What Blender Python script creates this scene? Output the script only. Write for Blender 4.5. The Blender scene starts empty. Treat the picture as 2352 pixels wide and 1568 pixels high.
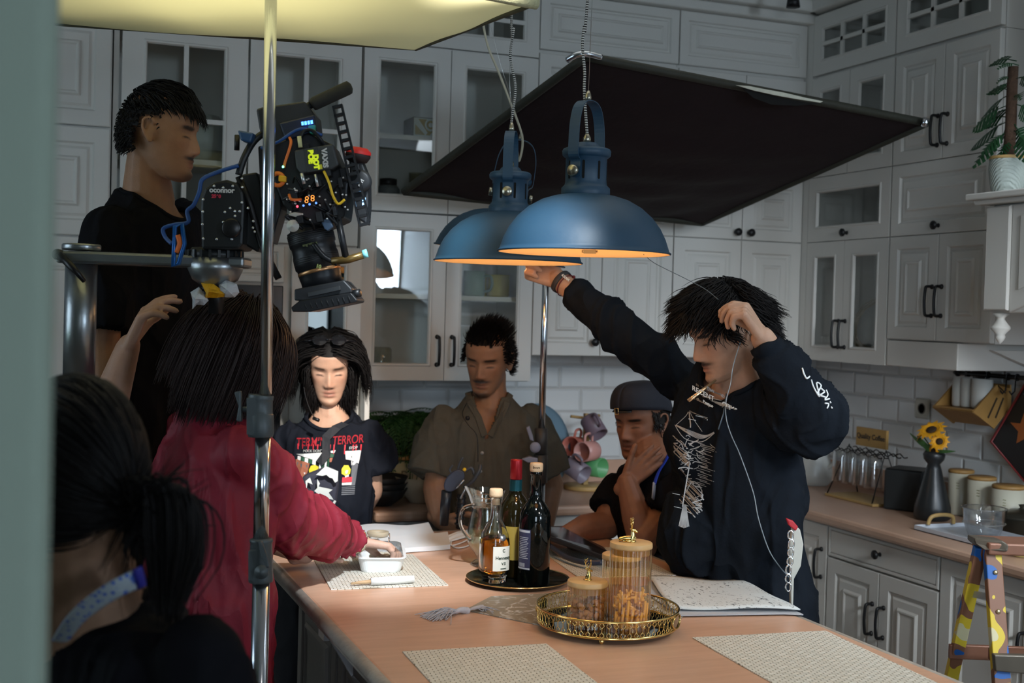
import bpy, bmesh, math, random
import numpy as np
from mathutils import Vector as V, Matrix as M, noise as NZ
from mathutils.bvhtree import BVHTree
C=bpy.context.scene.collection
S=bpy.context.scene
PI=math.pi
# ------------------------------------------------------------------ camera
FP=2870.0; CH=1.62
TH,PH,RO=math.radians(21.386),math.radians(1.351),.027
cf=V((math.sin(TH)*math.cos(PH),math.cos(TH)*math.cos(PH),-math.sin(PH)))
r0=V((math.cos(TH),-math.sin(TH),0)); u0=r0.cross(cf)
cr=r0*math.cos(RO)+u0*math.sin(RO); cu=-r0*math.sin(RO)+u0*math.cos(RO)
CO=V((0,0,CH))
def P(px,py,d): return CO+(cr*((px-1176)/FP)-cu*((py-784)/FP)+cf)*d
def ON(px,py,ax,v):
    d=cr*((px-1176)/FP)-cu*((py-784)/FP)+cf
    return CO+d*((v-CO[ax])/d[ax])
cd=bpy.data.cameras.new('camera'); cam=bpy.data.objects.new('camera',cd); C.objects.link(cam)
cd.sensor_width=36; cd.lens=36*FP/2352; cd.clip_start=.05
cam.matrix_world=M(((cr.x,cu.x,-cf.x,CO.x),(cr.y,cu.y,-cf.y,CO.y),(cr.z,cu.z,-cf.z,CO.z),(0,0,0,1)))
cd.dof.use_dof=True; cd.dof.focus_distance=3.1; cd.dof.aperture_fstop=4.5
S.camera=cam
S.cycles.transparent_max_bounces=48; S.cycles.transmission_bounces=20; S.cycles.max_bounces=20
# ------------------------------------------------------------------ exposure, world, large lights
S.view_settings.view_transform='Standard'; S.view_settings.look='None'; S.view_settings.gamma=1
S.view_settings.use_curve_mapping=False; S.view_settings.exposure=0
w=bpy.data.worlds.new('world'); S.world=w; w.use_nodes=True
w.node_tree.nodes['Background'].inputs[0].default_value=(.42,.52,.62,1)
w.node_tree.nodes['Background'].inputs[1].default_value=.014
def area(name,loc,to,size,power,col,sy=None,spread=None):
    l=bpy.data.lights.new(name,'AREA'); l.energy=power; l.color=col; l.size=size
    if sy: l.shape='RECTANGLE'; l.size_y=sy
    if spread: l.spread=spread
    o=bpy.data.objects.new(name,l); C.objects.link(o); o.location=loc
    o.rotation_euler=(V(to)-V(loc)).to_track_quat('-Z','Y').to_euler(); return o
def spot(name,loc,to,power,col,ang,blend=.4,rad=.05):
    l=bpy.data.lights.new(name,'SPOT'); l.energy=power; l.color=col; l.spot_size=math.radians(ang); l.spot_blend=blend; l.shadow_soft_size=rad
    o=bpy.data.objects.new(name,l); C.objects.link(o); o.location=loc
    o.rotation_euler=(V(to)-V(loc)).to_track_quat('-Z','Y').to_euler(); return o
area('daylight_window',(3.19,-2.72,2.12),(2.3,4.0,1.2),.4,52,(.66,.82,1),.8)
area('fill_rear_left',(-.2,-2.5,1.8),(2.9,3.6,.9),1.2,10,(.72,.86,1),1.5,1.3)  # added fill lamp behind the camera, no window at this spot
area('fill_over_counter',(2.8,2.2,2.9),(2.95,2.9,0),.5,16,(.82,.91,1),1.2,1.9)  # added area lamp that brightens the right worktop, no fitting there
spot('key_right_spot',(3.1,-.4,2.85),(2.5,3.9,.95),130,(.80,.90,1),42,.9,.25)  # added spot standing in for daylight from the right, no window behind it
area('daylight_left_window',(-1.8,3.0,1.8),(1.2,2.9,1.2),1.1,2.5,(.50,.72,1),1.6)
spot('film_lamp',(.88,1.45,2.88),(.92,4.0,1.32),620,(1,.94,.86),13,.5,.05)
spot('film_lamp_table',(.86,1.45,2.88),(.93,3.42,.9),400,(.84,.93,1),22,.7,.06)
spot('fill_right_spot',(2.0,-.3,2.4),(2.95,3.55,.80),290,(.86,.93,1),42,.8,.3)  # added fill spot to lift the right counter and cabinets
spot('film_lamp_front',(1.9,.2,2.8),(1.45,2.3,.9),90,(1,.92,.82),36,.8,.2)
area('diffuser_lamp',(.35,2.6,2.9),(.35,2.6,0),.6,3.2,(1,.92,.66),spread=1.6)
area('overhead_fill',(1.5,2.9,2.92),(1.5,3.0,0),1.6,2.6,(.95,.97,.9),1.6,spread=1.9)  # added soft overhead lamp that lifts the tops of the blue domes
# ------------------------------------------------------------------ materials
MT={}
def mat(name,col,rough=.6,metal=0,var=.08,scale=12,bump=0,spec=.5,trans=0,ior=1.45,emit=None,es=1,sheen=0,sss=0,alpha=1,coat=0,bscale=None):
    if name in MT: return MT[name]
    m=bpy.data.materials.new(name); m.use_nodes=True; nt=m.node_tree; N=nt.nodes; L=nt.links
    b=N['Principled BSDF']; MT[name]=m
    tc=N.new('ShaderNodeTexCoord'); nz=N.new('ShaderNodeTexNoise'); nz.inputs['Scale'].default_value=scale; nz.inputs['Detail'].default_value=4
    L.new(tc.outputs['Object'],nz.inputs['Vector'])
    mx=N.new('ShaderNodeMix'); mx.data_type='RGBA'
    mx.inputs['A'].default_value=(*[c*(1-var) for c in col],1); mx.inputs['B'].default_value=(*[min(1,c*(1+var)) for c in col],1)
    L.new(nz.outputs['Fac'],mx.inputs['Factor']); L.new(mx.outputs['Result'],b.inputs['Base Color'])
    b.inputs['Roughness'].default_value=rough; b.inputs['Metallic'].default_value=metal
    b.inputs['Specular IOR Level'].default_value=spec; b.inputs['IOR'].default_value=ior
    b.inputs['Transmission Weight'].default_value=trans; b.inputs['Coat Weight'].default_value=coat
    if sheen: b.inputs['Sheen Weight'].default_value=sheen
    if sss: b.inputs['Subsurface Weight'].default_value=sss; b.inputs['Subsurface Radius'].default_value=(.5,.2,.1); b.inputs['Subsurface Scale'].default_value=.012
    if emit: b.inputs['Emission Color'].default_value=(*emit,1); b.inputs['Emission Strength'].default_value=es
    if bump:
        bp=N.new('ShaderNodeBump'); bp.inputs['Strength'].default_value=bump; bp.inputs['Distance'].default_value=.01
        n2=N.new('ShaderNodeTexNoise'); n2.inputs['Scale'].default_value=bscale or scale*4; n2.inputs['Detail'].default_value=6
        L.new(tc.outputs['Object'],n2.inputs['Vector']); L.new(n2.outputs['Fac'],bp.inputs['Height']); L.new(bp.outputs[0],b.inputs['Normal'])
    m['b']=1
    return m
def pane(name,col,refl=1.5,tint=.9):
    m=bpy.data.materials.new(name); m.use_nodes=True; N=m.node_tree.nodes; L=m.node_tree.links; N.clear(); MT[name]=m
    o=N.new('ShaderNodeOutputMaterial'); t=N.new('ShaderNodeBsdfTransparent'); g=N.new('ShaderNodeBsdfGlossy'); lw=N.new('ShaderNodeLayerWeight'); lw.inputs[0].default_value=.5; pw=N.new('ShaderNodeMath'); pw.operation='POWER'; pw.inputs[1].default_value=3; f=N.new('ShaderNodeMath'); f.operation='MULTIPLY_ADD'; f.inputs[1].default_value=.95; x=N.new('ShaderNodeMixShader')
    t.inputs[0].default_value=(*[c*tint for c in col],1); g.inputs['Roughness'].default_value=.01; f.inputs[2].default_value=((refl-1)/(refl+1))**2*1.7; L.new(lw.outputs['Facing'],pw.inputs[0]); L.new(pw.outputs[0],f.inputs[0])
    nz=N.new('ShaderNodeTexNoise'); nz.inputs['Scale'].default_value=1.5; bp=N.new('ShaderNodeBump'); bp.inputs['Strength'].default_value=.02
    L.new(nz.outputs[0],bp.inputs['Height']); L.new(bp.outputs[0],g.inputs['Normal'])
    L.new(f.outputs[0],x.inputs[0]); L.new(t.outputs[0],x.inputs[1]); L.new(g.outputs[0],x.inputs[2]); L.new(x.outputs[0],o.inputs[0]); return m
def nodes_of(m): return m.node_tree.nodes,m.node_tree.links,m.node_tree.nodes['Principled BSDF']
def attrmat(name,rough=.55,sss=0,bump=.15,scale=60,spec=.4):
    m=mat(name,(1,1,1),rough,0,0,scale,bump,spec,sss=sss); N,L,b=nodes_of(m)
    a=N.new('ShaderNodeAttribute'); a.attribute_name='Col'; mx=N.new('ShaderNodeMix'); mx.data_type='RGBA'; mx.blend_type='MULTIPLY'; mx.inputs['Factor'].default_value=1
    L.new(a.outputs['Color'],mx.inputs['A'])
    nz=N.new('ShaderNodeTexNoise'); nz.inputs['Scale'].default_value=45; cr_=N.new('ShaderNodeMapRange'); cr_.inputs['To Min'].default_value=.86; cr_.inputs['To Max'].default_value=1.12
    tc=N.new('ShaderNodeTexCoord'); L.new(tc.outputs['Object'],nz.inputs['Vector']); L.new(nz.outputs['Fac'],cr_.inputs['Value']); L.new(cr_.outputs[0],mx.inputs['B'])
    L.new(mx.outputs['Result'],b.inputs['Base Color']); return m
def drape(m,scale=7,dist=.03,st=(1,1,.35)):
    N,L,b=nodes_of(m); tc=N.new('ShaderNodeTexCoord'); mp=N.new('ShaderNodeMapping'); mp.inputs['Scale'].default_value=st; nz=N.new('ShaderNodeTexNoise'); nz.inputs['Scale'].default_value=scale; nz.inputs['Detail'].default_value=1.2; nz.inputs['Distortion'].default_value=1.1
    ab=N.new('ShaderNodeMath'); ab.operation='SUBTRACT'; ab.inputs[1].default_value=.5; a2=N.new('ShaderNodeMath'); a2.operation='ABSOLUTE'; bp=N.new('ShaderNodeBump'); bp.invert=True; bp.inputs['Distance'].default_value=dist; bp.inputs['Strength'].default_value=1
    L.new(tc.outputs['Object'],mp.inputs[0]); L.new(mp.outputs[0],nz.inputs[0]); L.new(nz.outputs['Fac'],ab.inputs[0]); L.new(ab.outputs[0],a2.inputs[0]); L.new(a2.outputs[0],bp.inputs['Height'])
    if b.inputs['Normal'].links: L.new(b.inputs['Normal'].links[0].from_socket,bp.inputs['Normal'])
    L.new(bp.outputs[0],b.inputs['Normal']); return m
# wood worktop with fine grain
def woodmat(name,c1,c2,rough=.35,scale=3,stretch=(14,1,1),spec=.5):
    m=mat(name,c1,rough,spec=spec); N,L,b=nodes_of(m)
    tc=N.new('ShaderNodeTexCoord'); mp=N.new('ShaderNodeMapping'); mp.inputs['Scale'].default_value=stretch
    nz=N.new('ShaderNodeTexNoise'); nz.inputs['Scale'].default_value=scale; nz.inputs['Detail'].default_value=8; nz.inputs['Roughness'].default_value=.65
    cr_=N.new('ShaderNodeValToRGB'); e=cr_.color_ramp.elements; e[0].color=(*c1,1); e[1].color=(*c2,1); e[0].position=.3; e[1].position=.7
    L.new(tc.outputs['Object'],mp.inputs[0]); L.new(mp.outputs[0],nz.inputs[0]); L.new(nz.outputs[0],cr_.inputs[0]); L.new(cr_.outputs[0],b.inputs['Base Color']); return m
white=mat('painted_cabinet',(.60,.585,.545),.42,0,.04,3,.04)
dark_in=mat('cabinet_inside',(.55,.53,.46),.6,0,.1,3)
black=mat('black_metal',(.012,.012,.013),.38,.3,.1,20)
wall_p=mat('wall_paint',(.55,.56,.54),.7,0,.05,2,.05)
glassp=pane('glass_pane',(.95,.97,.96),1.36,.97)
island_top=woodmat('worktop_laminate',(.54,.315,.205),(.64,.39,.265),.3,3,(2,16,1))
counter_top=woodmat('counter_laminate',(.42,.26,.18),(.50,.32,.225),.38,3,(2,2,2))
# wall tiles: bevelled white brick
def tilemat():
    m=mat('metro_tiles',(.6,.62,.62),.28); N,L,b=nodes_of(m)
    tc=N.new('ShaderNodeTexCoord'); sp=N.new('ShaderNodeSeparateXYZ'); ad=N.new('ShaderNodeMath'); cb=N.new('ShaderNodeCombineXYZ')
    L.new(tc.outputs['Object'],sp.inputs[0]); L.new(sp.outputs[0],ad.inputs[0]); L.new(sp.outputs[1],ad.inputs[1]); L.new(ad.outputs[0],cb.inputs[0]); L.new(sp.outputs[2],cb.inputs[1])
    br=N.new('ShaderNodeTexBrick'); br.inputs['Scale'].default_value=1; br.inputs['Brick Width'].default_value=.2; br.inputs['Row Height'].default_value=.1; br.inputs['Mortar Size'].default_value=.0035
    br.inputs['Mortar Smooth'].default_value=.6; br.inputs['Color1'].default_value=(.58,.60,.60,1); br.inputs['Color2'].default_value=(.63,.65,.65,1); br.inputs['Mortar'].default_value=(.5,.5,.48,1)
    L.new(cb.outputs[0],br.inputs['Vector']); L.new(br.outputs['Color'],b.inputs['Base Color'])
    b2=N.new('ShaderNodeTexBrick'); b2.inputs['Scale'].default_value=1; b2.inputs['Brick Width'].default_value=.2; b2.inputs['Row Height'].default_value=.1; b2.inputs['Mortar Size'].default_value=.012; b2.inputs['Mortar Smooth'].default_value=1
    L.new(cb.outputs[0],b2.inputs['Vector']); bp=N.new('ShaderNodeBump'); bp.invert=True; bp.inputs['Distance'].default_value=.006; bp.inputs['Strength'].default_value=.9
    L.new(b2.outputs['Fac'],bp.inputs['Height']); L.new(bp.outputs[0],b.inputs['Normal']); return m
tiles=tilemat()
# ------------------------------------------------------------------ mesh builder
class MB:
    def __init__(s): s.v=[];s.f=[];s.m=[];s.sm=[]
    def add(s,vs,fs,mi=0,smooth=False):
        n=len(s.v); s.v+=[V(p) for p in vs]; s.f+=[tuple(i+n for i in f) for f in fs]; s.m+=[mi]*len(fs); s.sm+=[smooth]*len(fs); return s
    def box(s,a,b,mi=0,mx=None):
        x0,y0,z0=[min(a[i],b[i]) for i in range(3)]; x1,y1,z1=[max(a[i],b[i]) for i in range(3)]
        vs=[V(p) for p in ((x0,y0,z0),(x1,y0,z0),(x1,y1,z0),(x0,y1,z0),(x0,y0,z1),(x1,y0,z1),(x1,y1,z1),(x0,y1,z1))]
        if mx: vs=[mx@p for p in vs]
        return s.add(vs,[(0,3,2,1),(4,5,6,7),(0,1,5,4),(1,2,6,5),(2,3,7,6),(3,0,4,7)],mi)
    def tube(s,pts,r,n=10,mi=0,cap=True,close=False,up=None,flat=1):
        pts=[V(p) for p in pts]; k=len(pts); rs=r if hasattr(r,'__len__') else [r]*k; vs=[]
        t0=(pts[1]-pts[0]).normalized(); a=t0.orthogonal().normalized() if up is None else (V(up)-t0*V(up).dot(t0)).normalized()
        for i in range(k):
            if close: t=pts[(i+1)%k]-pts[i-1]
            else: t=pts[min(i+1,k-1)]-pts[max(i-1,0)]
            t.normalize(); a=(a-t*a.dot(t)); 
            a=a.normalized() if a.length>1e-6 else t.orthogonal().normalized()
            b=t.cross(a)
            for j in range(n):
                q=2*PI*j/n; vs.append(pts[i]+a*(math.cos(q)*rs[i])+b*(math.sin(q)*rs[i]*flat))
        fs=[]
        for i in range(k if close else k-1):
            for j in range(n):
                A=i*n+j;B=i*n+(j+1)%n;i2=(i+1)%k; fs.append((A,B,i2*n+(j+1)%n,i2*n+j))
        if cap and not close: fs+=[tuple(range(n-1,-1,-1)),tuple((k-1)*n+j for j in range(n))]
        return s.add(vs,fs,mi,True)
    def cyl(s,a,b,r,r2=None,n=20,mi=0): return s.tube([a,b],[r,r if r2 is None else r2],n,mi)
    def lathe(s,prof,c=(0,0,0),ax=(0,0,1),n=32,mi=0,smooth=True,cap=True,xd=None):
        ax=V(ax).normalized(); a=ax.orthogonal().normalized() if xd is None else V(xd).normalized(); b=ax.cross(a); c=V(c); vs=[]
        for r,h in prof:
            for j in range(n): q=2*PI*j/n; vs.append(c+ax*h+a*(math.cos(q)*r)+b*(math.sin(q)*r))
        fs=[(i*n+j,i*n+(j+1)%n,(i+1)*n+(j+1)%n,(i+1)*n+j) for i in range(len(prof)-1) for j in range(n)]
        if cap:
            if prof[0][0]>1e-5: fs.append(tuple(range(n-1,-1,-1)))
            if prof[-1][0]>1e-5: fs.append(tuple((len(prof)-1)*n+j for j in range(n)))
        return s.add(vs,fs,mi,smooth)
    def ell(s,c,r,mx=None,n=16,mi=0):
        r=r if hasattr(r,'__len__') else (r,r,r); m=n//2+2; vs=[];c=V(c)
        vs=[V((0,0,-r[2]))]
        for i in range(1,m):
            t=-PI/2+PI*i/m
            for j in range(n): q=2*PI*j/n; vs.append(V((math.cos(t)*math.cos(q)*r[0],math.cos(t)*math.sin(q)*r[1],math.sin(t)*r[2])))
        vs.append(V((0,0,r[2])))
        if mx: vs=[mx@p for p in vs]
        vs=[p+c for p in vs]; e=len(vs)-1
        fs=[(0,1+(j+1)%n,1+j) for j in range(n)]
        fs+=[(1+i*n+j,1+i*n+(j+1)%n,1+(i+1)*n+(j+1)%n,1+(i+1)*n+j) for i in range(m-2) for j in range(n)]
        fs+=[(e,1+(m-2)*n+j,1+(m-2)*n+(j+1)%n) for j in range(n)]
        return s.add(vs,fs,mi,True)
    def caps(s,a,b,ra,rb,n=14):
        a,b=V(a),V(b); d=(b-a); L=d.length
        if L<1e-6: return s.ell(a,ra,n=n)
        d/=L; pts=[];rs=[]
        for t in (-80,-55,-28,0): q=math.radians(t); pts.append(a+d*ra*math.sin(q)); rs.append(ra*math.cos(q))
        for t in (0,28,55,80): q=math.radians(t); pts.append(b+d*rb*math.sin(q)); rs.append(rb*math.cos(q))
        return s.tube(pts,rs,n)
    def prism(s,poly,off,mi=0):
        k=len(poly); poly=[V(p) for p in poly]; off=V(off)
        return s.add(poly+[p+off for p in poly],[tuple(range(k)),tuple(range(2*k-1,k-1,-1))]+[(i,i+k,(i+1)%k+k,(i+1)%k) for i in range(k)],mi)
    def grid(s,fn,nu,nv,mi=0,smooth=True):
        vs=[fn(i/nu,j/nv) for i in range(nu+1) for j in range(nv+1)]
        return s.add(vs,[(i*(nv+1)+j,(i+1)*(nv+1)+j,(i+1)*(nv+1)+j+1,i*(nv+1)+j+1) for i in range(nu) for j in range(nv)],mi,smooth)
    def rings(s,O,U,W,N_,a,b,rs,mi=0,last=None):
        """nested rectangles: rs = [(inset, height)] on the rectangle a..b of the plane O,U,W"""
        vs=[];O,U,W,N_=V(O),V(U),V(W),V(N_)
        for ins,h in rs:
            for (u,w_) in ((a[0]+ins,a[1]+ins),(b[0]-ins,a[1]+ins),(b[0]-ins,b[1]-ins),(a[0]+ins,b[1]-ins)): vs.append(O+U*u+W*w_+N_*h)
        fs=[(i*4+j,i*4+(j+1)%4,i*4+4+(j+1)%4,i*4+4+j) for i in range(len(rs)-1) for j in range(4)]
        if last is not False: e=(len(rs)-1)*4; fs.append((e,e+1,e+2,e+3))
        return s.add(vs,fs,mi)
    def mesh(s,name,mats,org=V((0,0,0)),fix=True):
        me=bpy.data.meshes.new(name); me.from_pydata([tuple(p-org) for p in s.v],[],s.f)
        for m in (mats if isinstance(mats,(list,tuple)) else [mats]): me.materials.append(m)
        me.polygons.foreach_set('material_index',s.m); me.polygons.foreach_set('use_smooth',s.sm)
        if fix:
            bm=bmesh.new(); bm.from_mesh(me); bmesh.ops.recalc_face_normals(bm,faces=bm.faces); bm.to_mesh(me); bm.free()
        me.update(); return me
    def build(s,name,mats,parent=None,bev=0,fix=True,label=None):
        org=V(parent.get('org',(0,0,0))) if parent else V((0,0,0))
        o=bpy.data.objects.new(name,s.mesh(name,mats,org,fix)); C.objects.link(o)
        if parent: o.parent=parent; o['org']=tuple(org)
        if bev:
            b=o.modifiers.new('b','BEVEL'); b.width=bev; b.segments=2; b.limit_method='ANGLE'; b.angle_limit=.7
        if label: o['label']=label
        return o
def thing(name,label,cat,loc=(0,0,0),group=None):
    o=bpy.data.objects.new(name,None); C.objects.link(o); o.location=loc; o['org']=tuple(loc); o.empty_display_size=.05
    o['label']=label; o['category']=cat
    if group: o['group']=group
    return o
def tag(o,label,cat,group=None,kind=None):
    if kind: o['kind']=kind
    if label: o['label']=label; o['category']=cat
    if group: o['group']=group
    return o
def struct(o): o['kind']='structure'; return o
def bez(pts,n=8,close=False):
    """Catmull-Rom through pts"""
    pts=[V(p) for p in pts]; k=len(pts); out=[]
    for i in range(k if close else k-1):
        if close: a,b,c,d=[pts[(i+j)%k] for j in (-1,0,1,2)]
        else: a,b,c,d=pts[max(i-1,0)],pts[i],pts[i+1],pts[min(i+2,k-1)]
        for j in range(n):
            t=j/n; out.append(.5*((2*b)+(c-a)*t+(2*a-5*b+4*c-d)*t*t+(3*b-a-3*c+d)*t**3))
    if not close: out.append(pts[-1])
    return out
def copy_tree(o,loc,rz=0,label=None,sc=1):
    c=o.copy(); C.objects.link(c); c.location=loc; c.rotation_euler=(0,0,rz); c.scale=(sc,)*3
    if label: c['label']=label
    for ch in list(o.children):
        k=ch.copy(); C.objects.link(k); k.parent=c
        for g in list(ch.children): q=g.copy(); C.objects.link(q); q.parent=k
    return c
def text_mesh(txt,size,ext=.0004,space=1,bold=0):
    cu_=bpy.data.curves.new('t','FONT'); cu_.body=txt; cu_.size=size; cu_.extrude=ext; cu_.align_x='CENTER'; cu_.align_y='CENTER'; cu_.space_character=space; cu_.offset=bold
    o=bpy.data.objects.new('t',cu_); C.objects.link(o); dg=bpy.context.evaluated_depsgraph_get(); dg.update()
    me=bpy.data.meshes.new_from_object(o.evaluated_get(dg)); bpy.data.objects.remove(o); return me
def text_into(mb,txt,size,O,U,W,ext=.0004,mi=0,space=1,fn=None,bold=0):
    me=text_mesh(txt,size,ext,space,bold); N_=V(U).cross(V(W)).normalized(); O,U,W=V(O),V(U).normalized(),V(W).normalized()
    if fn: vs=[fn(v.co.x,v.co.y,v.co.z) for v in me.vertices]
    else: vs=[O+U*v.co.x+W*v.co.y+N_*(v.co.z+ext) for v in me.vertices]
    mb.add(vs,[tuple(p.vertices) for p in me.polygons],mi); return mb
def handle(mb,a,b,out,r=.0055):
    a,b,out=V(a),V(b),V(out); mb.tube(bez([a,a+out*.8,a+out+(b-a)*.12,(a+b)/2+out*1.1,b+out+(a-b)*.12,b+out*.8,b],5),r,8); mb.ell(a,.009); mb.ell(b,.009)
def knob(mb,c,out,r=.016):
    mb.lathe([(r*.5,0),(r*.35,.008),(r*.4,.014),(r,.02),(r*1.02,.026),(r*.6,.032),(0,.033)],c,out,16)
# ------------------------------------------------------------------ room
YB,XR,CE=4.87,3.42,2.95
def slab(name,a,b,m,bev=0): return struct(MB().box(a,b).build(name,m,bev=bev))
floor_m=woodmat('floor_boards',(.16,.12,.09),(.22,.165,.12),.45,2,(1,9,1))
slab('floor',(-1.9,-2.9,-.1),(XR+.1,YB+.1,0),floor_m); slab('ceiling',(-1.9,-2.9,CE),(XR+.1,YB+.1,CE+.1),wall_p)
slab('wall_back',(-1.9,YB,0),(XR+.1,YB+.1,CE),tiles)
# right wall without openings; rear wall with window seen mirrored in the cabinet glass
def wall_x(name,x0,x1,holes,m,y0,y1):
    b=MB(); ys=sorted(holes); cur=y0
    for (a,c,z0,z1) in ys:
        b.box((x0,cur,0),(x1,a,CE)); b.box((x0,a,0),(x1,c,z0)); b.box((x0,a,z1),(x1,c,CE)); cur=c
    b.box((x0,cur,0),(x1,y1,CE)); return struct(b.build(name,m))
wall_x('wall_right',XR,XR+.1,[],tiles,-2.9,YB)
wall_x('wall_left',-2.0,-1.9,[(2.4,3.6,.9,2.6)],wall_p,-2.9,YB)
b=MB(); X0,X1,Z0,Z1=2.38,3.40,1.15,2.62
b.box((-1.9,-2.9,0),(X0,-2.8,CE)); b.box((X1,-2.9,0),(XR,-2.8,CE)); b.box((X0,-2.9,0),(X1,-2.8,Z0)); b.box((X0,-2.9,Z1),(X1,-2.8,CE))
b.box((2.72,-2.9,Z0),(2.98,-2.8,Z1)); b.box((2.98,-2.9,Z0),(X1,-2.8,1.70)); b.box((X0,-2.9,1.72),(2.72,-2.8,Z1)); struct(b.build('wall_front',wall_p))
b=MB(); vx=[X0,2.72,2.99,3.06,X1]
for x in vx: b.box((x-.03,-2.86,Z0),(x+.03,-2.82,Z1))
for z in (Z0,1.7,2.05,Z1): b.box((X0,-2.86,z-.03),(X1,-2.82,z+.03))
wf=struct(b.build('window_1',mat('window_frame_dark',(.03,.04,.05),.5)))
daysky=mat('daylight_sky',(.8,.9,1),.9,emit=(.72,.88,1),es=3); N,L,bb=nodes_of(daysky)
tc=N.new('ShaderNodeTexCoord'); sp=N.new('ShaderNodeSeparateXYZ'); nz=N.new('ShaderNodeTexNoise'); nz.inputs['Scale'].default_value=9; ad=N.new('ShaderNodeMath'); ad.operation='MULTIPLY_ADD'; ad.inputs[1].default_value=1.6
rp=N.new('ShaderNodeValToRGB'); e=rp.color_ramp.elements; e[0].position=.0; e[0].color=(.005,.02,.004,1); e[1].position=1; e[1].color=(.72,.88,1,1)
mr=N.new('ShaderNodeMapRange'); mr.inputs['From Min'].default_value=1.0; mr.inputs['From Max'].default_value=2.6; L.new(tc.outputs['Object'],nz.inputs[0]); L.new(tc.outputs['Object'],sp.inputs[0]); L.new(nz.outputs['Fac'],ad.inputs[0]); L.new(sp.outputs[2],ad.inputs[2]); L.new(ad.outputs[0],mr.inputs['Value']); L.new(mr.outputs[0],rp.inputs[0])
for p_,cl in ((.42,(.04,.10,.02)),(.5,(.10,.2,.05)),(.6,(.6,.75,.85))): x=rp.color_ramp.elements.new(p_); x.color=(*cl,1)
L.new(rp.outputs[0],bb.inputs['Emission Color'])
struct(MB().box((X0-.4,-3.6,Z0-.4),(X1+.4,-3.58,Z1+.6)).build('window_2',daysky))
b=MB()
for y in (2.4,3.0,3.6): b.box((-1.96,y-.03,.9),(-1.92,y+.03,2.6))
for z in (.9,1.75,2.6): b.box((-1.96,2.4,z-.03),(-1.92,3.6,z+.03))
struct(b.build('window_5',MT['window_frame_dark'])); struct(MB().box((-2.5,1.8,.5),(-2.48,4.2,3.0)).build('window_6',daysky))
# near wall end the picture looks past
e0=P(112,784,.88)
nw=MB(); nw.box((-1.9,e0.y-.16,0),(e0.x,e0.y+.02,CE)); struct(nw.build('wall_near',mat('near_wall_paint',(.27,.33,.265),.75,0,.04,2,.03),bev=.012))
# crown mouldings
b=MB(); b.box((-.5,4.46,2.86),(3.11,4.9,2.90)); b.box((-.5,4.42,2.90),(3.07,4.9,CE)); struct(b.build('trim_1',white,bev=.008))
b=MB(); b.box((3.03,1.4,2.90),(3.42,4.46,CE)); struct(b.build('trim_2',white,bev=.008))
b=MB(); b.box((3.0695,4.458,1.453),(3.09,4.50,2.895)); b.box((3.0685,4.459,1.453),(3.075,4.53,2.86)); struct(b.build('trim_3',white))
# ------------------------------------------------------------------ cabinets
RK=[(0,-.018),(0,0),(.003,.002),(.05,.002),(.056,-.007),(.064,-.007),(.074,-.001),(.098,-.002),(.105,.006),(.110,.006),(.116,.001)]
def door(par,fr,a,b,kind='panel',hd=None,mun=None,nm='door',gm=None,rk=None):
    O,U,N_=fr; W=V((0,0,1)); mb=MB(); g=.0015
    a=(a[0]+g,a[1]+g); b=(b[0]-g,b[1]-g); wd=b[0]-a[0]; ht=b[1]-a[1]
    if kind=='panel':
        s=min(1,min(wd,ht)/2/.118*.8); mb.rings(O,U,W,N_,a,b,[(i*s if i>.01 else i,h) for i,h in (rk or RK)]); mb.rings(O,U,W,N_,a,b,[(0,-.018)])
    else:
        fw=rk or .052
        for ua,ub,wa,wb in ((a[0],a[0]+fw,a[1],b[1]),(b[0]-fw,b[0],a[1],b[1]),(a[0]+fw,b[0]-fw,a[1],a[1]+fw),(a[0]+fw,b[0]-fw,b[1]-fw,b[1])):
            q=[O+U*x+W*z+N_*n for n in (-.018,.002) for x,z in ((ua,wa),(ub,wa),(ub,wb),(ua,wb))]
            mb.add(q,[(0,1,2,3),(7,6,5,4),(0,4,5,1),(1,5,6,2),(2,6,7,3),(3,7,4,0)])
        mb.rings(O,U,W,N_,(a[0]+fw,a[1]+fw),(b[0]-fw,b[1]-fw),[(0,.002),(.004,.006),(.009,.005),(.013,-.006)],last=False)
        if mun:
            nx,nz=mun
            iw=wd-2*fw; ih=ht-2*fw
            def bar(ua,ub,wa,wb):
                q=[O+U*x+W*z+N_*n for n in (-.012,.004) for x,z in ((ua,wa),(ub,wa),(ub,wb),(ua,wb))]
                mb.add(q,[(0,1,2,3),(7,6,5,4),(0,4,5,1),(1,5,6,2),(2,6,7,3),(3,7,4,0)])
            for i in range(1,nx): u=a[0]+fw+iw*i/nx; bar(u-.008,u+.008,a[1]+fw,b[1]-fw)
            for t in nz: z=a[1]+fw+ih*t; bar(a[0]+fw,b[0]-fw,z-.008,z+.008)
    d=mb.build(nm,white,par)
    if kind=='glass':
        q=[O+U*x+W*z-N_*.008 for x,z in ((a[0]+fw-.004,a[1]+fw-.004),(b[0]-fw+.004,a[1]+fw-.004),(b[0]-fw+.004,b[1]-fw+.004),(a[0]+fw-.004,b[1]-fw+.004))]
        MB().prism(q,N_*.003).build('glass_pane',gm or glassp,d)
    if hd:
        for h in (hd if isinstance(hd,list) else [hd]):
            m=MB(); k,u,z=h
            c=O+U*(a[0]+u if u>0 else b[0]+u)+W*(a[1]+z if z>0 else b[1]+z)+N_*.003
            if k=='k': knob(m,c,N_)
            else: L=.105; handle(m,c,c+W*L,N_*.03)
            m.build('knob' if k=='k' else 'handle',black,d)
    return d
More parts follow.
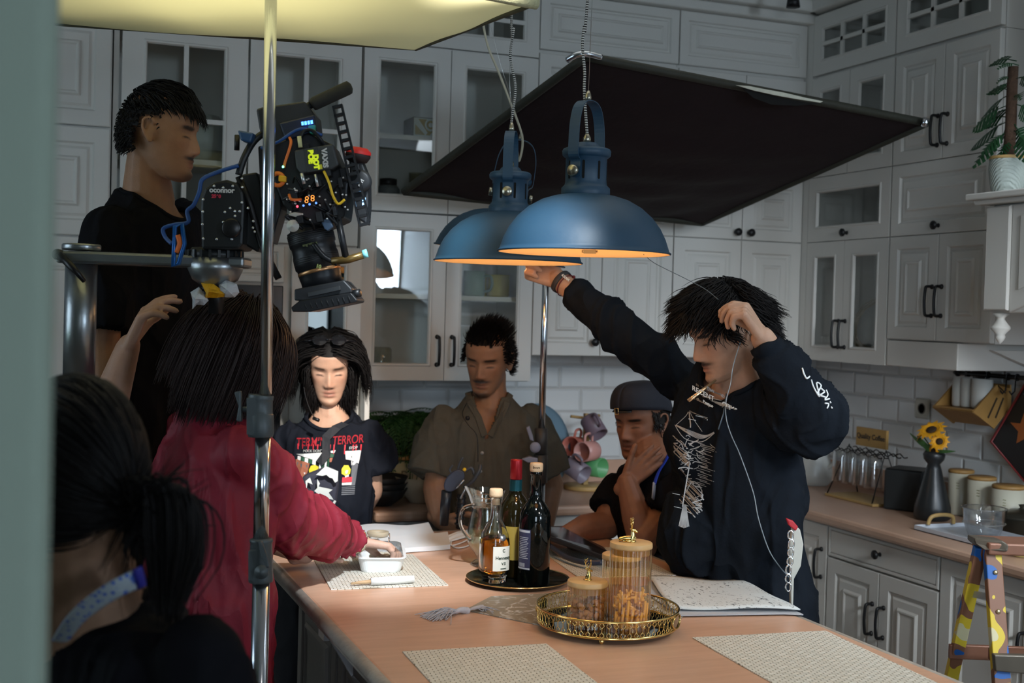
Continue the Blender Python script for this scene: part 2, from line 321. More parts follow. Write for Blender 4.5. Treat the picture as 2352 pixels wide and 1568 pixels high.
def carcass(par,fr,x0,x1,z0,z1,dep,shelves=(),solid=False,m=None):
    O,U,N_=fr; W=V((0,0,1)); mb=MB(); t=.018
    def bx(ua,ub,wa,wb,na,nb):
        q=[O+U*x+W*z+N_*n for n in (na,nb) for x,z in ((ua,wa),(ub,wa),(ub,wb),(ua,wb))]
        mb.add(q,[(0,1,2,3),(7,6,5,4),(0,4,5,1),(1,5,6,2),(2,6,7,3),(3,7,4,0)])
    if solid: bx(x0,x1,z0,z1,-dep,-.02)
    else:
        bx(x0,x0+t,z0,z1,-dep,-.02); bx(x1-t,x1,z0,z1,-dep,-.02); bx(x0+t,x1-t,z0,z0+t,-dep,-.02); bx(x0+t,x1-t,z1-t,z1,-dep,-.02); bx(x0+t,x1-t,z0+t,z1-t,-dep,-dep+.01)
    r=mb.build('body',m or white,par)
    for z in shelves:
        mb=MB(); bx(x0+t,x1-t,z-t/2,z+t/2,-dep+.012,-.04); mb.build('shelf',dark_in,par)
    return r
X_,Y_=V((1,0,0)),V((0,1,0))
FB=(V((0,4.5,0)),X_,-Y_)
def cab(name,label,x,y,z,cat='cabinet'): return thing(name,label,cat,(x,y,z))
L0,L1,L2,L3,L4=1.453,1.944,2.213,2.628,2.86
for k,(xa,xm,xb,lab) in enumerate(((1.845,2.138,2.455,'white panelled wall cabinet above the mug tree, beside the glazed cabinet'),(2.457,2.775,3.068,'white panelled wall cabinet in the back corner, behind the black flag and the leaning man'))):
    c=cab('wall_cabinet',lab,(xa+xb)/2,4.7,L0)
    carcass(c,FB,xa,xb,L0,L4,.36,solid=True)
    for x0,x1,s in ((xa,xm,1),(xm,xb,-1)):
        door(c,FB,(x0,L0),(x1,L1),hd=('k',-.03 if s>0 else .03,.055))
        door(c,FB,(x0,L1),(x1,L2),hd=('k',-.03 if s>0 else .03,.03),nm='flap_door')
        door(c,FB,(x0,L2),(x1,L3))
    door(c,FB,(xa,L3+.012),(xb,L4),nm='frieze_panel')
# glazed cabinet (centre)
GZ=[(1.203,1.448),(1.53,1.80)]
c=cab('glazed_wall_cabinet','white wall cabinet with tall clear-glass doors and black handles behind the grey-green shirt man',1.49,4.7,1.35)
carcass(c,FB,1.15,1.843,1.35,1.978,.36,(1.668,)); carcass(c,FB,1.15,1.843,1.982,2.60,.36,(2.265,)); carcass(c,FB,1.15,1.843,2.602,2.86,.36)
door(c,FB,(1.15,1.352),(1.487,1.978),'glass',('h',-.028,.06)); door(c,FB,(1.487,1.352),(1.843,1.978),'glass',('h',.028,.06))
door(c,FB,(1.15,1.982),(1.487,2.60),'glass'); door(c,FB,(1.487,1.982),(1.843,2.60),'glass')
door(c,FB,(1.15,2.604),(1.843,2.86),'glass',mun=(4,(.5,)),nm='transom')
# left glazed cabinet + tall housing
c=cab('tall_glazed_cabinet','white tall cabinet with two divided glass doors above the camera operator and the appliance housing',.71,4.65,1.84)
carcass(c,FB,.275,1.144,1.84,2.6,.36,(2.12,)); carcass(c,FB,.275,1.144,2.6,2.86,.36,solid=True)
door(c,FB,(.30,1.845),(.73,2.598),'glass',mun=(2,(.56,)),rk=.07); door(c,FB,(.735,1.845),(1.142,2.598),'glass',mun=(2,(.56,)),rk=.07)
c=cab('appliance_housing','white tall housing below the divided glass doors with dark oven and narrow glazed door',.71,4.6,0)
FH=(V((0,4.42,0)),X_,-Y_)
carcass(c,FH,.275,1.144,.08,1.836,.42,solid=True)
door(c,FH,(.30,1.70),(.86,1.834)); door(c,FH,(.30,.1),(.86,1.15))
door(c,FH,(.885,.9),(1.14,1.83),'glass',rk=.05,gm=pane('mirror_glass',(.25,.3,.3),2.0,.5),nm='glazed_door'); door(c,FH,(.885,.1),(1.14,.89))
MB().box((1.146,4.36,.08),(1.165,4.86,1.352)).build('side_panel',white,c,bev=.003)
ov=thing('microwave_oven','black built-in microwave with red lit display in the tall white housing','oven',(.58,4.42,1.16))
MB().box((.31,4.385,1.16),(.85,4.418,1.69)).build('body',mat('oven_black',(.015,.015,.017),.2),ov,bev=.004)
MB().box((.34,4.378,1.2),(.70,4.384,1.65)).build('door',mat('oven_glass',(.008,.008,.009),.06),ov,bev=.002)
m=MB(); text_into(m,'8:38',.03,(.78,4.382,1.6),X_,(0,0,1)); m.build('display',mat('red_led',(.5,.02,.03),.5,emit=(1,.05,.1),es=2.5),ov)
c=cab('pantry_cabinet','white tall pantry cabinet with panelled doors at the far left behind the camera operator',-.1,4.65,0)
carcass(c,FB,-.5,.270,.08,2.86,.36,solid=True)
for z0,z1 in ((2.213,2.60),(1.84,2.209),(1.1,1.836),(.1,1.096)): door(c,FB,(-.16,z0),(.268,z1)); door(c,FB,(-.5,z0),(-.164,z1))
# right wall uppers
FR=(V((3.07,0,0)),-Y_,-X_)
c=cab('glazed_corner_cabinet','white glazed wall cabinet in the corner of the right wall with woven plates inside',3.25,4.2,L0)
y0,y1,y2=-4.458,-4.20,-3.925
for za,zb,sh in ((L0,L1-.002,()),(L1,L2,()),(L2,L3,()),(L3,2.895,())): carcass(c,FR,y0,y2,za,zb,.34,sh)
door(c,FR,(y0,L0),(y1,L1),'glass',('h',-.02,.06)); door(c,FR,(y1,L0),(y2,L1),'glass',('h',.02,.06))
door(c,FR,(y0,L1),(y2,L2),'glass',('k',.27,.028),nm='flap_door')
door(c,FR,(y0,L2),(y1,L3),'glass'); door(c,FR,(y1,L2),(y2,L3),'glass')
door(c,FR,(y0,L3+.01),(y2,2.89),'glass',mun=(3,(.5,)),nm='transom')
c=cab('wall_cabinet','white panelled wall cabinet on the right wall beside the cooker hood, with black handles',3.25,3.6,1.554)
y3,y4,y5=-3.92,-3.645,-3.37
carcass(c,FR,y3,y5,1.554,2.63,.34,solid=True); carcass(c,FR,y3,y5,2.632,2.895,.34)
door(c,FR,(y3,1.556),(y4,L1),hd=('h',-.024,.09)); door(c,FR,(y4,1.556),(y5,L1),hd=('h',.024,.09))
door(c,FR,(y3,L1),(y5,L2),hd=('k',.27,.028),nm='flap_door')
door(c,FR,(y3,L2),(y4,L3),hd=('h',-.024,.05)); door(c,FR,(y4,L2),(y5,L3),hd=('h',.024,.05))
door(c,FR,(y3,L3+.01),(y5,2.89),'glass',mun=(3,(.5,)),nm='transom')
c=thing('shelf_box','white open shelf box hanging under the higher wall cabinet on the right wall','shelf',(3.24,3.72,1.455))
b=MB(); b.box((3.07,3.53,1.455),(3.419,3.917,1.552)); b.build('body',white,c,bev=.004)
b=MB(); b.prism([(3.2,3.52,1.53),(3.41,3.52,1.53),(3.41,3.52,1.46)],(0,-.02,0)); b.build('bracket',white,c)
# cooker hood
c=thing('cooker_hood','white panelled mantel hood on the right wall carrying the potted plant','cooker hood',(3.1,2.7,1.66))
FHd=(V((2.85,0,0)),-Y_,-X_)
b=MB(); b.box((2.87,2.1,1.66),(3.419,3.16,2.0)); b.build('body',white,c,bev=.004)
door(c,FHd,(-3.165,1.665),(-3.06,1.995),rk=[(0,-.018),(0,0),(.004,.004)],nm='corner_post')
b=MB(); pts=[(3.06,1.66),(2.85,1.735),(2.6,1.76),(2.6,1.995),(3.06,1.995)]; b.prism([(2.855,y,z) for y,z in pts],(.015,0,0))
pts=[(3.02,1.73),(2.85,1.79),(2.6,1.81),(2.6,1.96),(3.02,1.96)]; b.prism([(2.849,y,z) for y,z in pts],(.01,0,0)); b.build('front_panel',white,c,bev=.003)
b=MB(); b.box((2.82,2.1,2.0),(3.419,3.19,2.015)); b.box((2.80,2.1,2.015),(3.419,3.21,2.035)); b.build('mantel_shelf',white,c,bev=.004)
b=MB(); b.box((3.1,2.1,2.036),(3.41,3.10,2.9)); b.build('chimney',white,c,bev=.004)
b=MB(); b.lathe([(.02,0),(.026,-.006),(.012,-.016),(.013,-.024),(.03,-.045),(.03,-.052),(.013,-.07),(.016,-.078),(.010,-.09),(.0,-.1)],(2.885,3.125,1.66),n=20); b.build('turned_finial',white,c)
# base cabinets + worktops
FW=(V((2.82,0,0)),-Y_,-X_); DR=[(0,-.018),(0,0),(.003,.002),(.028,.002),(.033,-.005),(.038,-.005),(.043,.001)]
def base(lab,xs,fr,z0=.10,z1=.858,drawer=False,dep=.56,hs=None,ctr=(0,0)):
    c=cab('base_cabinet',lab,ctr[0],ctr[1],0); carcass(c,fr,xs[0],xs[-1],0.0,z1,dep,solid=True)
    zt=z1-.003
    if drawer: door(c,fr,(xs[0],.742),(xs[-1],zt),hd=('k',(xs[-1]-xs[0])/2,.06),nm='drawer',rk=DR); zt=.738
    n=len(xs)-1
    for i in range(n):
        if n==2: h=('h',-.03,-.22) if i==0 else ('h',.03,-.22)
        else: h=hs
        door(c,fr,(xs[i],z0),(xs[i+1],zt),hd=h)
    return c
base('white base cabinet in the right corner with a single narrow door and black handle',(-4.26,-3.905),FW,hs=('h',-.03,-.20),ctr=(3.1,4.08))
base('white base cabinet under the right worktop with one wide drawer above two doors',(-3.90,-3.595,-3.29),FW,drawer=True,ctr=(3.1,3.6))
base('white base cabinet behind the step ladder with panelled door and black handle',(-3.285,-2.86),FW,hs=('h',-.04,-.26),ctr=(3.1,3.07))
base('white base cabinet at the right edge of the picture beyond the step ladder',(-2.855,-2.43,-2.0),FW,ctr=(3.1,2.4))
FBB=(V((0,4.31,0)),X_,-Y_)
base('cream base cabinet under the back worktop between the two standing men',(1.17,1.42,1.72),FBB,dep=.55,ctr=(1.45,4.6))
base('white base cabinet under the back worktop behind the seated man',(1.725,2.1,2.46,2.818),FBB,dep=.55,ctr=(2.1,4.6))
b=MB(); L=[(1.168,4.26),(2.78,4.26),(2.78,1.9),(3.418,1.9),(3.418,4.868),(1.168,4.868)]
b.prism([(x,y,.862) for x,y in L],(0,0,.038)); wt=b.build('worktop',counter_top,bev=.012); tag(wt,'brown laminate L-shaped worktop running along the back and right walls','worktop')
b=MB(); b.box((1.168,4.85,.901),(3.40,4.868,.995)); b.box((3.40,1.9,.901),(3.418,4.868,.995)); tag(b.build('worktop_upstand',counter_top,bev=.002),'brown laminate upstand strip along the foot of the tiled walls','upstand')
# ------------------------------------------------------------------ island
isl=thing('kitchen_island','large kitchen island with peach-brown laminate top and pale moulded edge','island',(1.2,2.6,0))
b=MB(); b.box((.672,.9,.872),(1.766,3.86,.9)); b.build('worktop',island_top,isl,bev=.006)
stone=mat('edge_moulding',(.33,.30,.26),.5,0,.35,25,.2)
b=MB()
for (a_,b_) in (((.668,.9),(.668,3.864)),((.668,3.864),(1.77,3.864)),((1.77,3.864),(1.77,.9))):
    b.tube([(a_[0],a_[1],.884),(b_[0],b_[1],.884)],.016,12); b.tube([(a_[0]+(.012 if a_[0]<1 else -.012),a_[1],.862),(b_[0]+(.012 if b_[0]<1 else -.012),b_[1],.862)],.014,10)
b.build('edge_moulding',stone,isl)
dk=mat('island_paint',(.15,.135,.12),.5,0,.08,4,.05)
b=MB(); b.box((.80,1.0,.0),(1.64,3.70,.871)); b.build('body',dk,isl)
for yy in (1.05,1.60,2.15,2.70,3.2):
    O=V((.80,0,0)); mb=MB(); mb.rings(O,-Y_,V((0,0,1)),-X_,(-yy-.48,.12),(-yy,.80),[(i,h+.018) for i,h in RK]); mb.build('side_panel',dk,isl)
b=MB(); b.box((.70,3.0,.80),(.79,3.06,.871)); b.prism([(.79,3.03,.8),(.79,3.03,.68),(.72,3.03,.8)],(0,.03,0)); b.build('bracket',mat('pale_metal',(.6,.6,.62),.3,.8),isl)
# ------------------------------------------------------------------ people: library
def remesh(mb,vox,it=3,fac=.5):
    me=mb.mesh('t',[white]); o=bpy.data.objects.new('t',me); C.objects.link(o)
    r=o.modifiers.new('r','REMESH'); r.mode='VOXEL'; r.voxel_size=vox
    if it: s=o.modifiers.new('s','SMOOTH'); s.iterations=it; s.factor=fac
    dg=bpy.context.evaluated_depsgraph_get(); dg.update(); m2=bpy.data.meshes.new_from_object(o.evaluated_get(dg))
    bpy.data.objects.remove(o); bpy.data.meshes.remove(me); return m2
def getco(me): a=np.empty(len(me.vertices)*3,np.float32); me.vertices.foreach_get('co',a); return a.reshape(-1,3)
def getno(me): a=np.empty(len(me.vertices)*3,np.float32); me.vertices.foreach_get('normal',a); return a.reshape(-1,3)
def place(me,name,mats,parent,smooth=True):
    org=np.array(parent['org'],np.float32) if parent else np.zeros(3,np.float32)
    a=getco(me)-org; me.vertices.foreach_set('co',a.ravel())
    me.materials.clear()
    for m in (mats if isinstance(mats,(list,tuple)) else [mats]): me.materials.append(m)
    me.polygons.foreach_set('use_smooth',[smooth]*len(me.polygons)); me.update()
    o=bpy.data.objects.new(name,me); C.objects.link(o)
    if parent: o.parent=parent; o['org']=tuple(org.tolist())
    return o
HT=np.array([(-.118,.010,.068,.045),(-.110,.030,.082,.01),(-.095,.042,.087,-.02),(-.070,.053,.083,-.045),(-.045,.060,.083,-.06),(-.020,.066,.083,-.075),
 (.005,.070,.081,-.088),(.030,.073,.087,-.096),(.055,.073,.085,-.098),(.080,.066,.071,-.088),(.100,.050,.049,-.066),(.113,.028,.022,-.04),(.118,.004,-.004,-.012)])
def hsec(c): return [float(np.interp(c,HT[:,0],HT[:,k])) for k in (1,2,3)]
E_=math.exp
def feat(x,c,nose=1.0):
    ax=abs(x); f=0
    if -.052<c<.03:
        h=float(np.interp(c,[-.052,-.046,-.038,-.03,.012,.03],[0,.010,.022,.021,.004,0]))*nose; w_=float(np.interp(c,[-.05,-.036,.01],[.015,.013,.0085])); f+=h*E_(-(x/w_)**2)
    f+=.009*E_(-((ax-.014)/.006)**2-((c+.040)/.007)**2)*nose
    f-=.012*E_(-((ax-.031)/.017)**2-((c-.003)/.011)**2)
    f+=.008*E_(-((ax-.032)/.011)**2-((c+.001)/.0075)**2)
    f+=.004*E_(-((ax-.03)/.02)**2-((c-.022)/.007)**2)
    f+=.008*E_(-(x/.021)**2)*(E_(-((c+.0605)/.0048)**2)+E_(-((c+.0735)/.0055)**2))
    f-=.004*E_(-(x/.024)**2-((c+.067)/.0022)**2)
    f+=.007*E_(-(x/.022)**2-((c+.100)/.012)**2)-.004*E_(-(x/.02)**2-((c+.085)/.006)**2)
    f+=.004*E_(-((ax-.048)/.016)**2-((c+.018)/.016)**2)
    return f
def hsurf(x,c,nose=1.0,off=0):
    hx,yf,yb=hsec(c); s=min(.999,abs(x)/max(hx,1e-4)); ym=(yf+yb)/2; hy=(yf-yb)/2
    q=math.sqrt(1-s*s); return ym+hy*q**.75+feat(x,c,nose)*min(1,q*1.6)+off
class Head:
    """R,F,U head frame (F = where the face points)"""
    def __init__(s,c,F,U,sc=1.0,nose=1.0,wide=1.0):
        s.c=V(c); s.F=V(F).normalized(); U=V(U); s.U=(U-s.F*U.dot(s.F)).normalized(); s.R=s.F.cross(s.U); s.s=sc; s.n=nose; s.w=wide
    def w3(s,x,y,z): return s.c+(s.R*x*s.w+s.F*y+s.U*z)*s.s
    def loc(s,p): d=(V(p)-s.c)/s.s; return V((d.dot(s.R)/s.w,d.dot(s.F),d.dot(s.U)))
    def add(s,mb):
        nc,nq=84,96; vs=[]
        cs=[-.118+.236*(.5-.5*math.cos(PI*i/nc)) for i in range(nc+1)]
        for c in cs:
            hx,yf,yb=hsec(c); ym=(yf+yb)/2; hy=(yf-yb)/2
            for j in range(nq):
                q=2*PI*j/nq; sx=math.sin(q); cx=math.cos(q); x=hx*sx
                y=ym+hy*(abs(cx)**.75 if cx>0 else -abs(cx)**.9)
                if cx>0: y+=feat(x,c,s.n)*min(1,cx*1.6)
                vs.append(s.w3(x,y,c))
        fs=[(i*nq+j,i*nq+(j+1)%nq,(i+1)*nq+(j+1)%nq,(i+1)*nq+j) for i in range(nc) for j in range(nq)]
        fs+=[tuple(range(nq-1,-1,-1)),tuple(nc*nq+j for j in range(nq))]
        mb.add(vs,fs,0,True)
        rot=M((s.R*s.w,s.F,s.U)).transposed()*s.s
        for sd in (-1,1):
            mb.ell(s.w3(sd*.073,-.010,-.006),(.006,.014,.024),M((s.R,s.F*.95+s.U*.2,s.U*.95-s.F*.2)).transposed(),14)
            pts=[s.w3(sd*(.074+dx),y,z) for dx,y,z in ((.002,.004,.012),(.008,-.008,.026),(.012,-.024,.022),(.012,-.027,.004),(.008,-.018,-.018),(.004,-.006,-.032),(.0,.0,-.028))]
            mb.tube(bez(pts,4),.0042*s.s,8)
def skinmat(): return attrmat('skin',.5,.08,.12,90)
def body(par,mb,vox,skin,head=None,brow=None,it=3,lip=(.75,.5,.5)):
    """one continuous skin mesh; colour carries lips, brows and shaved hair, plus painted shade in creases and nostrils"""
    me=remesh(mb,vox,it,.45); co=getco(me); n=len(co); col=np.ones((n,4),np.float32); col[:,:3]=skin
    if head:
        A=np.array([head.R/head.w,head.F,head.U])/head.s; L=(co-np.array(head.c))@A.T; x,y,c=np.abs(L[:,0]),L[:,1],L[:,2]
        fr=(y>.03)
        def blend(mask,rgb):
            m=mask[:,None]; col[:,:3]=col[:,:3]*(1-m)+np.array(rgb)*m
        sk=np.array(skin)
        g=lambda a,m,s_: np.exp(-((a-m)/s_)**2)
        blend(fr*np.clip(1.6*np.exp(-(x/.019)**4)*np.exp(-((c+.067)/.0115)**4),0,1)*.75,sk*np.array([.72,.45,.45])+.02)
        blend(fr*g(x,.0,.02)*g(c,-.067,.0028)*.8,sk*.25)  # shade between the lips painted into the skin colour
        blend(fr*g(x,.045,.018)*g(c,-.022,.02)*.3,sk*np.array([1.1,.8,.75]))
        blend(fr*g(x,0,.018)*g(c,-.036,.014)*.3,sk*np.array([1.1,.78,.72]))
        if brow:
            bw,stub,under=brow
            blend(fr*np.clip(2*np.exp(-((x-.033)/.017)**4)*np.exp(-((c-.0185-.05*(x-.03))/.0042)**2),0,1)*bw,(.02,.015,.012))
            blend(fr*np.clip(np.exp(-(x/.032)**4)*np.exp(-((c+.0555)/.005)**2)*1.3,0,1)*stub,(.025,.018,.015))
            blend(fr*np.clip(np.exp(-(x/.026)**4)*np.exp(-((c+.104)/.014)**2)*1.2,0,1)*under,(.03,.022,.018))
            blend(fr*np.clip(np.exp(-((x-.032)/.013)**4)*np.exp(-((c+.0045+(x-.032)**2*10)/.0022)**2)*1.4,0,1)*.95,(.02,.012,.01))
            blend(fr*np.clip(np.exp(-((x-.032)/.014)**4)*np.exp(-((c-.0065)/.002)**2),0,1)*.45,sk*.35)  # shade of the eyelid crease painted in
            blend(fr*np.clip(np.exp(-((x-.0085)/.004)**2)*np.exp(-((c+.047)/.003)**2)*1.2,0,1)*.8,sk*.15)  # dark of the nostrils painted in
    at=me.color_attributes.new('Col','FLOAT_COLOR','POINT'); at.data.foreach_set('color',col.ravel())
    return place(me,'body',skinmat(),par)
def fold(me,amp=.006,f=9,st=(1,1,.3),seed=0,extra=None):
    co=getco(me); no=getno(me); out=co.copy()
    for i in range(len(co)):
        p=V((co[i][0]*f*st[0]+seed,co[i][1]*f*st[1],co[i][2]*f*st[2]))
        w1=NZ.noise(p*.5+V((9,2,4))); p=p+V((w1,w1,-w1))*1.2
        n=NZ.noise(p); n2=NZ.noise(p*2.1+V((5,5,5)))
        h=amp*1.5*(1.1*max(0,1-4.5*abs(n))**1.3+.5*max(0,1-5*abs(n2))**1.3-.45+.6*w1)
        if extra: h+=extra(V(co[i]))
        out[i]+=no[i]*h
    me.vertices.foreach_set('co',out.ravel()); me.update()
def cut(me,fn):
    bm=bmesh.new(); bm.from_mesh(me); fs=[f for f in bm.faces if fn(f.calc_center_median())]; bmesh.ops.delete(bm,geom=fs,context='FACES'); bm.to_mesh(me); bm.free(); me.update()
def cloth(par,name,mb,m,vox=.007,amp=.006,f=9,st=(1,1,.3),seed=0,cutf=None,it=5,extra=None,rib=None):
    me=remesh(mb,vox,it,.5); fold(me,amp,f,st,seed,extra)
    if cutf: cut(me,cutf)
    o=place(me,name,m,par)
    if rib: neck_rib(o,m,rib)
    if cutf: s=o.modifiers.new('s','SOLIDIFY'); s.thickness=.004; s.offset=-1
    return o
def neck_rib(o,m,rib):
    me=o.data; org=V(o['org']); cnt={}
    for p_ in me.polygons:
        for e in p_.edge_keys: cnt[e]=cnt.get(e,0)+1
    nb_={}
    for (a,b_),k in cnt.items():
        if k==1: nb_.setdefault(a,[]).append(b_); nb_.setdefault(b_,[]).append(a)
    seen=set(); best=[]
    for s in nb_:
        if s in seen: continue
        loop=[s]; seen.add(s); cur=s
        while True:
            nx=[q for q in nb_[cur] if q not in seen]
            if not nx: break
            cur=nx[0]; seen.add(cur); loop.append(cur)
        if len(loop)>len(best): best=loop
    if len(best)<20: return
    pts=[me.vertices[i].co+org for i in best]
    for _ in range(14): pts=[(pts[i-1]+pts[i]*2+pts[(i+1)%len(pts)])/4 for i in range(len(pts))]
    pts=pts[::3]; b=MB(); b.tube(pts,rib,8,close=True); b.build('neckband',m,o)
def bvh(o):
    me=o.data; org=V(o['org']); return BVHTree.FromPolygons([v.co+org for v in me.vertices],[tuple(p.vertices) for p in me.polygons])
def loft(mb,rs,n=28,k=2.4):
    """rs: (centre, side half-vector, front half-vector)"""
    vs=[]
    for c,a,b in rs:
        for j in range(n):
            q=2*PI*j/n; x,y=math.cos(q),math.sin(q); r=(abs(x)**k+abs(y)**k)**(-1/k); vs.append(V(c)+V(a)*x*r+V(b)*y*r)
    m=len(rs); fs=[(i*n+j,i*n+(j+1)%n,(i+1)*n+(j+1)%n,(i+1)*n+j) for i in range(m-1) for j in range(n)]+[tuple(range(n-1,-1,-1)),tuple((m-1)*n+j for j in range(n))]
    return mb.add(vs,fs,0,True)
def torso(mb,Ls,Rs,Pc,Pa,g=0.0,low=0.0,sc=1,belly=1.0,long=0,neckup=.045,hipw=.16):
    """Ls,Rs shoulder joints, Pc pelvis centre, Pa pelvis side axis"""
    Sc=(Ls+Rs)/2; a=(Rs-Ls); hw=a.length/2; a.normalize(); Pa=V(Pa).normalized(); up=(Sc-Pc).normalized(); L=(Sc-Pc).length
    def ring(t,w_,d):
        c=Pc.lerp(Sc,t); ax=Pa.lerp(a,max(0,min(1,t))).normalized(); ax=(ax-up*ax.dot(up)).normalized(); fw=up.cross(ax); return (c,ax*(w_*sc+g),fw*(d*sc+g))
    rs=[ring(1+neckup/L*1.75,.048,.05),ring(1+neckup/L*1.25,.068,.058),ring(1+neckup/L*.62,hw/sc*.60,.066),ring(1.0+.004/L,hw/sc*.90,.072),ring(.93,hw/sc*.93,.088),ring(.78,hw/sc*.9,.105),ring(.55,.148,.108*belly),ring(.3,.138,.105*belly),ring(.08,hipw,.112),ring(-.12,hipw,.108),ring(-.12-low/L,hipw*.97+long,.10+long)]
    loft(mb,rs); return up
def limb(mb,pts,rs):
    pts=list(pts); rs=list(rs)
    if rs[0]>=.05: pts[0]=V(pts[0])-UZ*.024; rs[0]=.042
    for i in range(len(pts)-1): mb.caps(pts[i],pts[i+1],rs[i],rs[i+1])
def hand(mb,w_,d,n,t,curl=(20,30,20),th=(.6,.7,.2,20),s=1.0,fan=.0,each=None):
    """w_ wrist, d along the hand, n palm side, t thumb side"""
    w_=V(w_); d=V(d).normalized(); n=V(n); n=(n-d*n.dot(d)).normalized(); t0=V(t); t=d.cross(n); 
    if t.dot(t0)<0: t=-t
    ks=[.030,.0105,-.0095,-.028]; L=[.070,.079,.073,.057]
    mb.caps(w_-d*.03*s,w_+d*.008*s,.024*s,.024*s)
    for i in range(4):
        k0=w_+t*(ks[i]*.6*s)+d*.012*s; k1=w_+t*(ks[i]*s)+d*((.088-abs(i-1)*.004)*s)
        mb.caps(k0,k1,.0135*s,.0108*s)
        c=each[i] if each else curl; p=k1; a=0
        for j,(fr,r1,r2) in enumerate(((.44,.0098,.0088),(.31,.0088,.0080),(.25,.0080,.0066))):
            a+=math.radians(c[j]); dr=(d*math.cos(a)+n*math.sin(a)+t*((1.5-i)*fan)).normalized(); q=p+dr*(L[i]*fr*s); mb.caps(p,q,r1*s,r2*s,10); p=q
    mb.ell(w_+d*.05*s,(.036*s,.040*s,.0125*s),M((t,d,n)).transposed(),16)
    p=w_+d*.018*s+t*.022*s; dr=(d*th[0]+t*th[1]+n*th[2]).normalized(); q=p+dr*.042*s; mb.caps(p,q,.0155*s,.0125*s,10)
    for L_ in (.032,.026):
        dr=(dr*math.cos(math.radians(th[3]))+(n*.6+d*.6-t*.5).normalized()*math.sin(math.radians(th[3]))).normalized(); p=q; q=p+dr*L_*s; mb.caps(p,q,.0115*s,.009*s,10)
def legs(mb,Pc,Pa,fz=0.0,fwd=V((0,-1,0)),g=0,knee=None,top=.085,foot=True):
    Pa=V(Pa).normalized()
    for sd in (-1,1):
        h=Pc+Pa*(sd*.085); f=V((h.x,h.y,fz))+Pa*(sd*.02); k=(h+f)/2+V(fwd)*.03+V((0,0,.02))
        mb.caps(h,k,top+g,.058+g); mb.caps(k,V((f.x,f.y,fz+.09)),.056+g,.042+g)
def shoes(par,Pc,Pa,fz,fwd,m=None):
    Pa=V(Pa).normalized(); f=V(fwd).normalized()
    for sd in (-1,1):
        h=V((Pc.x,Pc.y,fz))+Pa*(sd*.105); b=MB(); sx=f.cross(V((0,0,1)))
        loft(b,[(h-f*.08+V((0,0,.045)),sx*.03,V((0,0,.044))),(h+V((0,0,.05)),sx*.04,V((0,0,.049))),(h+f*.09+V((0,0,.032)),sx*.045,V((0,0,.031))),(h+f*.17+V((0,0,.024)),sx*.034,V((0,0,.022)))],16)
        b.build('shoe',m or mat('shoe_black',(.02,.02,.022),.5),par)
class Hair:
    def __init__(s,H,off=.012): s.H=H; s.o=off
    def push(s,L,o):
        """keep a local point outside the skull"""
        c=V((0,-.006,.0)); r=(.076+o,.096+o,.118+o); d=L-c; k=math.sqrt((d.x/r[0])**2+(d.y/r[1])**2+(d.z/r[2])**2)
        return c+d/k if k<1 and k>0 else L
def hair(par,H,region,length,flow,n=500,rad=.004,off=.010,seed=1,m=None,steps=7,grav=.3,cap=True,jit=.35,curl=0,name='hair',puff=1.0):
    rnd=random.Random(seed); hh=Hair(H); mb=MB()
    if cap:
        nq,nc=40,26; vs=[];keep=[]
        for i in range(nc+1):
            z=-.115+.233*i/nc
            for j in range(nq):
                q=2*PI*j/nq; r=math.sqrt(max(0,1-(z/(.119))**2)); L=hh.push(V((.070*math.sin(q)*r,.09*math.cos(q)*r-.006,z)),off*.55); vs.append(H.w3(*L)); keep.append(region(L.x,L.y,L.z))
        fs=[(i*nq+j,i*nq+(j+1)%nq,(i+1)*nq+(j+1)%nq,(i+1)*nq+j) for i in range(nc) for j in range(nq)]
        fs=[f for f in fs if all(keep[k] for k in f)]; top=len(vs); vs.append(H.w3(0,-.006,.118+off*.6)); fs+=[(nc*nq+j,nc*nq+(j+1)%nq,top) for j in range(nq)]
        mb.add(vs,fs,0,True)
    gd=H.loc(H.c+V((0,0,-1))*H.s); made=0; tries=0
    while made<n and tries<n*20:
        tries+=1; u=V((rnd.gauss(0,1),rnd.gauss(0,1),rnd.gauss(0,1))).normalized(); L=V((u.x*.074,u.y*.094-.006,u.z*.116))
        if not region(L.x,L.y,L.z): continue
        made+=1; ln=length(L)*rnd.uniform(.75,1.15); st=ln/steps; L=hh.push(L,off*.3); pts=[]; d=flow(L,u)+V((rnd.gauss(0,jit),rnd.gauss(0,jit),rnd.gauss(0,jit)))*.6; d.normalize()
        lay=off*rnd.uniform(.5,1.25)*puff; ph=rnd.uniform(0,6.3)
        for k in range(steps+1):
            pts.append(H.w3(*L)); f=flow(L,u); d=(d*.72+f*.28+gd*grav*(k/steps)).normalized()
            if curl: d=(d+V((math.sin(ph+k*1.3),math.cos(ph+k*1.1),0))*curl).normalized()
            L=hh.push(L+d*st,lay)
        rr=[rad*(1-.85*(k/steps)**1.6)*rnd.uniform(.8,1.1) for k in range(steps+1)]
        mb.tube(pts,rr,4,cap=False,flat=.6)
    return mb.build(name,m or MT['hair_black'],par,fix=False)
hm=mat('hair_black',(.006,.005,.005),.6,0,.2,80,.2,spec=.22); mat('hair_brown',(.022,.010,.008),.45,0,.25,80,.2,spec=.4)
mat('hair_dark',(.010,.008,.007),.6,0,.2,60,.1)
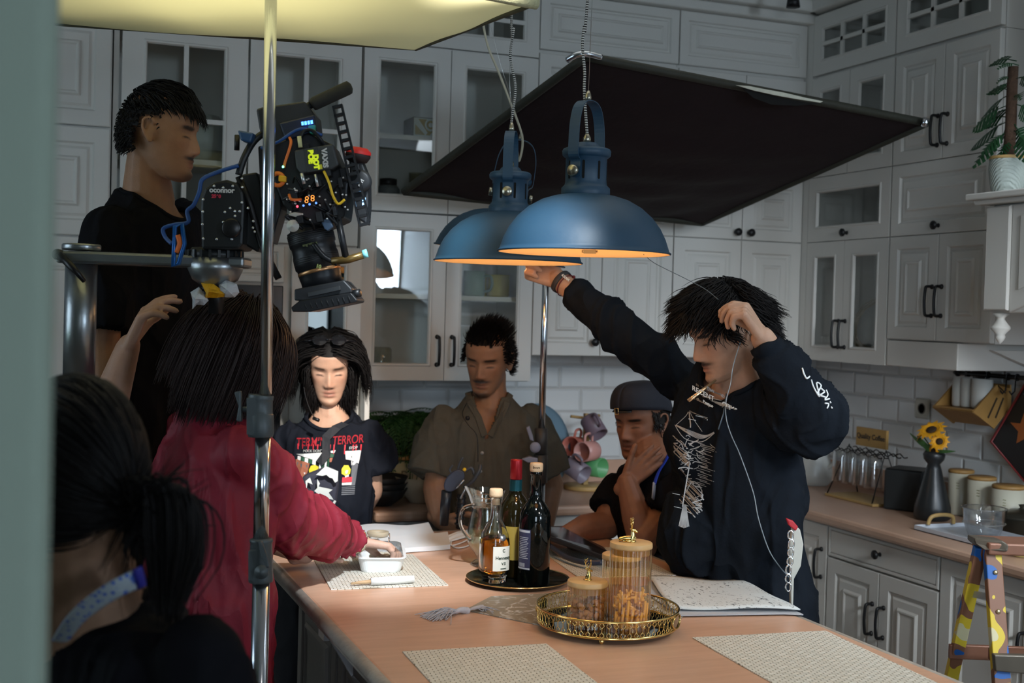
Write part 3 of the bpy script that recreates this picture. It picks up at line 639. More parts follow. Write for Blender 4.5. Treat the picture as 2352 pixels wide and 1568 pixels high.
def band(mb,par_bvh,pts,w_,n_off=.003,th=.002,dirs=None):
    """strap lying on a surface: pts projected to the tree"""
    vs=[]
    for i,p in enumerate(pts):
        r=par_bvh.find_nearest(p); q,nn=(r[0],r[1]) if r[0] else (p,V((0,-1,0)))
        t=(pts[min(i+1,len(pts)-1)]-pts[max(i-1,0)]).normalized(); s=t.cross(nn).normalized()
        vs+=[q+nn*n_off-s*w_/2,q+nn*n_off+s*w_/2,q+nn*(n_off+th)+s*w_/2,q+nn*(n_off+th)-s*w_/2]
    k=len(pts); fs=[(i*4+j,i*4+(j+1)%4,i*4+4+(j+1)%4,i*4+4+j) for i in range(k-1) for j in range(4)]; fs+=[(0,1,2,3),(k*4-1,k*4-2,k*4-3,k*4-4)]
    return mb.add(vs,fs)
def print_on(mb,tree,O,U,W,items,off=.0025,mi=0,maxd=.2):
    """project flat print vertices (u,w) along the view normal of frame onto the cloth"""
    U=V(U).normalized(); W=V(W).normalized(); N_=U.cross(W).normalized()
    def f(u,w_,z=0):
        p=O+U*u+W*w_+N_*.25; h=tree.ray_cast(p,-N_,.6)
        return (h[0]+N_*(off+z)) if h[0] is not None else O+U*u+W*w_-N_*.02
    return f
def poly_print(mb,f,poly,mi=0):
    bm=bmesh.new(); vs=[bm.verts.new((x,y,0)) for x,y in poly]; bm.faces.new(vs)
    bmesh.ops.triangulate(bm,faces=bm.faces[:])
    for _ in range(2): bmesh.ops.subdivide_edges(bm,edges=[e for e in bm.edges if e.calc_length()>.012],cuts=1)
    bmesh.ops.triangulate(bm,faces=bm.faces[:])
    bm.verts.ensure_lookup_table(); bm.verts.index_update()
    mb.add([f(v.co.x,v.co.y) for v in bm.verts],[tuple(v.index for v in q.verts) for q in bm.faces],mi); bm.free()
# ------------------------------------------------------------------ people: the eight figures
TW=V((-math.sin(TH),-math.cos(TH),0)); UZ=V((0,0,1))
def I(a,b,c): return r0*a+UZ*b+TW*c
def sleeve(mb,pts,rs):
    rs=[rs[0]*.74]+list(rs[1:]); rs[1]*=.93; pts=[V(pts[0])-UZ*.010]+[V(q) for q in pts[1:]]; mb.ell(pts[0],rs[0]*1.0); mb.tube(bez(pts,5),list(np.interp(np.linspace(0,len(pts)-1,(len(pts)-1)*5+1),range(len(pts)),rs)),18)
def at(o,px,py,d): return P(px,py,d)
tan=(.50,.30,.20); tan2=(.34,.18,.105); deep=(.27,.13,.075)
shirt_black=mat('cotton_black',(.007,.007,.009),.9,0,.15,30,.15,.08,sheen=0)
shirt_navy=mat('cotton_charcoal',(.010,.012,.018),.9,0,.15,30,.15,.08,sheen=0)
khaki=mat('cotton_grey_green',(.075,.070,.055),.85,0,.1,40,.2,.25)
maroon=mat('blouse_maroon',(.235,.018,.035),.6,0,.12,20,.1,.35); drape(maroon,6,.05); drape(shirt_black,7,.05); drape(shirt_navy,7,.05); drape(khaki,6,.045)
trous=mat('trousers_dark',(.02,.02,.022),.85,0,.1,30,.1,.2)
def lower(par,Pc,Pa,fz,fwd,m=None,g=.02,mb=None,top=.085):
    b=MB(); legs(b,Pc,Pa,fz,fwd,g,top=top); h=V(Pa).normalized(); loft(b,[(Pc+UZ*.10,h*.15,V(fwd)*.12),(Pc,h*.175,V(fwd)*.13),(Pc-UZ*.12,h*.17,V(fwd)*.13)]); cloth(par,'trousers',b,m or trous,.011,.006,8,seed=3); shoes(par,Pc,Pa,fz,fwd)
# --- 1 camera operator, far left -------------------------------------------------
p=thing('person','person in black T-shirt with short black hair in profile, standing behind the cinema camera','person',(P(330,960,3.32).x,P(330,960,3.32).y,.45))
H=Head(P(374,306,3.22),I(.985,-.12,.02),UZ+I(.1,0,0),1.0,1.0)
Rs,Ls,Pc=P(250,520,3.13),P(418,500,3.43),P(322,975,3.34); ax=(Rs-Ls)
b=MB(); H.add(b); b.caps(H.w3(0,-.035,-.05),(Rs+Ls)/2+UZ*.05+I(.02,0,0),.045,.052); b.caps(H.w3(0,-.04,-.06),(Rs+Ls)/2+UZ*.0+I(.0,0,0),.043,.075)
torso(b,Ls,Rs,Pc,ax); el,wr=P(235,800,3.1),P(250,1040,3.05); limb(b,[Rs,el,wr],[.055,.042,.030]); hand(b,wr,I(.05,-1,0),I(1,0,0),I(0,0,1))
el2,wr2=P(395,790,3.55),P(370,1000,3.57); limb(b,[Ls,el2,wr2],[.055,.042,.030]); hand(b,wr2,I(.05,-1,0),I(-1,0,0),I(0,0,1))
legs(b,Pc,ax,.45,I(1,0,0)); body(p,b,.0042,(.30,.155,.085),H,(1,1,.8))
def reg1(x,y,z): return not(abs(x)>.055 and abs(y+.012)<.020 and z<.024) and (z>.05 or (y<.015 and z>-.0) or (y<-.04 and z>-.055))
hair(p,H,reg1,lambda L:(.038 if L.y>-.03 else .028) if L.z>.05 else .008,lambda L,u:V((L.x*2,.7 if L.z>.04 else -.2,-.85 if L.y>.05 else (-.5 if L.z<.09 else -.05))),2600,.0024,.016,3,grav=.25,jit=.16)
b=MB(); torso(b,Ls,Rs,Pc,ax,g=.022,low=.05); sleeve(b,[Rs,Rs.lerp(el,.4),Rs.lerp(el,.85)],[.088,.082,.078]); sleeve(b,[Ls,Ls.lerp(el2,.5),Ls.lerp(el2,.8)],[.082,.078,.075])
nk=(Rs+Ls)/2+UZ*.075+I(.03,0,0); cloth(p,'t_shirt',b,shirt_black,.008,.007,7,seed=1,rib=.006,cutf=lambda q:(q-nk).length<.098)
lower(p,Pc,ax,.45,I(1,0,0),mat('trousers_olive',(.045,.042,.022),.9,0,.1,30,.1,.2))
# --- 2 person mostly hidden, raised forearm --------------------------------------
Pc=P(60,1330,3.12); p=thing('person','person almost hidden at the left edge, bare forearm raised beside the silver dolly column','person',(Pc.x,Pc.y,0))
H=Head(P(-20,745,3.05),I(.9,-.2,-.3),UZ,1,1); Ls,Rs=P(-60,940,3.25),P(40,935,2.97); ax=Rs-Ls
b=MB(); H.add(b); b.caps(H.w3(0,-.03,-.06),(Ls+Rs)/2+UZ*.04,.055,.06); torso(b,Ls,Rs,Pc,ax)
el,wr=P(222,1015,2.96),P(293,800,2.98); limb(b,[Rs,el],[.055,.046]); limb(b,[el,el.lerp(wr,.35),wr],[.047,.046,.029]); hand(b,wr,I(.42,.9,.1),I(.9,-.35,-.2),I(-.1,.3,-.9),each=[(25,20,10),(32,25,15),(38,30,15),(42,30,20)],s=1.12,fan=.05)
el2=P(-60,1200,3.3); limb(b,[Ls,el2,P(-40,1320,3.2)],[.055,.042,.03]); hand(b,P(-40,1320,3.2),I(.6,-.6,0),I(0,-.5,.5),I(0,1,0))
legs(b,Pc,ax,0,I(1,0,0)); body(p,b,.0042,(.40,.225,.15),H,(1,.2,.2))
hair(p,H,lambda x,y,z:z>.05 or(y<.02 and z>-.05),lambda L:.05,lambda L,u:V((L.x,-.3,-.5)),1200,.004,.010,5)
b=MB(); torso(b,Ls,Rs,Pc,ax,g=.02,low=.05); sleeve(b,[Rs,Rs.lerp(el,.35),Rs.lerp(el,.7)],[.082,.078,.072]); sleeve(b,[Ls,Ls.lerp(el2,.8)],[.08,.07]); cloth(p,'t_shirt',b,shirt_black,.01,.006,7,seed=2)
lower(p,Pc,ax,0,I(1,0,0))
# --- 3 woman in maroon blouse ------------------------------------------------------
Pc=P(472,1400,2.95); p=thing('person','woman in a maroon long-sleeved blouse with dark bobbed hair, reaching to the white food box','person',(Pc.x,Pc.y,0))
H=Head(P(548,800,2.95),I(.72,-.33,-.6),UZ+I(.25,0,-.1),.97,.85); Rs,Ls=P(520,1040,2.88),P(470,985,3.22); Rs=P(550,1030,2.84); Ls=P(440,985,3.10); ax=Rs-Ls
b=MB(); H.add(b); nb=(Rs+Ls)/2+UZ*.07; b.caps(H.w3(0,-.03,-.06),nb,.05,.055); b.caps(H.w3(0,-.03,-.06),nb-UZ*.03,.05,.08); torso(b,Ls,Rs,Pc,ax,sc=.95)
el,wr=P(655,1190,3.05),P(820,1243,3.43); limb(b,[Rs,el,wr],[.05,.04,.026])
hand(b,wr+I(.004,0,0),I(.92,-.16,-.2),I(.25,-1,.1),I(.1,.1,-1),each=[(38,38,18),(30,45,30),(40,50,30),(45,50,30)],th=(.75,.5,.45,15),s=1.0)
el2,wr2=P(560,1215,3.3),P(700,1272,3.44); limb(b,[Ls,el2,wr2],[.05,.04,.028]); hand(b,wr2,I(.9,.25,-.3),I(.1,-1,0),I(0,.1,1),s=.92)
legs(b,Pc,ax,0,I(.8,0,-.6)); body(p,b,.0038,(.60,.38,.29),H,(.7,0,0))
regb=lambda x,y,z:(z>.05) or (y<.045 and z>-.12)
def fall(L):
    r=math.hypot(L.x/.088,(L.y+.006)/.108)
    if L.z>.03 and r<1: return V((L.x*11,(L.y+.006)*8,-.12-.5*r))
    return V((-L.x*.8,-L.y*.5,-1))
def flb(L,u): return fall(L)
def lenb(L): return .20 if L.z>.06 else max(.05,.16+L.z*.6)
hair(p,H,regb,lenb,flb,3200,.0026,.022,7,MT['hair_brown'],steps=10,grav=0,jit=.06,puff=1.0)
def slm(mb):
    sleeve(mb,[Rs,Rs.lerp(el,.5)+UZ*.01,el,el.lerp(wr,.55),el.lerp(wr,.76)],[.088,.086,.085,.070,.040]); mb.tube([el.lerp(wr,.75),el.lerp(wr,.80),el.lerp(wr,.88)],[.038,.044,.058],18)
    sleeve(mb,[Ls,Ls.lerp(el2,.5),el2,el2.lerp(wr2,.45)],[.08,.08,.078,.06])
b=MB(); torso(b,Ls,Rs,Pc,ax,g=.03,low=.35,long=.03,sc=.98); slm(b); nk=nb+UZ*.02+I(.04,.02,-.02)
cuff=el.lerp(wr,.86)
cloth(p,'blouse',b,maroon,.0065,.009,8,(1,1,.25),seed=11,rib=.004,cutf=lambda q:(q-nk).length<.082)
wb=MB(); wc=wr.lerp(el,.02); wd=(wr-el).normalized(); wa=wd.orthogonal().normalized(); wbb=wd.cross(wa)
wb.tube([wc+(wa*math.cos(t)+wbb*math.sin(t))*.031 for t in np.linspace(0,2*PI,28,endpoint=False)],.0055,8,close=True,up=wd); wb.lathe([(0,.007),(.015,.006),(.016,0),(.015,-.003)],wc+I(0,.026,.018),I(0,.8,.6),18); wb.build('bracelet_watch',mat('steel_gold',(.75,.68,.5),.25,.9),p)
rg=MB(); rc=wr+I(.088,.012,.0); rg.tube([rc+(I(0,math.cos(t),math.sin(t)))*.0115 for t in np.linspace(0,2*PI,20,endpoint=False)],.0016,6,close=True); rg.build('ring',mat('silver',(.8,.8,.8),.15,1),p)
lower(p,Pc,ax,0,I(.8,0,-.6),mat('skirt_maroon',(.2,.02,.035),.7,0,.1,20,.1,.3))
# --- 4 long-haired man --------------------------------------------------------------
Pc=P(752,1290,4.2); p=thing('person','person with shoulder-length black hair, black printed T-shirt and crossbody bag, looking down','person',(Pc.x,Pc.y,0))
H=Head(P(757,842,4.2),I(.13,-.28,.95),UZ+I(-.02,0,0),.99,.9,.97); Rs,Ls=P(668,990,4.22),P(848,988,4.22); ax=Rs-Ls
b=MB(); H.add(b); nb=(Rs+Ls)/2+UZ*.045; b.caps(H.w3(0,-.03,-.06),nb,.048,.052); torso(b,Ls,Rs,Pc,ax,sc=.86,hipw=.14)
for S_,e,w_ in ((Rs,P(660,1125,4.25),P(700,1210,4.36)),(Ls,P(852,1128,4.28),P(815,1205,4.38))): limb(b,[S_,e,w_],[.050,.040,.028]); hand(b,w_,I(0,-.8,-.5),I(0,0,-1),I(0,.3,0)+r0*(.9 if S_ is Rs else -.9),s=.95)
legs(b,Pc,ax,0,I(0,0,1)); body(p,b,.0036,(.52,.31,.215),H,(.75,.12,.05))
def reg4(x,y,z):
    if z>.062: return True
    if y>.050: return abs(x)>.060 and z>-.02
    return z>-.10
def fl4(L,u):
    if L.z>.03 and abs(L.x)<.078: return V(((1 if L.x>0 else -1)*(.9 if L.y>0 else .5),-.12,-.3))
    return V((L.x*(1.5 if L.z<-.09 else -.2),-.04,-1))
hair(p,H,reg4,lambda L:.20 if L.z>.05 else max(.05,.145+L.z),fl4,2800,.0025,.017,9,steps=11,grav=0,jit=.12,puff=1.1,curl=.16)
b=MB(); torso(b,Ls,Rs,Pc,ax,g=.022,low=.02,long=.0,hipw=.14,sc=.86); Le,Re=P(866,1070,4.27),P(640,1070,4.27); sleeve(b,[Ls+UZ*-.01,Ls.lerp(Le,.5),Le],[.074,.076,.082]); sleeve(b,[Rs+UZ*-.01,Rs.lerp(Re,.5),Re],[.074,.076,.082])
nk=nb+UZ*.045+I(0,0,.045); ts=cloth(p,'t_shirt',b,shirt_navy,.0065,.006,7,seed=21,rib=.007,cutf=lambda q:(q-nk).length<.088)
tr=bvh(ts); O=P(757,1080,4.05); k=1/683.
f=print_on(None,tr,O,I(1,0,0),UZ+I(.02,0,0),None)
ink=[mat('ink_red',(.62,.03,.05),.7),mat('ink_white',(.72,.74,.74),.7),mat('ink_yellow',(.75,.62,.04),.7),mat('ink_green',(.02,.09,.05),.7),mat('ink_brown',(.34,.12,.07),.7),mat('ink_grey',(.12,.13,.15),.7)]
def pp(mb,mi,*pts): poly_print(mb,f,[((x-757)*k,(1080-y)*k) for x,y in pts],mi)
b=MB()
for s_,x,y,sz in (('TERMIN',706,1024,.0285),('TERROR',787,1018,.0285)):
    text_into(b,s_,sz,O,I(1,0,0),UZ,mi=0,bold=.0003,fn=lambda u,v,z,x=x,y=y:f((x-757)*k+u*(1.0 if x<750 else .92),(1080-y)*k+v*1.35+u*.06,0))
rnd=random.Random(4)
for x in (676,687,700,712,722,735,749,758,782,800,806,816): L_=rnd.uniform(8,22); pp(b,0,(x-1.6,1028),(x+1.6,1028),(x+1,1030+L_),(x-1,1030+L_))
for s_,x,y in (("ROCK DON'T",712,1043),('STOP',800,1035)): text_into(b,s_,.011,O,I(1,0,0),UZ,mi=1,bold=.0004,fn=lambda u,v,z,x=x,y=y:f((x-757)*k+u,(1080-y)*k+v+u*.06,.0002))
pp(b,1,(672,1052),(747,1044),(749,1052),(730,1068),(712,1062)); 
for i in range(5): x=676+i*9; pp(b,3 if i%2 else 1,(x,1056+i*1.5),(x+8,1057+i*1.6),(x+8,1066+i*2),(x,1064+i*2))
for i in range(4): x=728+i*6; pp(b,3 if i%2 else 1,(x,1070-i*3),(x+5,1067-i*3),(x+4,1088-i*4),(x,1090-i*3))
pp(b,4,(672,1063),(706,1070),(702,1092),(690,1106),(671,1090)); pp(b,1,(676,1088),(698,1092),(689,1104)); pp(b,5,(676,1070),(702,1075),(700,1082),(675,1078))
pp(b,2,(705,1085),(709,1076),(718,1073),(727,1077),(726,1088),(716,1093),(706,1092)); pp(b,2,(778,1082),(783,1073),(792,1073),(798,1082),(797,1092),(788,1097),(779,1092))
pp(b,1,(783,1042),(817,1041),(814,1070),(797,1062),(786,1060)); pp(b,5,(800,1062),(813,1072),(809,1118),(800,1118)); pp(b,1,(786,1084),(793,1084),(795,1098),(787,1100)); pp(b,0,(781,1100),(802,1099),(802,1110),(781,1111)); pp(b,1,(781,1112),(802,1111),(801,1117),(781,1117))
pp(b,1,(798,1064),(806,1061),(810,1066),(806,1074),(799,1073)); pp(b,1,(751,1042),(762,1040),(760,1046),(752,1046)); pp(b,3,(751,1048),(760,1048),(758,1056),(751,1056)); pp(b,4,(751,1057),(757,1057),(755,1066),(751,1066))
for i in range(5): pp(b,5,(781,1121+i*4),(810,1120+i*4),(809,1122+i*4),(781,1123+i*4))
b.build('shirt_print',ink,ts,fix=False)
bag=MB(); tw=I(0,0,1)
bc=P(727,1148,3.98); bpts=[P(x,y,4.01) for x,y in ((700,1088),(722,1080),(752,1068),(776,1078),(780,1110),(776,1146),(758,1180),(742,1205),(722,1225),(700,1200),(690,1150))]
bag.prism(bpts,I(0,0,.055)); bo=bag.build('crossbody_bag',mat('bag_dark',(.03,.032,.05),.8,0,.15,30,.1),p,bev=.012)
bp_=MB()
for pts in ([(712,1096),(718,1112),(707,1107),(704,1125),(702,1104)],[(729,1100),(735,1110),(732,1117),(764,1124),(755,1131),(766,1147),(742,1142),(722,1127),(729,1120)],[(712,1130),(731,1146),(744,1163),(726,1162),(733,1180),(718,1184),(706,1165)],[(726,1090),(748,1070),(777,1082),(776,1104),(770,1108),(764,1098),(757,1096),(750,1090),(741,1092)]):
    bp_.prism([P(x,y,3.935) for x,y in pts],I(0,0,.003))
bp_.build('bag_pattern',mat('bag_white',(.62,.66,.64),.8),bo)
b=MB(); band(b,tr,[P(x,y,4.0) for x,y in ((735,1062),(752,1030),(768,990),(780,965),(792,940))],.030,n_off=.004); b.build('bag_strap',mat('webbing',(.02,.022,.028),.8),bo); b=MB(); b.tube([P(770,1150,3.95),P(752,1178,3.93),P(734,1208,3.9)],.004,8); b.build('pale_strap',MT['bag_white'],bo)
g=MB()
for sd in (-1,1):
    c=H.w3(sd*.032,.070,.118); g.lathe([(.0,.001),(.024,.001),(.025,0),(.024,-.001),(0,-.001)],c,H.F*.45+H.U*.9,20)
    g.tube([H.w3(sd*.055,.068,.116),H.w3(sd*.088,.03,.10),H.w3(sd*.095,-.05,.08)],.003,6)
g.tube([H.w3(-.01,.072,.12),H.w3(.01,.072,.12)],.003,6); g.build('sunglasses',mat('sunglass_black',(.01,.01,.012),.15),p)
m=MB(); m.tube(bez([P(698,888,4.05),P(703,915,4.05),P(714,945,4.05),P(724,960,4.05)],5),.0014,6); m.tube([P(720,960,4.05),P(732,965,4.04)],.006,8); m.build('lapel_microphone',black,p)
lower(p,Pc,ax,0,I(0,0,1))
# --- 5 man in grey-green shirt ----------------------------------------------------------
Pc=P(1128,1270,4.36); p=thing('person','person with moustache in an open-necked grey-green shirt at the far side of the island','person',(Pc.x,Pc.y,0))
H=Head(P(1121,826,4.33),I(-.30,-.24,.92),UZ+I(.04,0,0),1.0,1.0,1.0); Rs,Ls=P(1022,962,4.3),P(1222,956,4.40); ax=Rs-Ls
b=MB(); H.add(b); nb=(Rs+Ls)/2+UZ*.055; b.caps(H.w3(0,-.03,-.06),nb,.053,.058); b.caps(H.w3(0,-.02,-.07),nb-UZ*.03,.05,.075); torso(b,Ls,Rs,Pc,ax,sc=1.0)
eR,wR,eL,wL=P(1002,1118,4.22),P(1012,1196,4.2),P(1266,1112,4.5),P(1250,1222,4.46)
limb(b,[Rs,eR],[.056,.044]); limb(b,[eR,eR.lerp(wR,.4),wR],[.046,.044,.03]); limb(b,[Ls,eL,wL],[.056,.044,.03])
hand(b,wR,I(.75,-.45,.35),I(.3,.2,-.9),I(.2,.9,.2),each=[(40,50,30)]*4); hand(b,wL,I(-.2,-.9,.1),I(-1,0,-.2),I(0,0,1),curl=(30,40,20))
legs(b,Pc,ax,0,I(0,0,1)); body(p,b,.0036,(.245,.128,.074),H,(1,1,.85))
def reg5(x,y,z): return z>.066-.15*abs(x) or (y<.035 and z>.0) or (y<-.03 and z>-.055)
def fl5(L,u): return V((-.35+L.x*3,.45 if L.y>0 else -.2,.75 if L.z>.06 else .0))
hair(p,H,reg5,lambda L:.042 if L.z>.06 else .016,fl5,2600,.0022,.014,13,grav=.05,jit=.35)
b=MB(); torso(b,Ls,Rs,Pc,ax,g=.028,low=.14,long=.01); sR,sL=P(985,1092,4.24),P(1262,1090,4.40); sleeve(b,[Rs,Rs.lerp(sR,.5),sR],[.080,.086,.084]); sleeve(b,[Ls,Ls.lerp(sL,.5),sL],[.080,.086,.084])
nk=nb+UZ*.035
def cut5(q):
    d=q-nk; u=d.dot(r0); w_=d.z; t=d.dot(TW)
    return (d.length<.075) or (t>.03 and -.155<w_<.03 and abs(u+.005)<.052*(w_+.155)/.155+.002)
ks_=cloth(p,'shirt',b,khaki,.0065,.006,7,seed=31,cutf=cut5)
tr=bvh(ks_); b=MB()
for y in (1045,1095,1145,1190): h=tr.find_nearest(P(1106+ (y-1045)*.02,y,4.1)); b.lathe([(.0055,0),(.006,.002),(.0,.003)],h[0]+h[1]*.002,h[1],12)
b.build('button',mat('button_grey',(.3,.3,.3),.3),ks_); b=MB(); band(b,tr,[P(x,y,4.1) for x,y in ((1100,1010),(1101,1060),(1102,1110),(1104,1160),(1105,1200))],.03,n_off=.001,th=.003); b.build('button_placket',khaki,ks_)
b=MB()
for sd in (-1,1): band(b,tr,[nk+r0*(sd*x)+UZ*z+TW*t for x,z,t in ((.06,.03,-.05),(.075,.02,.02),(.062,-.03,.07),(.035,-.085,.10),(.006,-.145,.11))],.022,n_off=.001,th=.006)
b.build('collar',khaki,ks_)
m=MB(); m.tube(bez([P(1072,925,4.2),P(1062,950,4.15),P(1075,975,4.13),P(1095,1000,4.12),P(1098,1060,4.12)],5),.0015,6); m.ell(P(1074,960,4.14),.008); m.build('lapel_microphone',black,p)
lower(p,Pc,ax,0,I(0,0,1))
# --- 6 seated man in cap -------------------------------------------------------------------
Pc=P(1570,1320,3.98); p=thing('person','person seated at the island in a backwards dark cap, cheek resting on one hand','person',(Pc.x,Pc.y,0))
H=Head(P(1472,968,4.08),I(-.68,-.14,.72),UZ+I(-.06,0,0),1.0,1.05,1.03); Rs,Ls=P(1400,1140,3.92),P(1560,1125,4.15); Rs,Ls=P(1418,1118,4.12),P(1578,1104,3.86); ax=Rs-Ls
b=MB(); H.add(b); nb=(Rs+Ls)/2+UZ*.075; b.caps(H.w3(0,-.03,-.06),nb,.055,.062); torso(b,Ls,Rs,Pc,ax,sc=1.0)
eR,wR=P(1370,1222,4.0),P(1300,1228,3.95); eR=P(1392,1206,4.05); limb(b,[Rs,eR],[.058,.048]); limb(b,[eR,P(1345,1212,4.0),wR],[.048,.045,.03]); hand(b,wR,I(-.9,.12,.1),I(0,-1,.2),I(.1,.3,.9),curl=(15,20,15))
eL,wL=P(1478,1238,3.82),P(1440,1108,3.88); limb(b,[Ls,eL],[.058,.05]); limb(b,[eL,eL.lerp(wL,.4),wL],[.05,.047,.032]); hand(b,wL,I(.66,.66,-.05),I(.35,.0,-.9),I(-.7,.65,0),each=[(6,14,10),(8,12,10),(12,14,10),(16,16,10)],th=(.5,.3,-.1,5),s=.93,fan=.02)
th=[Pc+I(-.42,-.02,.2),Pc+I(-.36,-.02,-.1)]
for k_,t in enumerate(th): b.caps(Pc+ax.normalized()*(.08 if k_ else -.08),t,.08,.06); b.caps(t,V((t.x,t.y,.32)),.055,.04)
body(p,b,.0036,(.235,.105,.06),H,(1,.35,.3))
def cp(L,u,z): return H.w3(u*math.sin(L),-.008+z*math.cos(L),0)
capm=mat('cap_navy',(.012,.014,.022),.8,0,.1,40,.15)
b=MB()
def capf(i,j):
    q=2*PI*i; t=j*PI/2; z=.040+(.090)*math.sin(t)**.9; r=math.cos(t)**.55 if j<1 else 0; x=.088*math.sin(q)*r; y=-.010+.110*math.cos(q)*r
    return H.w3(x,y,z+(.018 if math.cos(q)>0 else -.035)*abs(math.cos(q))*(1-j))
b.grid(capf,40,14); cpo=b.build('cap',capm,p); sm=cpo.modifiers.new('s','SOLIDIFY'); sm.thickness=.003; sm.offset=1
b=MB(); b.grid(lambda i,j:H.w3(.075*math.sin((i-.5)*2.2),-.095-.075*j*math.cos((i-.5)*2.4),-.005-.035*j+.015*math.cos((i-.5)*3)),16,6); bo=b.build('brim',capm,cpo); sm=bo.modifiers.new('s','SOLIDIFY'); sm.thickness=.004
b=MB(); b.tube([H.w3(x,.100-abs(x)*.35,.052) for x in (-.035,-.02,0,.02,.035)],.0085,8,flat=.3); b.build('adjuster_strap',mat('strap_black',(.008,.008,.01),.5),cpo)
b=MB(); q=H.w3(.012,.1035,.052); b.tube([q+H.U*.010+H.R*.007,q+H.U*.010-H.R*.007,q-H.U*.010-H.R*.007,q-H.U*.010+H.R*.007],.0018,6,close=True); b.build('buckle',mat('brass',(.75,.55,.25),.3,1),cpo)
hair(p,H,lambda x,y,z:(y<.03 and -.02<z<.04) or (y<-.04 and -.06<z<.04),lambda L:.016,lambda L,u:V((L.x,-.3,-.7)),900,.0018,.006,17,m=MT['hair_dark'],jit=.2)
b=MB(); torso(b,Ls,Rs,Pc,ax,g=.024,low=.05); e2=Rs.lerp(eR,.62); sleeve(b,[Rs,e2],[.082,.076]); e3=Ls.lerp(eL,.6); sleeve(b,[Ls,e3],[.085,.082]); nk=nb+UZ*.04+I(-.02,0,.03)
ts=cloth(p,'t_shirt',b,shirt_black,.008,.007,7,seed=41,rib=.006,cutf=lambda q:(q-nk).length<.080); tr=bvh(ts)
b=MB(); b.tube(bez([P(1538,1030,4.0),P(1530,1055,3.92),P(1512,1085,3.85),P(1502,1115,3.8)],5),.008,8,flat=.3); b.build('lanyard',mat('lanyard_blue',(.005,.04,.45),.6),p)
b=MB(); b.tube([P(1503,1110,3.8),P(1500,1145,3.78)],.014,8,flat=.25); b.build('lanyard_end',mat('lanyard_pale',(.4,.42,.5),.6),p)
b=MB(); b.tube(bez([H.w3(-.078,-.0,-.01),H.w3(-.082,.01,-.03),H.w3(-.075,-.01,-.09),P(1522,1060,3.98)],5),.0016,6); b.ell(H.w3(-.079,.006,-.01),.008); b.build('earpiece',black,p)
b=MB()
for k_,t in enumerate(th): q=Pc+ax.normalized()*(.08 if k_ else -.08); b.caps(q,t,.10,.075); b.caps(t,V((t.x,t.y,.30)),.072,.06)
b.ell(Pc,(.17,.17,.13)); cloth(p,'trousers',b,trous,.012,.006,8)
b=MB()
for t in th: b.box((t.x-.13,t.y-.045,.235),(t.x+.09,t.y+.045,.30))
b.build('shoe',MT['shoe_black'],p,bev=.02)
st=thing('bar_stool','dark round bar stool under the seated man at the island','stool',(Pc.x,Pc.y,0)); zs=Pc.z-.14
b=MB(); b.lathe([(.17,0),(.18,.015),(.175,.04),(0,.045)],(Pc.x,Pc.y,zs-.045),n=28); b.build('seat',mat('stool_seat',(.03,.025,.02),.6),st)
for k_ in range(4):
    q=PI/4+k_*PI/2; b=MB(); b.tube([(Pc.x+.11*math.cos(q),Pc.y+.11*math.sin(q),zs-.045),(Pc.x+.2*math.cos(q),Pc.y+.2*math.sin(q),0)],.014,10); b.build('leg',black,st)
b=MB(); b.tube([(Pc.x+.178*math.cos(q),Pc.y+.178*math.sin(q),.22) for q in np.linspace(0,2*PI,24,endpoint=False)],.009,8,close=True); b.build('footrest',black,st)
# --- 7 man reaching to the lamp ---------------------------------------------------------------
Pc=P(1725,1405,3.52); p=thing('person','person in a loose black long-sleeved printed shirt leaning over the island, hand on a lamp','person',(Pc.x,Pc.y,0))
H=Head(P(1664,762,3.34),I(-.88,-.40,.25),I(-.35,.9,.12),1.03,1.15); Rs,Ls=P(1580,872,3.62),P(1778,932,3.34); ax=Rs-Ls
b=MB(); H.add(b); nb=P(1702,895,3.42); b.caps(H.w3(0,-.035,-.06),nb,.058,.064); b.caps(H.w3(0,-.02,-.06),nb-UZ*.02,.055,.085); torso(b,Ls,Rs,Pc,ax,sc=1.0)
eR,wR=P(1442,772,3.6),P(1283,642,3.72); eL,wL=P(1868,960,3.22),P(1752,777,3.17)
limb(b,[Rs,eR,wR],[.055,.043,.031]); hand(b,wR,I(-.9,.38,-.15),I(.0,.35,.9),I(.4,.9,-.1),each=[(70,75,50),(75,80,50),(80,80,50),(82,80,50)],th=(.8,.35,.5,30),s=1.08)
limb(b,[Ls,eL,wL],[.055,.044,.031]); hand(b,wL,I(-.55,.78,.1),I(-.8,-.45,-.4),I(.75,.6,-.1),each=[(48,38,12),(58,50,28),(66,58,32),(72,62,34)],th=(.75,.15,.65,10),s=1.04)
legs(b,Pc,ax,0,I(-1,0,.2)); body(p,b,.0034,(.47,.285,.195),H,(1,.9,.12))
def reg7(x,y,z):
    if abs(x)>.05 and abs(y+.012)<.028 and z<.018: return False
    if z>.055: return True
    if y>.03: return abs(x)>.066 and z>.03
    return (z>.0) or (y<-.035 and z>-.075)
def fl7(L,u):
    a=math.sin(L.x*60+1.3)*.5
    if L.z>.02 and L.y>-.035: return V((L.x*5+.25+a,.75,-.30+(.3 if L.z>.1 else 0)))
    return V((L.x*5+a,-.6,-.55))
hair(p,H,reg7,lambda L:(.080 if L.z>.03 else .045)*(1.0 if L.y<-.03 else 1),fl7,4200,.0024,.020,23,steps=9,grav=.12,jit=.42,puff=1.15,curl=.26)
b=MB(); torso(b,Ls,Rs,Pc,ax,g=.038,low=.06,long=.01,hipw=.17,neckup=.05)
sleeve(b,[Rs,Rs.lerp(eR,.5)+UZ*-.005,eR,eR.lerp(wR,.45),eR.lerp(wR,.68)],[.085,.074,.070,.058,.046]); b.tube([eR.lerp(wR,.66),eR.lerp(wR,.78)],.041,16)
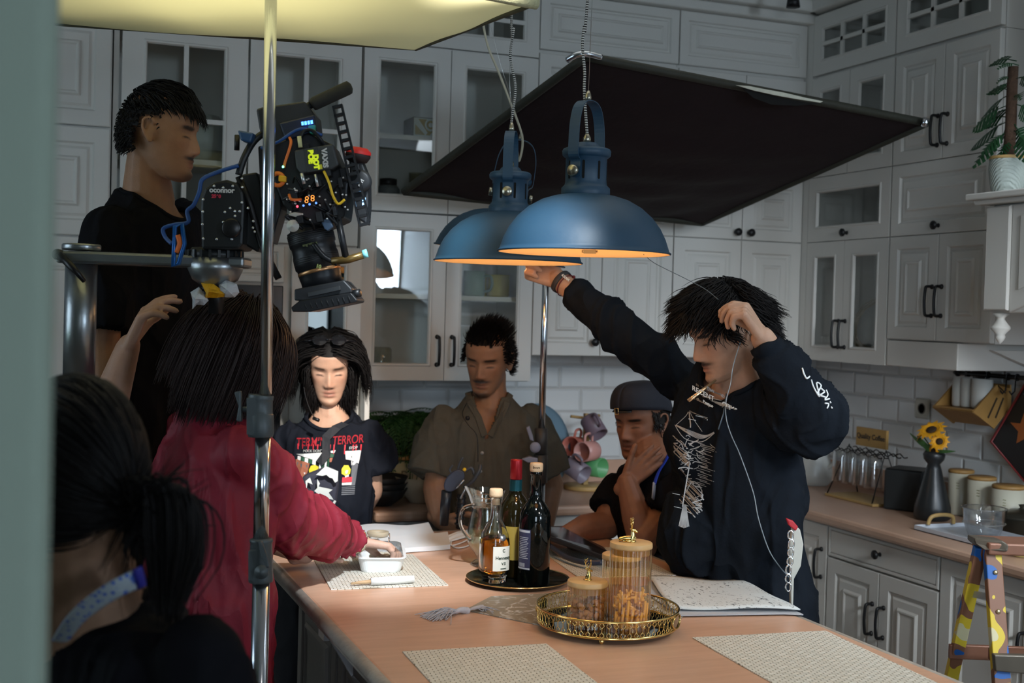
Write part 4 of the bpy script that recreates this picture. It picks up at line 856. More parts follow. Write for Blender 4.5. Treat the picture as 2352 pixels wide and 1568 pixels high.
sleeve(b,[Ls,Ls.lerp(eL,.5)+UZ*-.01,eL,eL.lerp(wL,.5),eL.lerp(wL,.84)],[.105,.10,.088,.070,.058]); b.tube([eL.lerp(wL,.80),eL.lerp(wL,.96)],.045,16)
b.ell(P(1590,1225,3.5),(.10,.12,.13)); b.ell(P(1760,1180,3.42),(.10,.12,.2)); b.ell(P(1640,1010,3.5),(.13,.12,.14))
nk=nb+I(-.03,.035,.02); ts=cloth(p,'long_sleeved_shirt',b,mat('cotton_washed_black',(.009,.012,.017),.88,0,.15,30,.15,.08,sheen=0),.0062,.010,6,(1,1,.45),seed=51,rib=.007,cutf=lambda q:(q-nk).length<.088)
tr=bvh(ts); O=P(1630,1080,3.1); k=1/870.
f=print_on(None,tr,O,I(1,-.0,0),UZ,None,off=.003)
def q7(x,y): return ((x-1630)*3.42/2870,(1080-y)*3.42/2870)
b=MB(); silver=[mat('print_grey',(.42,.44,.45),.7),mat('print_pale',(.75,.75,.72),.7)]
for s_,x,y,sz,mi in (('RECENT WORKS,',1640,934,.0165,1),('Boston, the Cup',1640,950,.010,1),('THAI ROAD',1640,918,.009,0)):
    text_into(b,s_,sz,O,I(1,0,0),UZ,mi=mi,bold=.0004,fn=lambda u,v,z,x=x,y=y:f(q7(x,y)[0]+u*.92,q7(x,y)[1]+v-u*.45,0))
rnd=random.Random(8)
def ln(pts,w_=1.3,mi=0):
    pts=bez([V((x,y,0)) for x,y in pts],4)
    vs=[]
    for i,q in enumerate(pts):
        t=(pts[min(i+1,len(pts)-1)]-pts[max(i-1,0)]).normalized(); n_=V((-t.y,t.x,0))*w_; A=q7(q.x-n_.x,q.y-n_.y); B=q7(q.x+n_.x,q.y+n_.y); vs+=[f(*A),f(*B)]
    b.add(vs,[(2*i,2*i+1,2*i+3,2*i+2) for i in range(len(pts)-1)],mi)
for k_ in range(7): ln([(1590+k_*3,1010+k_*2),(1625+k_*2,1022+k_*2.5),(1655,1030+k_),(1673,1020+k_*.5)],.5)
ln([(1590,1006),(1612,1040),(1650,1045),(1674,1022)],.8); ln([(1625,975),(1618,990),(1596,1012)],.6); ln([(1625,975),(1632,995),(1650,1022)],.6); ln([(1625,972),(1625,1015)],1.2)
for k_ in range(46):
    x=rnd.gauss(1612,17); y=rnd.gauss(1080,24); a=rnd.uniform(-1.2,.9); l=rnd.uniform(8,26); ln([(x,y),(x+l*.5*math.cos(a)+rnd.uniform(-4,4),y+l*.5*math.sin(a)+rnd.uniform(-4,4)),(x+l*math.cos(a),y+l*math.sin(a))],rnd.uniform(.4,1.5))
for k_ in range(9): ln([(1580+k_*.6,1155),(1572+k_*2.6,1205+abs(k_-4)*-1.0)],.9)
ln([(1578,1160),(1586,1100),(1592,1060)],1.2); ln([(1600,1150),(1640,1140),(1655,1165),(1630,1180),(1604,1160)],1.0)
for k_ in range(26):
    x=rnd.gauss(1615,12); y=rnd.uniform(1135,1178); ln([(x,y),(x+rnd.uniform(5,18),y+rnd.uniform(-2,9))],rnd.uniform(.4,1.3))
for k_ in range(26): x=1646+rnd.uniform(-3,8)-abs(k_-9)*.3; y=1048+k_*4; ln([(x,y),(x+rnd.uniform(8,26),y+3)],.55,0)
for x,y in ((1610,1192),(1632,1196),(1560,1160),(1556,1132),(1585,975),(1600,968)): ln([(x,y),(x+16,y+3)],.6)
b.build('shirt_print',silver,ts,fix=False)
b=MB()
def sl(pts,w_=.0028):
    pts=bez([V((x,y,0)) for x,y in pts],4); ps=[]
    for q in pts:
        h=tr.ray_cast(CO,(P(q.x,q.y,1)-CO).normalized(),6); 
        if h[0] is not None: ps.append(h[0]+h[1]*.002)
    if len(ps)>2: b.tube(ps,w_*.5,5)
for pts in ([(1842,846),(1850,868),(1858,864)],[(1862,872),(1868,890),(1882,912),(1874,880),(1886,886),(1876,902)],[(1884,890),(1892,900),(1884,908),(1894,912)],[(1896,896),(1900,908),(1892,918),(1904,916)],[(1893,926),(1902,928),(1898,938)],[(1905,922),(1907,926)],[(1908,934),(1910,938)]): sl(pts,.0045)
b.build('sleeve_writing',mat('ink_sleeve',(.8,.82,.82),.7),ts,fix=False)
b=MB(); c=wR.lerp(eR,.04); d=(eR-wR).normalized(); a_=d.orthogonal().normalized(); c_=d.cross(a_)
b.tube([c+(a_*math.cos(t)+c_*math.sin(t))*.0345 for t in np.linspace(0,2*PI,28,endpoint=False)],.0085,8,close=True,up=d,flat=.3); wbn=b.build('wristband',mat('wristband_grey',(.035,.035,.04),.6),p)
b=MB(); text_into(b,'MAKA',.011,c+I(.01,.012,.038),-d,I(.5,.85,0),ext=.0008,bold=.0004); b.build('wristband_text',silver[1],wbn)
b=MB(); c=wR.lerp(eR,.11); b.tube([c+(a_*math.cos(t)+c_*math.sin(t))*.0345+d*(.006*math.sin(t)) for t in np.linspace(0,2*PI,28,endpoint=False)],.0018,6,close=True); b.ell(c+I(.022,.026,.012),.005); b.build('cord_bracelet',mat('cord_dark_red',(.12,.01,.015),.6),p)
b=MB(); b.tube([P(1668,905,3.22),P(1662,950,3.17),P(1650,986,3.15)],[.0045,.004,.0035],8,flat=.4); b.build('dark_rod',mat('rod_grey',(.12,.16,.2),.35,.6),p)
b=MB(); b.tube([P(1644,872,3.20),P(1612,897,3.17),P(1581,920,3.15)],[.003,.0045,.005],8,flat=.5); b.tube([P(1595,907,3.145),P(1585,916,3.143)],.0025,6); b.build('gold_rod',mat('rod_gold',(.75,.5,.28),.3,.9),p,label='slim gold metal rod hanging at the collar')
b=MB(); b.tube(bez([H.w3(-.078,.0,-.02),P(1684,840,3.2),P(1678,880,3.2),P(1668,920,3.18),P(1668,960,3.17),P(1680,1000,3.17),P(1700,1045,3.2),P(1730,1130,3.2),P(1742,1190,3.2),P(1765,1260,3.22),P(1790,1300,3.25),P(1812,1325,3.28)],6),.0014,6); b.build('earphone_cable',mat('cable_grey',(.30,.36,.40),.5),p)
drape(MT['cotton_washed_black'],5,.06,(1,1,.6)); lower(p,Pc,ax,0,I(-1,0,.2),mat('trousers_navy',(.018,.022,.035),.85,0,.1,20,.1,.2),g=.035)
b=MB(); b.prism([P(x,y,3.2) for x,y in ((1822,1205),(1838,1215),(1846,1250),(1840,1300),(1824,1330),(1822,1400),(1816,1402),(1816,1300),(1812,1260))],I(0,0,-.02)); b.build('hip_cloth',mat('cloth_pale',(.5,.5,.45),.8,0,.1,10,.2),p,bev=.005)
b=MB(); b.prism([P(x,y,3.19) for x,y in ((1806,1190),(1822,1196),(1834,1210),(1828,1220),(1812,1206))],I(0,0,-.015)); b.build('red_clip',mat('clip_red',(.45,.02,.03),.5),p,bev=.003)
b=MB()
for i in range(7): q=P(1816+math.sin(i)*2-i*.8,1228+i*20,3.19); b.tube([q+I(.007*math.cos(t),.011*math.sin(t),.003*(i%2)) for t in np.linspace(0,2*PI,14,endpoint=False)],.0024,6,close=True)
b.build('key_chain',mat('chrome',(.8,.82,.85),.12,1),p)
# --- 8 foreground woman with ponytail --------------------------------------------------------------
Pc=P(330,2250,1.62); p=thing('person','woman with a dark ponytail and patterned lanyard in the near left foreground, seen from behind','person',(Pc.x,Pc.y,0))
H=Head(P(160,1095,1.6),I(-.74,-.08,-.66),UZ+I(.12,0,0),1.0,.9); Ls,Rs=P(90,1500,1.78),P(462,1500,1.52); ax=Rs-Ls
b=MB(); H.add(b); nb=(Ls+Rs)/2+UZ*.035+I(-.02,0,0); b.caps(H.w3(0,-.035,-.06),nb,.052,.06); b.caps(H.w3(0,-.03,-.07),nb-UZ*.03,.05,.09); torso(b,Ls,Rs,Pc,ax,sc=.95)
for S_,e,w_ in ((Ls,P(60,1900,1.85),P(-100,1800,1.9)),(Rs,P(560,1980,1.5),P(420,2200,1.5))): limb(b,[S_,e,w_],[.05,.04,.027]); hand(b,w_,I(-.6,-.6,-.2),I(0,-.3,-.9),I(0,1,0),s=.93)
legs(b,Pc,ax,0,I(-.7,0,-.7)); body(p,b,.0044,(.25,.14,.085),H,(.7,0,0))
tail=P(305,1165,1.55); tl=H.loc(tail)
hair(p,H,lambda x,y,z:z>.03 or (y<.04 and z>-.06),lambda L:.11,lambda L,u:(tl-L)*9+V((0,0,.0)),2600,.0026,.012,31,steps=8,grav=0,jit=.10,m=MT['hair_black'])
rnd=random.Random(5); b=MB()
tp=[P(305,1165,1.55),P(352,1128,1.55),P(392,1150,1.56),P(402,1215,1.56),P(400,1290,1.56),P(388,1350,1.56)]
for i in range(1100):
    a=rnd.gauss(0,1); c_=rnd.gauss(0,1); wd=[.010,.020,.022,.024,.022,.012]
    pts=[q+I(a*wd[k]*.62,c_*wd[k]*.35,c_*wd[k]*.7)+UZ*(rnd.gauss(0,.004)-(.0 if k<5 else abs(rnd.gauss(0,.016)))) for k,q in enumerate(tp)]
    b.tube(bez(pts,2),list(np.linspace(.0024,.0007,11)),4,cap=False)
b.build('ponytail',MT['hair_black'],p,fix=False); b=MB(); b.tube([tail+I(.02,.01,0)+I(.0,math.cos(t),math.sin(t))*.02 for t in np.linspace(0,2*PI,16,endpoint=False)],.005,8,close=True); b.build('hair_tie',black,p)
b=MB(); torso(b,Ls,Rs,Pc,ax,g=.022,low=.1,sc=.97); e3=Rs.lerp(P(560,1980,1.5),.6); sleeve(b,[Rs,e3],[.082,.08]); e4=Ls.lerp(P(60,1900,1.85),.6); sleeve(b,[Ls,e4],[.08,.08]); nk=nb+UZ*.05+I(-.02,0,0)
ts=cloth(p,'t_shirt',b,shirt_black,.008,.006,6,seed=61,rib=.007,cutf=lambda q:(q-nk).length<.092); tr=bvh(ts)
lan=mat('lanyard_print',(.55,.62,.68),.6); N,L,bb=nodes_of(lan); vo=N.new('ShaderNodeTexVoronoi'); vo.inputs['Scale'].default_value=120; cr_=N.new('ShaderNodeValToRGB'); e=cr_.color_ramp.elements; e[0].color=(.03,.10,.45,1); e[0].position=.28; e[1].color=(.34,.39,.43,1); e[1].position=.36
tc=N.new('ShaderNodeTexCoord'); L.new(tc.outputs['Object'],vo.inputs['Vector']); L.new(vo.outputs['Distance'],cr_.inputs[0]); L.new(cr_.outputs[0],bb.inputs['Base Color'])
b=MB(); lp=bez([P(325,1325,1.50),P(270,1350,1.49),P(215,1385,1.50),P(170,1425,1.52),P(135,1475,1.56)],6); b.tube(lp,list(np.linspace(.0150,.009,len(lp))),10,up=I(.5,.85,0),flat=.15); lo=b.build('lanyard',lan,p)
b=MB(); b.tube([P(331,1322,1.50),P(310,1332,1.494)],0.0165,10,up=I(.5,.85,0),flat=.17); b.build('lanyard_stitch',mat('lanyard_navy',(.02,.02,.22),.6),lo)
lower(p,Pc,ax,0,I(-.7,0,-.7))
# ------------------------------------------------------------------ things on the island
def TZ(px,py,z=.9): return ON(px,py,2,z)
def wovenmat():
    m=mat('woven_vinyl',(.6,.58,.5),.55); N,L,b=nodes_of(m); tc=N.new('ShaderNodeTexCoord'); mp=N.new('ShaderNodeMapping'); mp.inputs['Rotation'].default_value=(0,0,.12)
    br=N.new('ShaderNodeTexBrick'); br.inputs['Scale'].default_value=1; br.inputs['Brick Width'].default_value=.019; br.inputs['Row Height'].default_value=.0085; br.inputs['Mortar Size'].default_value=.0012; br.inputs['Mortar Smooth'].default_value=.5
    br.inputs['Color1'].default_value=(.72,.69,.60,1); br.inputs['Color2'].default_value=(.80,.78,.70,1); br.inputs['Mortar'].default_value=(.26,.23,.17,1)
    L.new(tc.outputs['Object'],mp.inputs[0]); L.new(mp.outputs[0],br.inputs['Vector']); L.new(br.outputs['Color'],b.inputs['Base Color'])
    bp=N.new('ShaderNodeBump'); bp.invert=True; bp.inputs['Distance'].default_value=.002; L.new(br.outputs['Fac'],bp.inputs['Height']); L.new(bp.outputs[0],b.inputs['Normal']); return m
wov=wovenmat()
for cs,lab in (([(.741,3.109),(1.047,3.083),(1.075,3.50),(.785,3.53)],'cream woven placemat under the white food box at the left of the island'),
    ([(1.421,3.081),(1.70,3.045),(1.735,3.46),(1.47,3.49)],'cream woven placemat behind the bottles, under the propped tablet'),
    ([(.753,2.504),(1.07,2.479),(1.045,2.02),(.735,2.05)],'cream woven placemat in the foreground left of the gold tray'),
    ([(1.408,2.438),(1.742,2.409),(1.712,1.96),(1.385,1.99)],'cream woven placemat in the foreground right of the gold tray')):
    o=MB().prism([(x,y,.9005) for x,y in cs],(0,0,.0022)).build('placemat',wov); tag(o,lab,'placemat','woven placemats on the island')
paper=mat('paper_white',(.78,.80,.82),.6,0,.02,3)
def sheet(name,pts,lab,cat,th=.0015,bend=.006,m=paper,grp=None,z=.901):
    a,b_,c,d=[V((q.x,q.y,z)) for q in pts]; mb=MB(); n=12
    def top(i,j):
        p=a.lerp(b_,i).lerp(d.lerp(c,i),j); return p+UZ*(th+bend*(math.sin(i*PI*1.3)**2)*(1-.3*j))
    mb.grid(top,n,6); mb.grid(lambda i,j:top(i,j)-UZ*th,n,6)
    for e in range(4):
        f={0:lambda t:(t,0),1:lambda t:(t,1),2:lambda t:(0,t),3:lambda t:(1,t)}[e]; mb.grid(lambda i,j:top(*f(i))-UZ*th*j,n,1)
    return tag(mb.build(name,m),lab,cat,grp)
sheet('paper_sheet',[TZ(770,1216),TZ(984,1206),TZ(998,1232),TZ(830,1256)],'large white paper sheet lying at the far left of the island','paper',.003,.010)
sheet('paper_stack',[TZ(868,1246),TZ(1028,1232),TZ(1034,1262),TZ(890,1274)],'thick white folded papers in front of the large paper sheet','paper',.014,.002)
t=thing('tape_roll','beige tape roll lying on the papers behind the food box','tape',TZ(868,1232,.915)); b=MB(); c=TZ(868,1232,.915); b.tube([c+V((.028*math.cos(q),.028*math.sin(q),.009)) for q in np.linspace(0,2*PI,24,endpoint=False)],.009,8,close=True,flat=.6); b.build('roll',mat('tape_beige',(.5,.42,.3),.5),t)
mk=thing('face_mask','white disposable face mask with loose ear loops left of the glass jug','face mask',TZ(1058,1236)); b=MB(); q=[TZ(1000,1240),TZ(1085,1216),TZ(1092,1230),TZ(1030,1247)]
def mkf(i,j): p=q[0].lerp(q[1],i).lerp(q[3].lerp(q[2],i),j); return p+UZ*(.003+.012*math.sin(PI*i)*math.sin(PI*j)+.002*math.sin(j*22))
b.grid(mkf,14,16); o=b.build('pleated_panel',mat('mask_white',(.75,.78,.8),.8),mk); sm=o.modifiers.new('s','SOLIDIFY'); sm.thickness=.0015
for w in ([TZ(1090,1222,.903),TZ(1072,1240,.906),TZ(1040,1252,.904),TZ(1036,1243,.903)],[TZ(1088,1230,.903),TZ(1080,1250,.904),TZ(1050,1258,.904),TZ(1032,1248,.903)]):
    b=MB(); b.tube(bez(w,6),.0022,6); b.build('ear_loop',MT['mask_white'],mk)
# food box
def rrect(c,w_,d,r,ang,z,n=6):
    out=[]
    for sx,sy,q0 in ((1,1,0),(-1,1,PI/2),(-1,-1,PI),(1,-1,3*PI/2)):
        for i in range(n+1): q=q0+PI/2*i/n; x=sx*(w_/2-r)+r*math.cos(q); y=sy*(d/2-r)+r*math.sin(q); out.append(V((c.x+x*math.cos(ang)-y*math.sin(ang),c.y+x*math.sin(ang)+y*math.cos(ang),z)))
    return out
def stack(mb,rings_,cap0=True,cap1=True,mi=0):
    n=len(rings_[0]); vs=[p for r in rings_ for p in r]; fs=[(i*n+j,i*n+(j+1)%n,(i+1)*n+(j+1)%n,(i+1)*n+j) for i in range(len(rings_)-1) for j in range(n)]
    if cap0: fs.append(tuple(range(n-1,-1,-1)))
    if cap1: fs.append(tuple((len(rings_)-1)*n+j for j in range(n)))
    return mb.add(vs,fs,mi,False)
c=TZ(876,1305); c=V((c.x,c.y+.01,0)); fb=thing('food_box','white rectangular takeaway food box with clear lid under the woman\'s hand','food box',(c.x,c.y,.903)); a=-.25
b=MB(); stack(b,[rrect(c,.105,.15,.02,a,.903),rrect(c,.110,.155,.02,a,.909),rrect(c,.128,.178,.024,a,.942),rrect(c,.137,.187,.026,a,.943),rrect(c,.137,.187,.026,a,.946),rrect(c,.122,.172,.022,a,.945),rrect(c,.10,.15,.02,a,.915)]); b.build('tray',mat('plastic_white',(.82,.84,.85),.35),fb)
b=MB(); stack(b,[rrect(c,.120,.17,.022,a,.947),rrect(c,.115,.163,.022,a,.958),rrect(c,.108,.156,.02,a,.960)],cap0=False); b.build('lid',pane('clear_plastic',(.9,.92,.93),1.5,.97),fb)
b=MB(); rnd=random.Random(2)
for i in range(14): q=V((c.x+rnd.uniform(-.035,.035),c.y+rnd.uniform(-.055,.055),.925)); b.ell(q,(.014,.012,.009),n=8)
fo=b.build('food',mat('bread_tan',(.72,.64,.52),.7,0,.2,40),fb); fo['kind']='stuff'
# napkin-wrapped cutlery
t=thing('rolled_napkin','white rolled napkin with a wooden stick handle in front of the food box','napkin',TZ(890,1336)); b=MB(); b.tube([TZ(852,1335,.914),TZ(900,1332,.914),TZ(950,1329,.914)],[.0095,.0105,.0095],14); b.build('napkin',mat('napkin_white',(.75,.76,.74),.8,0,.05,30,.2),t); b=MB(); b.tube([TZ(806,1340,.910),TZ(830,1337,.911),TZ(853,1335,.913)],[.003,.0045,.0055],8); b.build('wooden_handle',mat('wood_pale',(.5,.33,.18),.6,0,.15,30),t)
# dark round tray + bottles
tc_=V((1.243,3.085,.9)); tr_=thing('round_tray','dark round mirror tray with thin gold rim holding the bottles','tray',tc_)
b=MB(); b.lathe([(.118,.001),(.126,.002),(.136,.011),(.1375,.0125),(.134,.012),(.124,.005),(.0,.0045)],tc_,n=56); b.build('plate',mat('tray_dark',(.05,.055,.045),.12,.85),tr_)
b=MB(); b.tube([tc_+V((.1375*math.cos(q),.1375*math.sin(q),.0125)) for q in np.linspace(0,2*PI,56,endpoint=False)],.0016,6,close=True); b.build('rim',mat('brass_polished',(.85,.62,.28),.18,1),tr_)
glass=mat('clear_glass',(.96,.98,.97),.02,0,0,1,trans=1,ior=1.45); liq=mat('cognac',(.92,.48,.07),.02,0,0,1,trans=1,ior=1.34)
dglass=mat('dark_bottle_glass',(.002,.003,.003),.06,0,.1,5,spec=.6); wined=mat('bottle_glass_brown',(.012,.009,.003),.06,0,.1,5,spec=.6)
def label(mb,c,r,ang,half,z0,z1,n=16,mi=0,rz=None):
    mb.grid(lambda i,j:V((c.x+r*math.cos(ang+half*(2*i-1)),c.y+r*math.sin(ang+half*(2*i-1)),c.z+z0+(z1-z0)*j)),n,1,mi)
def wraptext(mb,s,size,c,r,ang,z,mi=0,sq=1): text_into(mb,s,size,c,X_,UZ,mi=mi,bold=.0002,fn=lambda u,v,w_:V((c.x+(r+w_)*math.cos(ang+u*sq/r),c.y+(r+w_)*math.sin(ang+u*sq/r),c.z+z+v)))
AC=math.atan2(-1,-.40)   # direction towards the camera
c=V((1.172,3.078,.9055)); t=thing('cognac_bottle','clear decanter-shaped bottle of amber cognac with cork stopper and white label','bottle',c)
prof=[(.026,0),(.033,.003),(.031,.010),(.036,.022),(.041,.035),(.0415,.06),(.0405,.10),(.036,.130),(.026,.150),(.0165,.168),(.0135,.19),(.0130,.216),(.0155,.217),(.0155,.224),(.013,.225)]
b=MB(); b.lathe(prof+[(.0105,.222),(.0105,.19),(.013,.168),(.023,.149),(.0335,.129),(.0375,.10),(.0385,.06),(.037,.034),(.030,.022),(0,.018)],c,n=40,cap=False); b.add([c+V((.026*math.cos(2*PI*j/40),.026*math.sin(2*PI*j/40),0)) for j in range(40)],[tuple(range(40))]); b.build('bottle_glass',glass,t)
b=MB(); b.lathe([(0,.0185),(.0298,.0225),(.0368,.0345),(.0383,.06),(.0374,.10),(.0360,.118),(0,.118)],c,n=40); b.build('cognac',liq,t)
b=MB(); b.lathe([(.010,.205),(.0103,.224),(.0104,.2255),(.0175,.226),(.0180,.232),(.0175,.245),(.016,.247),(0,.2475)],c,n=24); b.build('cork_stopper',mat('cork_pale',(.62,.45,.28),.7,0,.12,60,.1),t)
b=MB(); label(b,c,.0428,AC+.55,.62,.036,.100); lo=b.build('label',mat('label_cream',(.72,.70,.62),.6),t); b=MB(); wraptext(b,'Hennessy',.0125,c,.0432,AC+.62,.070,sq=.95); wraptext(b,'V.S',.010,c,.0432,AC+.62,.055); wraptext(b,'C',.012,c,.0432,AC+.62,.089); wraptext(b,'COGNAC',.004,c,.0432,AC+.62,.042); b.build('label_text',mat('ink_dark_green',(.03,.05,.035),.6),lo)
b=MB(); b.lathe([(.0,.0),(.009,.0),(.0095,.0015),(0,.002)],c+V((.036*math.cos(AC+.62),.036*math.sin(AC+.62),.122)),V((math.cos(AC+.62),math.sin(AC+.62),.3)),20); b.build('seal',mat('seal_silver',(.5,.52,.55),.3,.8),t)
def wine(c,lab,g,capm_,nk,H_,fn):
    t=thing('wine_bottle',lab,'bottle',c); b=MB(); b.lathe([(.036,0),(.042,.004),(.0425,.168),(.0415,.182),(.037,.198),(.028,.212),(.0185,.224),(.0150,.245),(.0140,H_-.018),(.0158,H_-.017),(.0158,H_-.006),(.014,H_-.004),(.0,H_-.004)],c,n=40); b.build('bottle_glass',g,t); fn(t,c); return t
def w1(t,c):
    b=MB(); b.lathe([(.013,.296),(.0165,.2985),(.0178,.304),(.0178,.315),(.016,.3205),(0,.3215)],c,n=24); k=b.build('cork_stopper',MT['cork_pale'],t); b=MB(); wraptext(b,'from',.010,c,.0181,AC,.3095); b.build('cork_writing',mat('ink_brown_dark',(.12,.07,.04),.7),k)
    b=MB(); label(b,c,.0430,AC-.75,.50,.045,.150); lo=b.build('label',mat('label_navy',(.03,.035,.08),.5),t)
    b=MB()
    for i in range(13): label(b,c,.0433,AC-.75,.36-.05*(i%3),.128-i*.0045,.1295-i*.0045,8)
    label(b,c,.0433,AC-.75,.45,.142,.148,8); label(b,c,.0433,AC-.75,.48,.046,.050,8)
    for i in range(12): label(b,c,.0433,AC-.75+(-.3+i*.04),.010 if i%3 else .017,.052,.062,1)
    b.build('label_print',mat('ink_grey_pale',(.42,.44,.48),.6),lo)
wine(V((1.262,3.022,.9055)),'dark wine bottle closed with a pale printed cork, standing nearest on the round tray',dglass,None,0,.305,w1)
def w2(t,c):
    b=MB(); b.lathe([(.0150,.262),(.0165,.264),(.0163,.312),(.0158,.316),(0,.3165)],c,n=28); k=b.build('foil_cap',mat('foil_red',(.42,.02,.03),.35,.4),t); b=MB(); label(b,c,.0172,AC,1.4,.222,.262,12); b.build('neck_label',mat('foil_teal',(.01,.10,.13),.4,.4),t)
    b=MB(); label(b,c,.0431,AC-.1,.7,.05,.14); b.build('label',mat('label_gold',(.35,.24,.04),.5),t)
wine(V((1.250,3.135,.9055)),'brown glass wine bottle with red foil cap behind the corked bottle',wined,None,0,.314,w2)
# glass jug
c=V((1.235,3.315,.9)); t=thing('glass_jug','clear footed glass jug with handle behind the cognac bottle','jug',c); b=MB()
prof=[(.040,0),(.042,.006),(.022,.018),(.030,.030),(.052,.06),(.055,.09),(.048,.13),(.041,.165),(.045,.195),(.052,.215)]
n=36
def jug(i,j,inset):
    k=j*(len(prof)-1); a_=int(min(k,len(prof)-2)); f_=k-a_; r=prof[a_][0]*(1-f_)+prof[a_+1][0]*f_-inset; z=prof[a_][1]*(1-f_)+prof[a_+1][1]*f_; q=2*PI*i; sp=max(0,math.cos(q-PI*1.05))**6*max(0,(z-.16)/.055); return V((c.x+(r+.02*sp)*math.cos(q),c.y+(r+.02*sp)*math.sin(q),c.z+z+.012*sp))
b.grid(lambda i,j:jug(i,j,0),n,27); b.grid(lambda i,j:jug(i,.33+j*.67,.0025),n,20); b.lathe([(.04,0),(0,.001)],c,n=36); b.build('bowl',pane('jug_glass',(.95,.98,.97),1.8,1.0),t)
for z_ in (.17,.182,.194): b=MB(); b.tube([c+V((.0445*math.cos(q),.0445*math.sin(q),z_)) for q in np.linspace(0,2*PI,32,endpoint=False)],.0016,6,close=True); b.build('rib',glass,t)
b=MB(); h0=V((math.cos(AC-.9),math.sin(AC-.9),0)); b.tube(bez([c+h0*.044+UZ*.175,c+h0*.085+UZ*.165,c+h0*.09+UZ*.12,c+h0*.055+UZ*.075],6),.005,8); b.build('handle',glass,t)
b=MB(); b.lathe([(0,.03),(.028,.031),(.050,.06),(.053,.09),(.050,.105),(0,.105)],c,n=28); b.build('water',pane('water',(.93,.96,.80),1.33,1.0),t)
# gold gallery tray
tc_=V((1.262,2.575,.9)); gold=mat('polished_brass',(.78,.58,.22),.16,1,.05,8); t=thing('gallery_tray','round mirrored gold tray with pierced gallery rim and ball feet carrying ribbed jars','tray',tc_)
def ring(mb,r,z,th): mb.tube([tc_+V((r*math.cos(q),r*math.sin(q),z)) for q in np.linspace(0,2*PI,72,endpoint=False)],th,8,close=True)
b=MB(); b.lathe([(0,.0125),(.158,.0125),(.160,.014),(.160,.016),(.157,.0165),(0,.0165)],tc_,n=64); b.build('mirror_base',mat('tray_mirror',(.30,.33,.30),.05,1),t)
b=MB(); ring(b,.160,.0155,.0028); b.build('lower_rim',gold,t); b=MB(); ring(b,.163,.052,.0026); b.build('upper_rim',gold,t)
b=MB(); nn=66; gaps=(1.0,)
for i in range(nn):
    q=2*PI*i/nn; 
    def cp_(dq,z): a_=q+dq; r=.1605+.0025*(z-.016)/.036; return tc_+V((r*math.cos(a_),r*math.sin(a_),z))
    da=PI/nn*.62
    b.tube([cp_(0,.0165),cp_(-da,.0215),cp_(-da,.0235),cp_(0,.029)],.0009,4,cap=False); b.tube([cp_(0,.0165),cp_(da,.0215),cp_(da,.0235),cp_(0,.029)],.0009,4,cap=False)
    b.tube([cp_(0,.029),cp_(0,.038)],.0010,4,cap=False); b.tube([cp_(0,.038),cp_(-da,.043),cp_(-da,.0455),cp_(0,.051)],.0009,4,cap=False); b.tube([cp_(0,.038),cp_(da,.043),cp_(da,.0455),cp_(0,.051)],.0009,4,cap=False)
b.build('gallery',gold,t,fix=False)
for q in (AC+.95+.25,AC+.95+.25+PI):
    b=MB(); cc=q; b.tube([tc_+V((.1655*math.cos(cc+.20*math.cos(s_)),.1655*math.sin(cc+.20*math.cos(s_)),.034+.015*math.sin(s_))) for s_ in np.linspace(0,2*PI,28,endpoint=False)],.0018,6,close=True); b.build('handle_ring',gold,t)
    b=MB(); b.grid(lambda i,j:tc_+V((.1635*math.cos(cc-.19+.38*i),.1635*math.sin(cc-.19+.38*i),.022+.024*j)),8,1); b.build('handle_plate',MT['tray_mirror'],t)
for k_ in range(4): q=AC-.15+k_*PI/2; b=MB(); b.ell(tc_+V((.145*math.cos(q),.145*math.sin(q),.0065)),.0065,n=14); b.build('foot',gold,t)
amber=pane('amber_ribbed_glass',(.97,.86,.62),1.8,1.0); bamboo=woodmat('bamboo',(.58,.36,.15),(.66,.43,.20),.45,3,(3,18,3))
def stag(par,c,s=1,yaw=0,lying=True):
    b=MB(); d=V((math.cos(yaw),math.sin(yaw),0)); e=V((-math.sin(yaw),math.cos(yaw),0)); w=lambda x,y,z:c+(d*x+e*y+UZ*z)*s
    b.lathe([(.011*s,0),(.012*s,.002*s),(.009*s,.004*s),(0,.0045*s)],c,n=18)
    if lying: b.tube(bez([w(-.030,0,.004),w(-.018,0,.008),w(0,0,.009),w(.008,0,.006)],4),[s*r for r in np.linspace(.004,.008,13)],10); b.tube([w(-.02,.006,.003),w(-.005,.009,.003)],.003*s,6); b.tube([w(-.02,-.006,.003),w(.0,-.009,.003)],.003*s,6)
    b.tube(bez([w(0,0,.004),w(.003,0,.014),w(.002,0,.026)],4),[s*r for r in np.linspace(.0085,.0045,9)],10); b.tube(bez([w(-.001,0,.027),w(.006,0,.027),w(.014,0,.023)],4),[s*r for r in np.linspace(.0052,.0025,9)],8)
    for k_ in (-1,1):
        b.tube([w(0,k_*.004,.029),w(-.003,k_*.010,.030)],[.0022*s,.0006*s],6)
        b.tube(bez([w(.001,k_*.002,.031),w(.0,k_*.009,.037),w(.001,k_*.012,.045),w(.0,k_*.010,.055)],4),[s*r for r in np.linspace(.0016,.0007,13)],6)
        for f_,h_ in ((.007,.037),(.0115,.043),(.011,.049)): b.tube([w(.0,k_*f_,h_),w(.004,k_*(f_-.004),h_+.008)],[.0012*s,.0004*s],5); b.tube([w(.0,k_*f_,h_),w(-.002,k_*(f_+.005),h_+.006)],[.0011*s,.0004*s],5)
    b.build('stag_knob',gold,par)
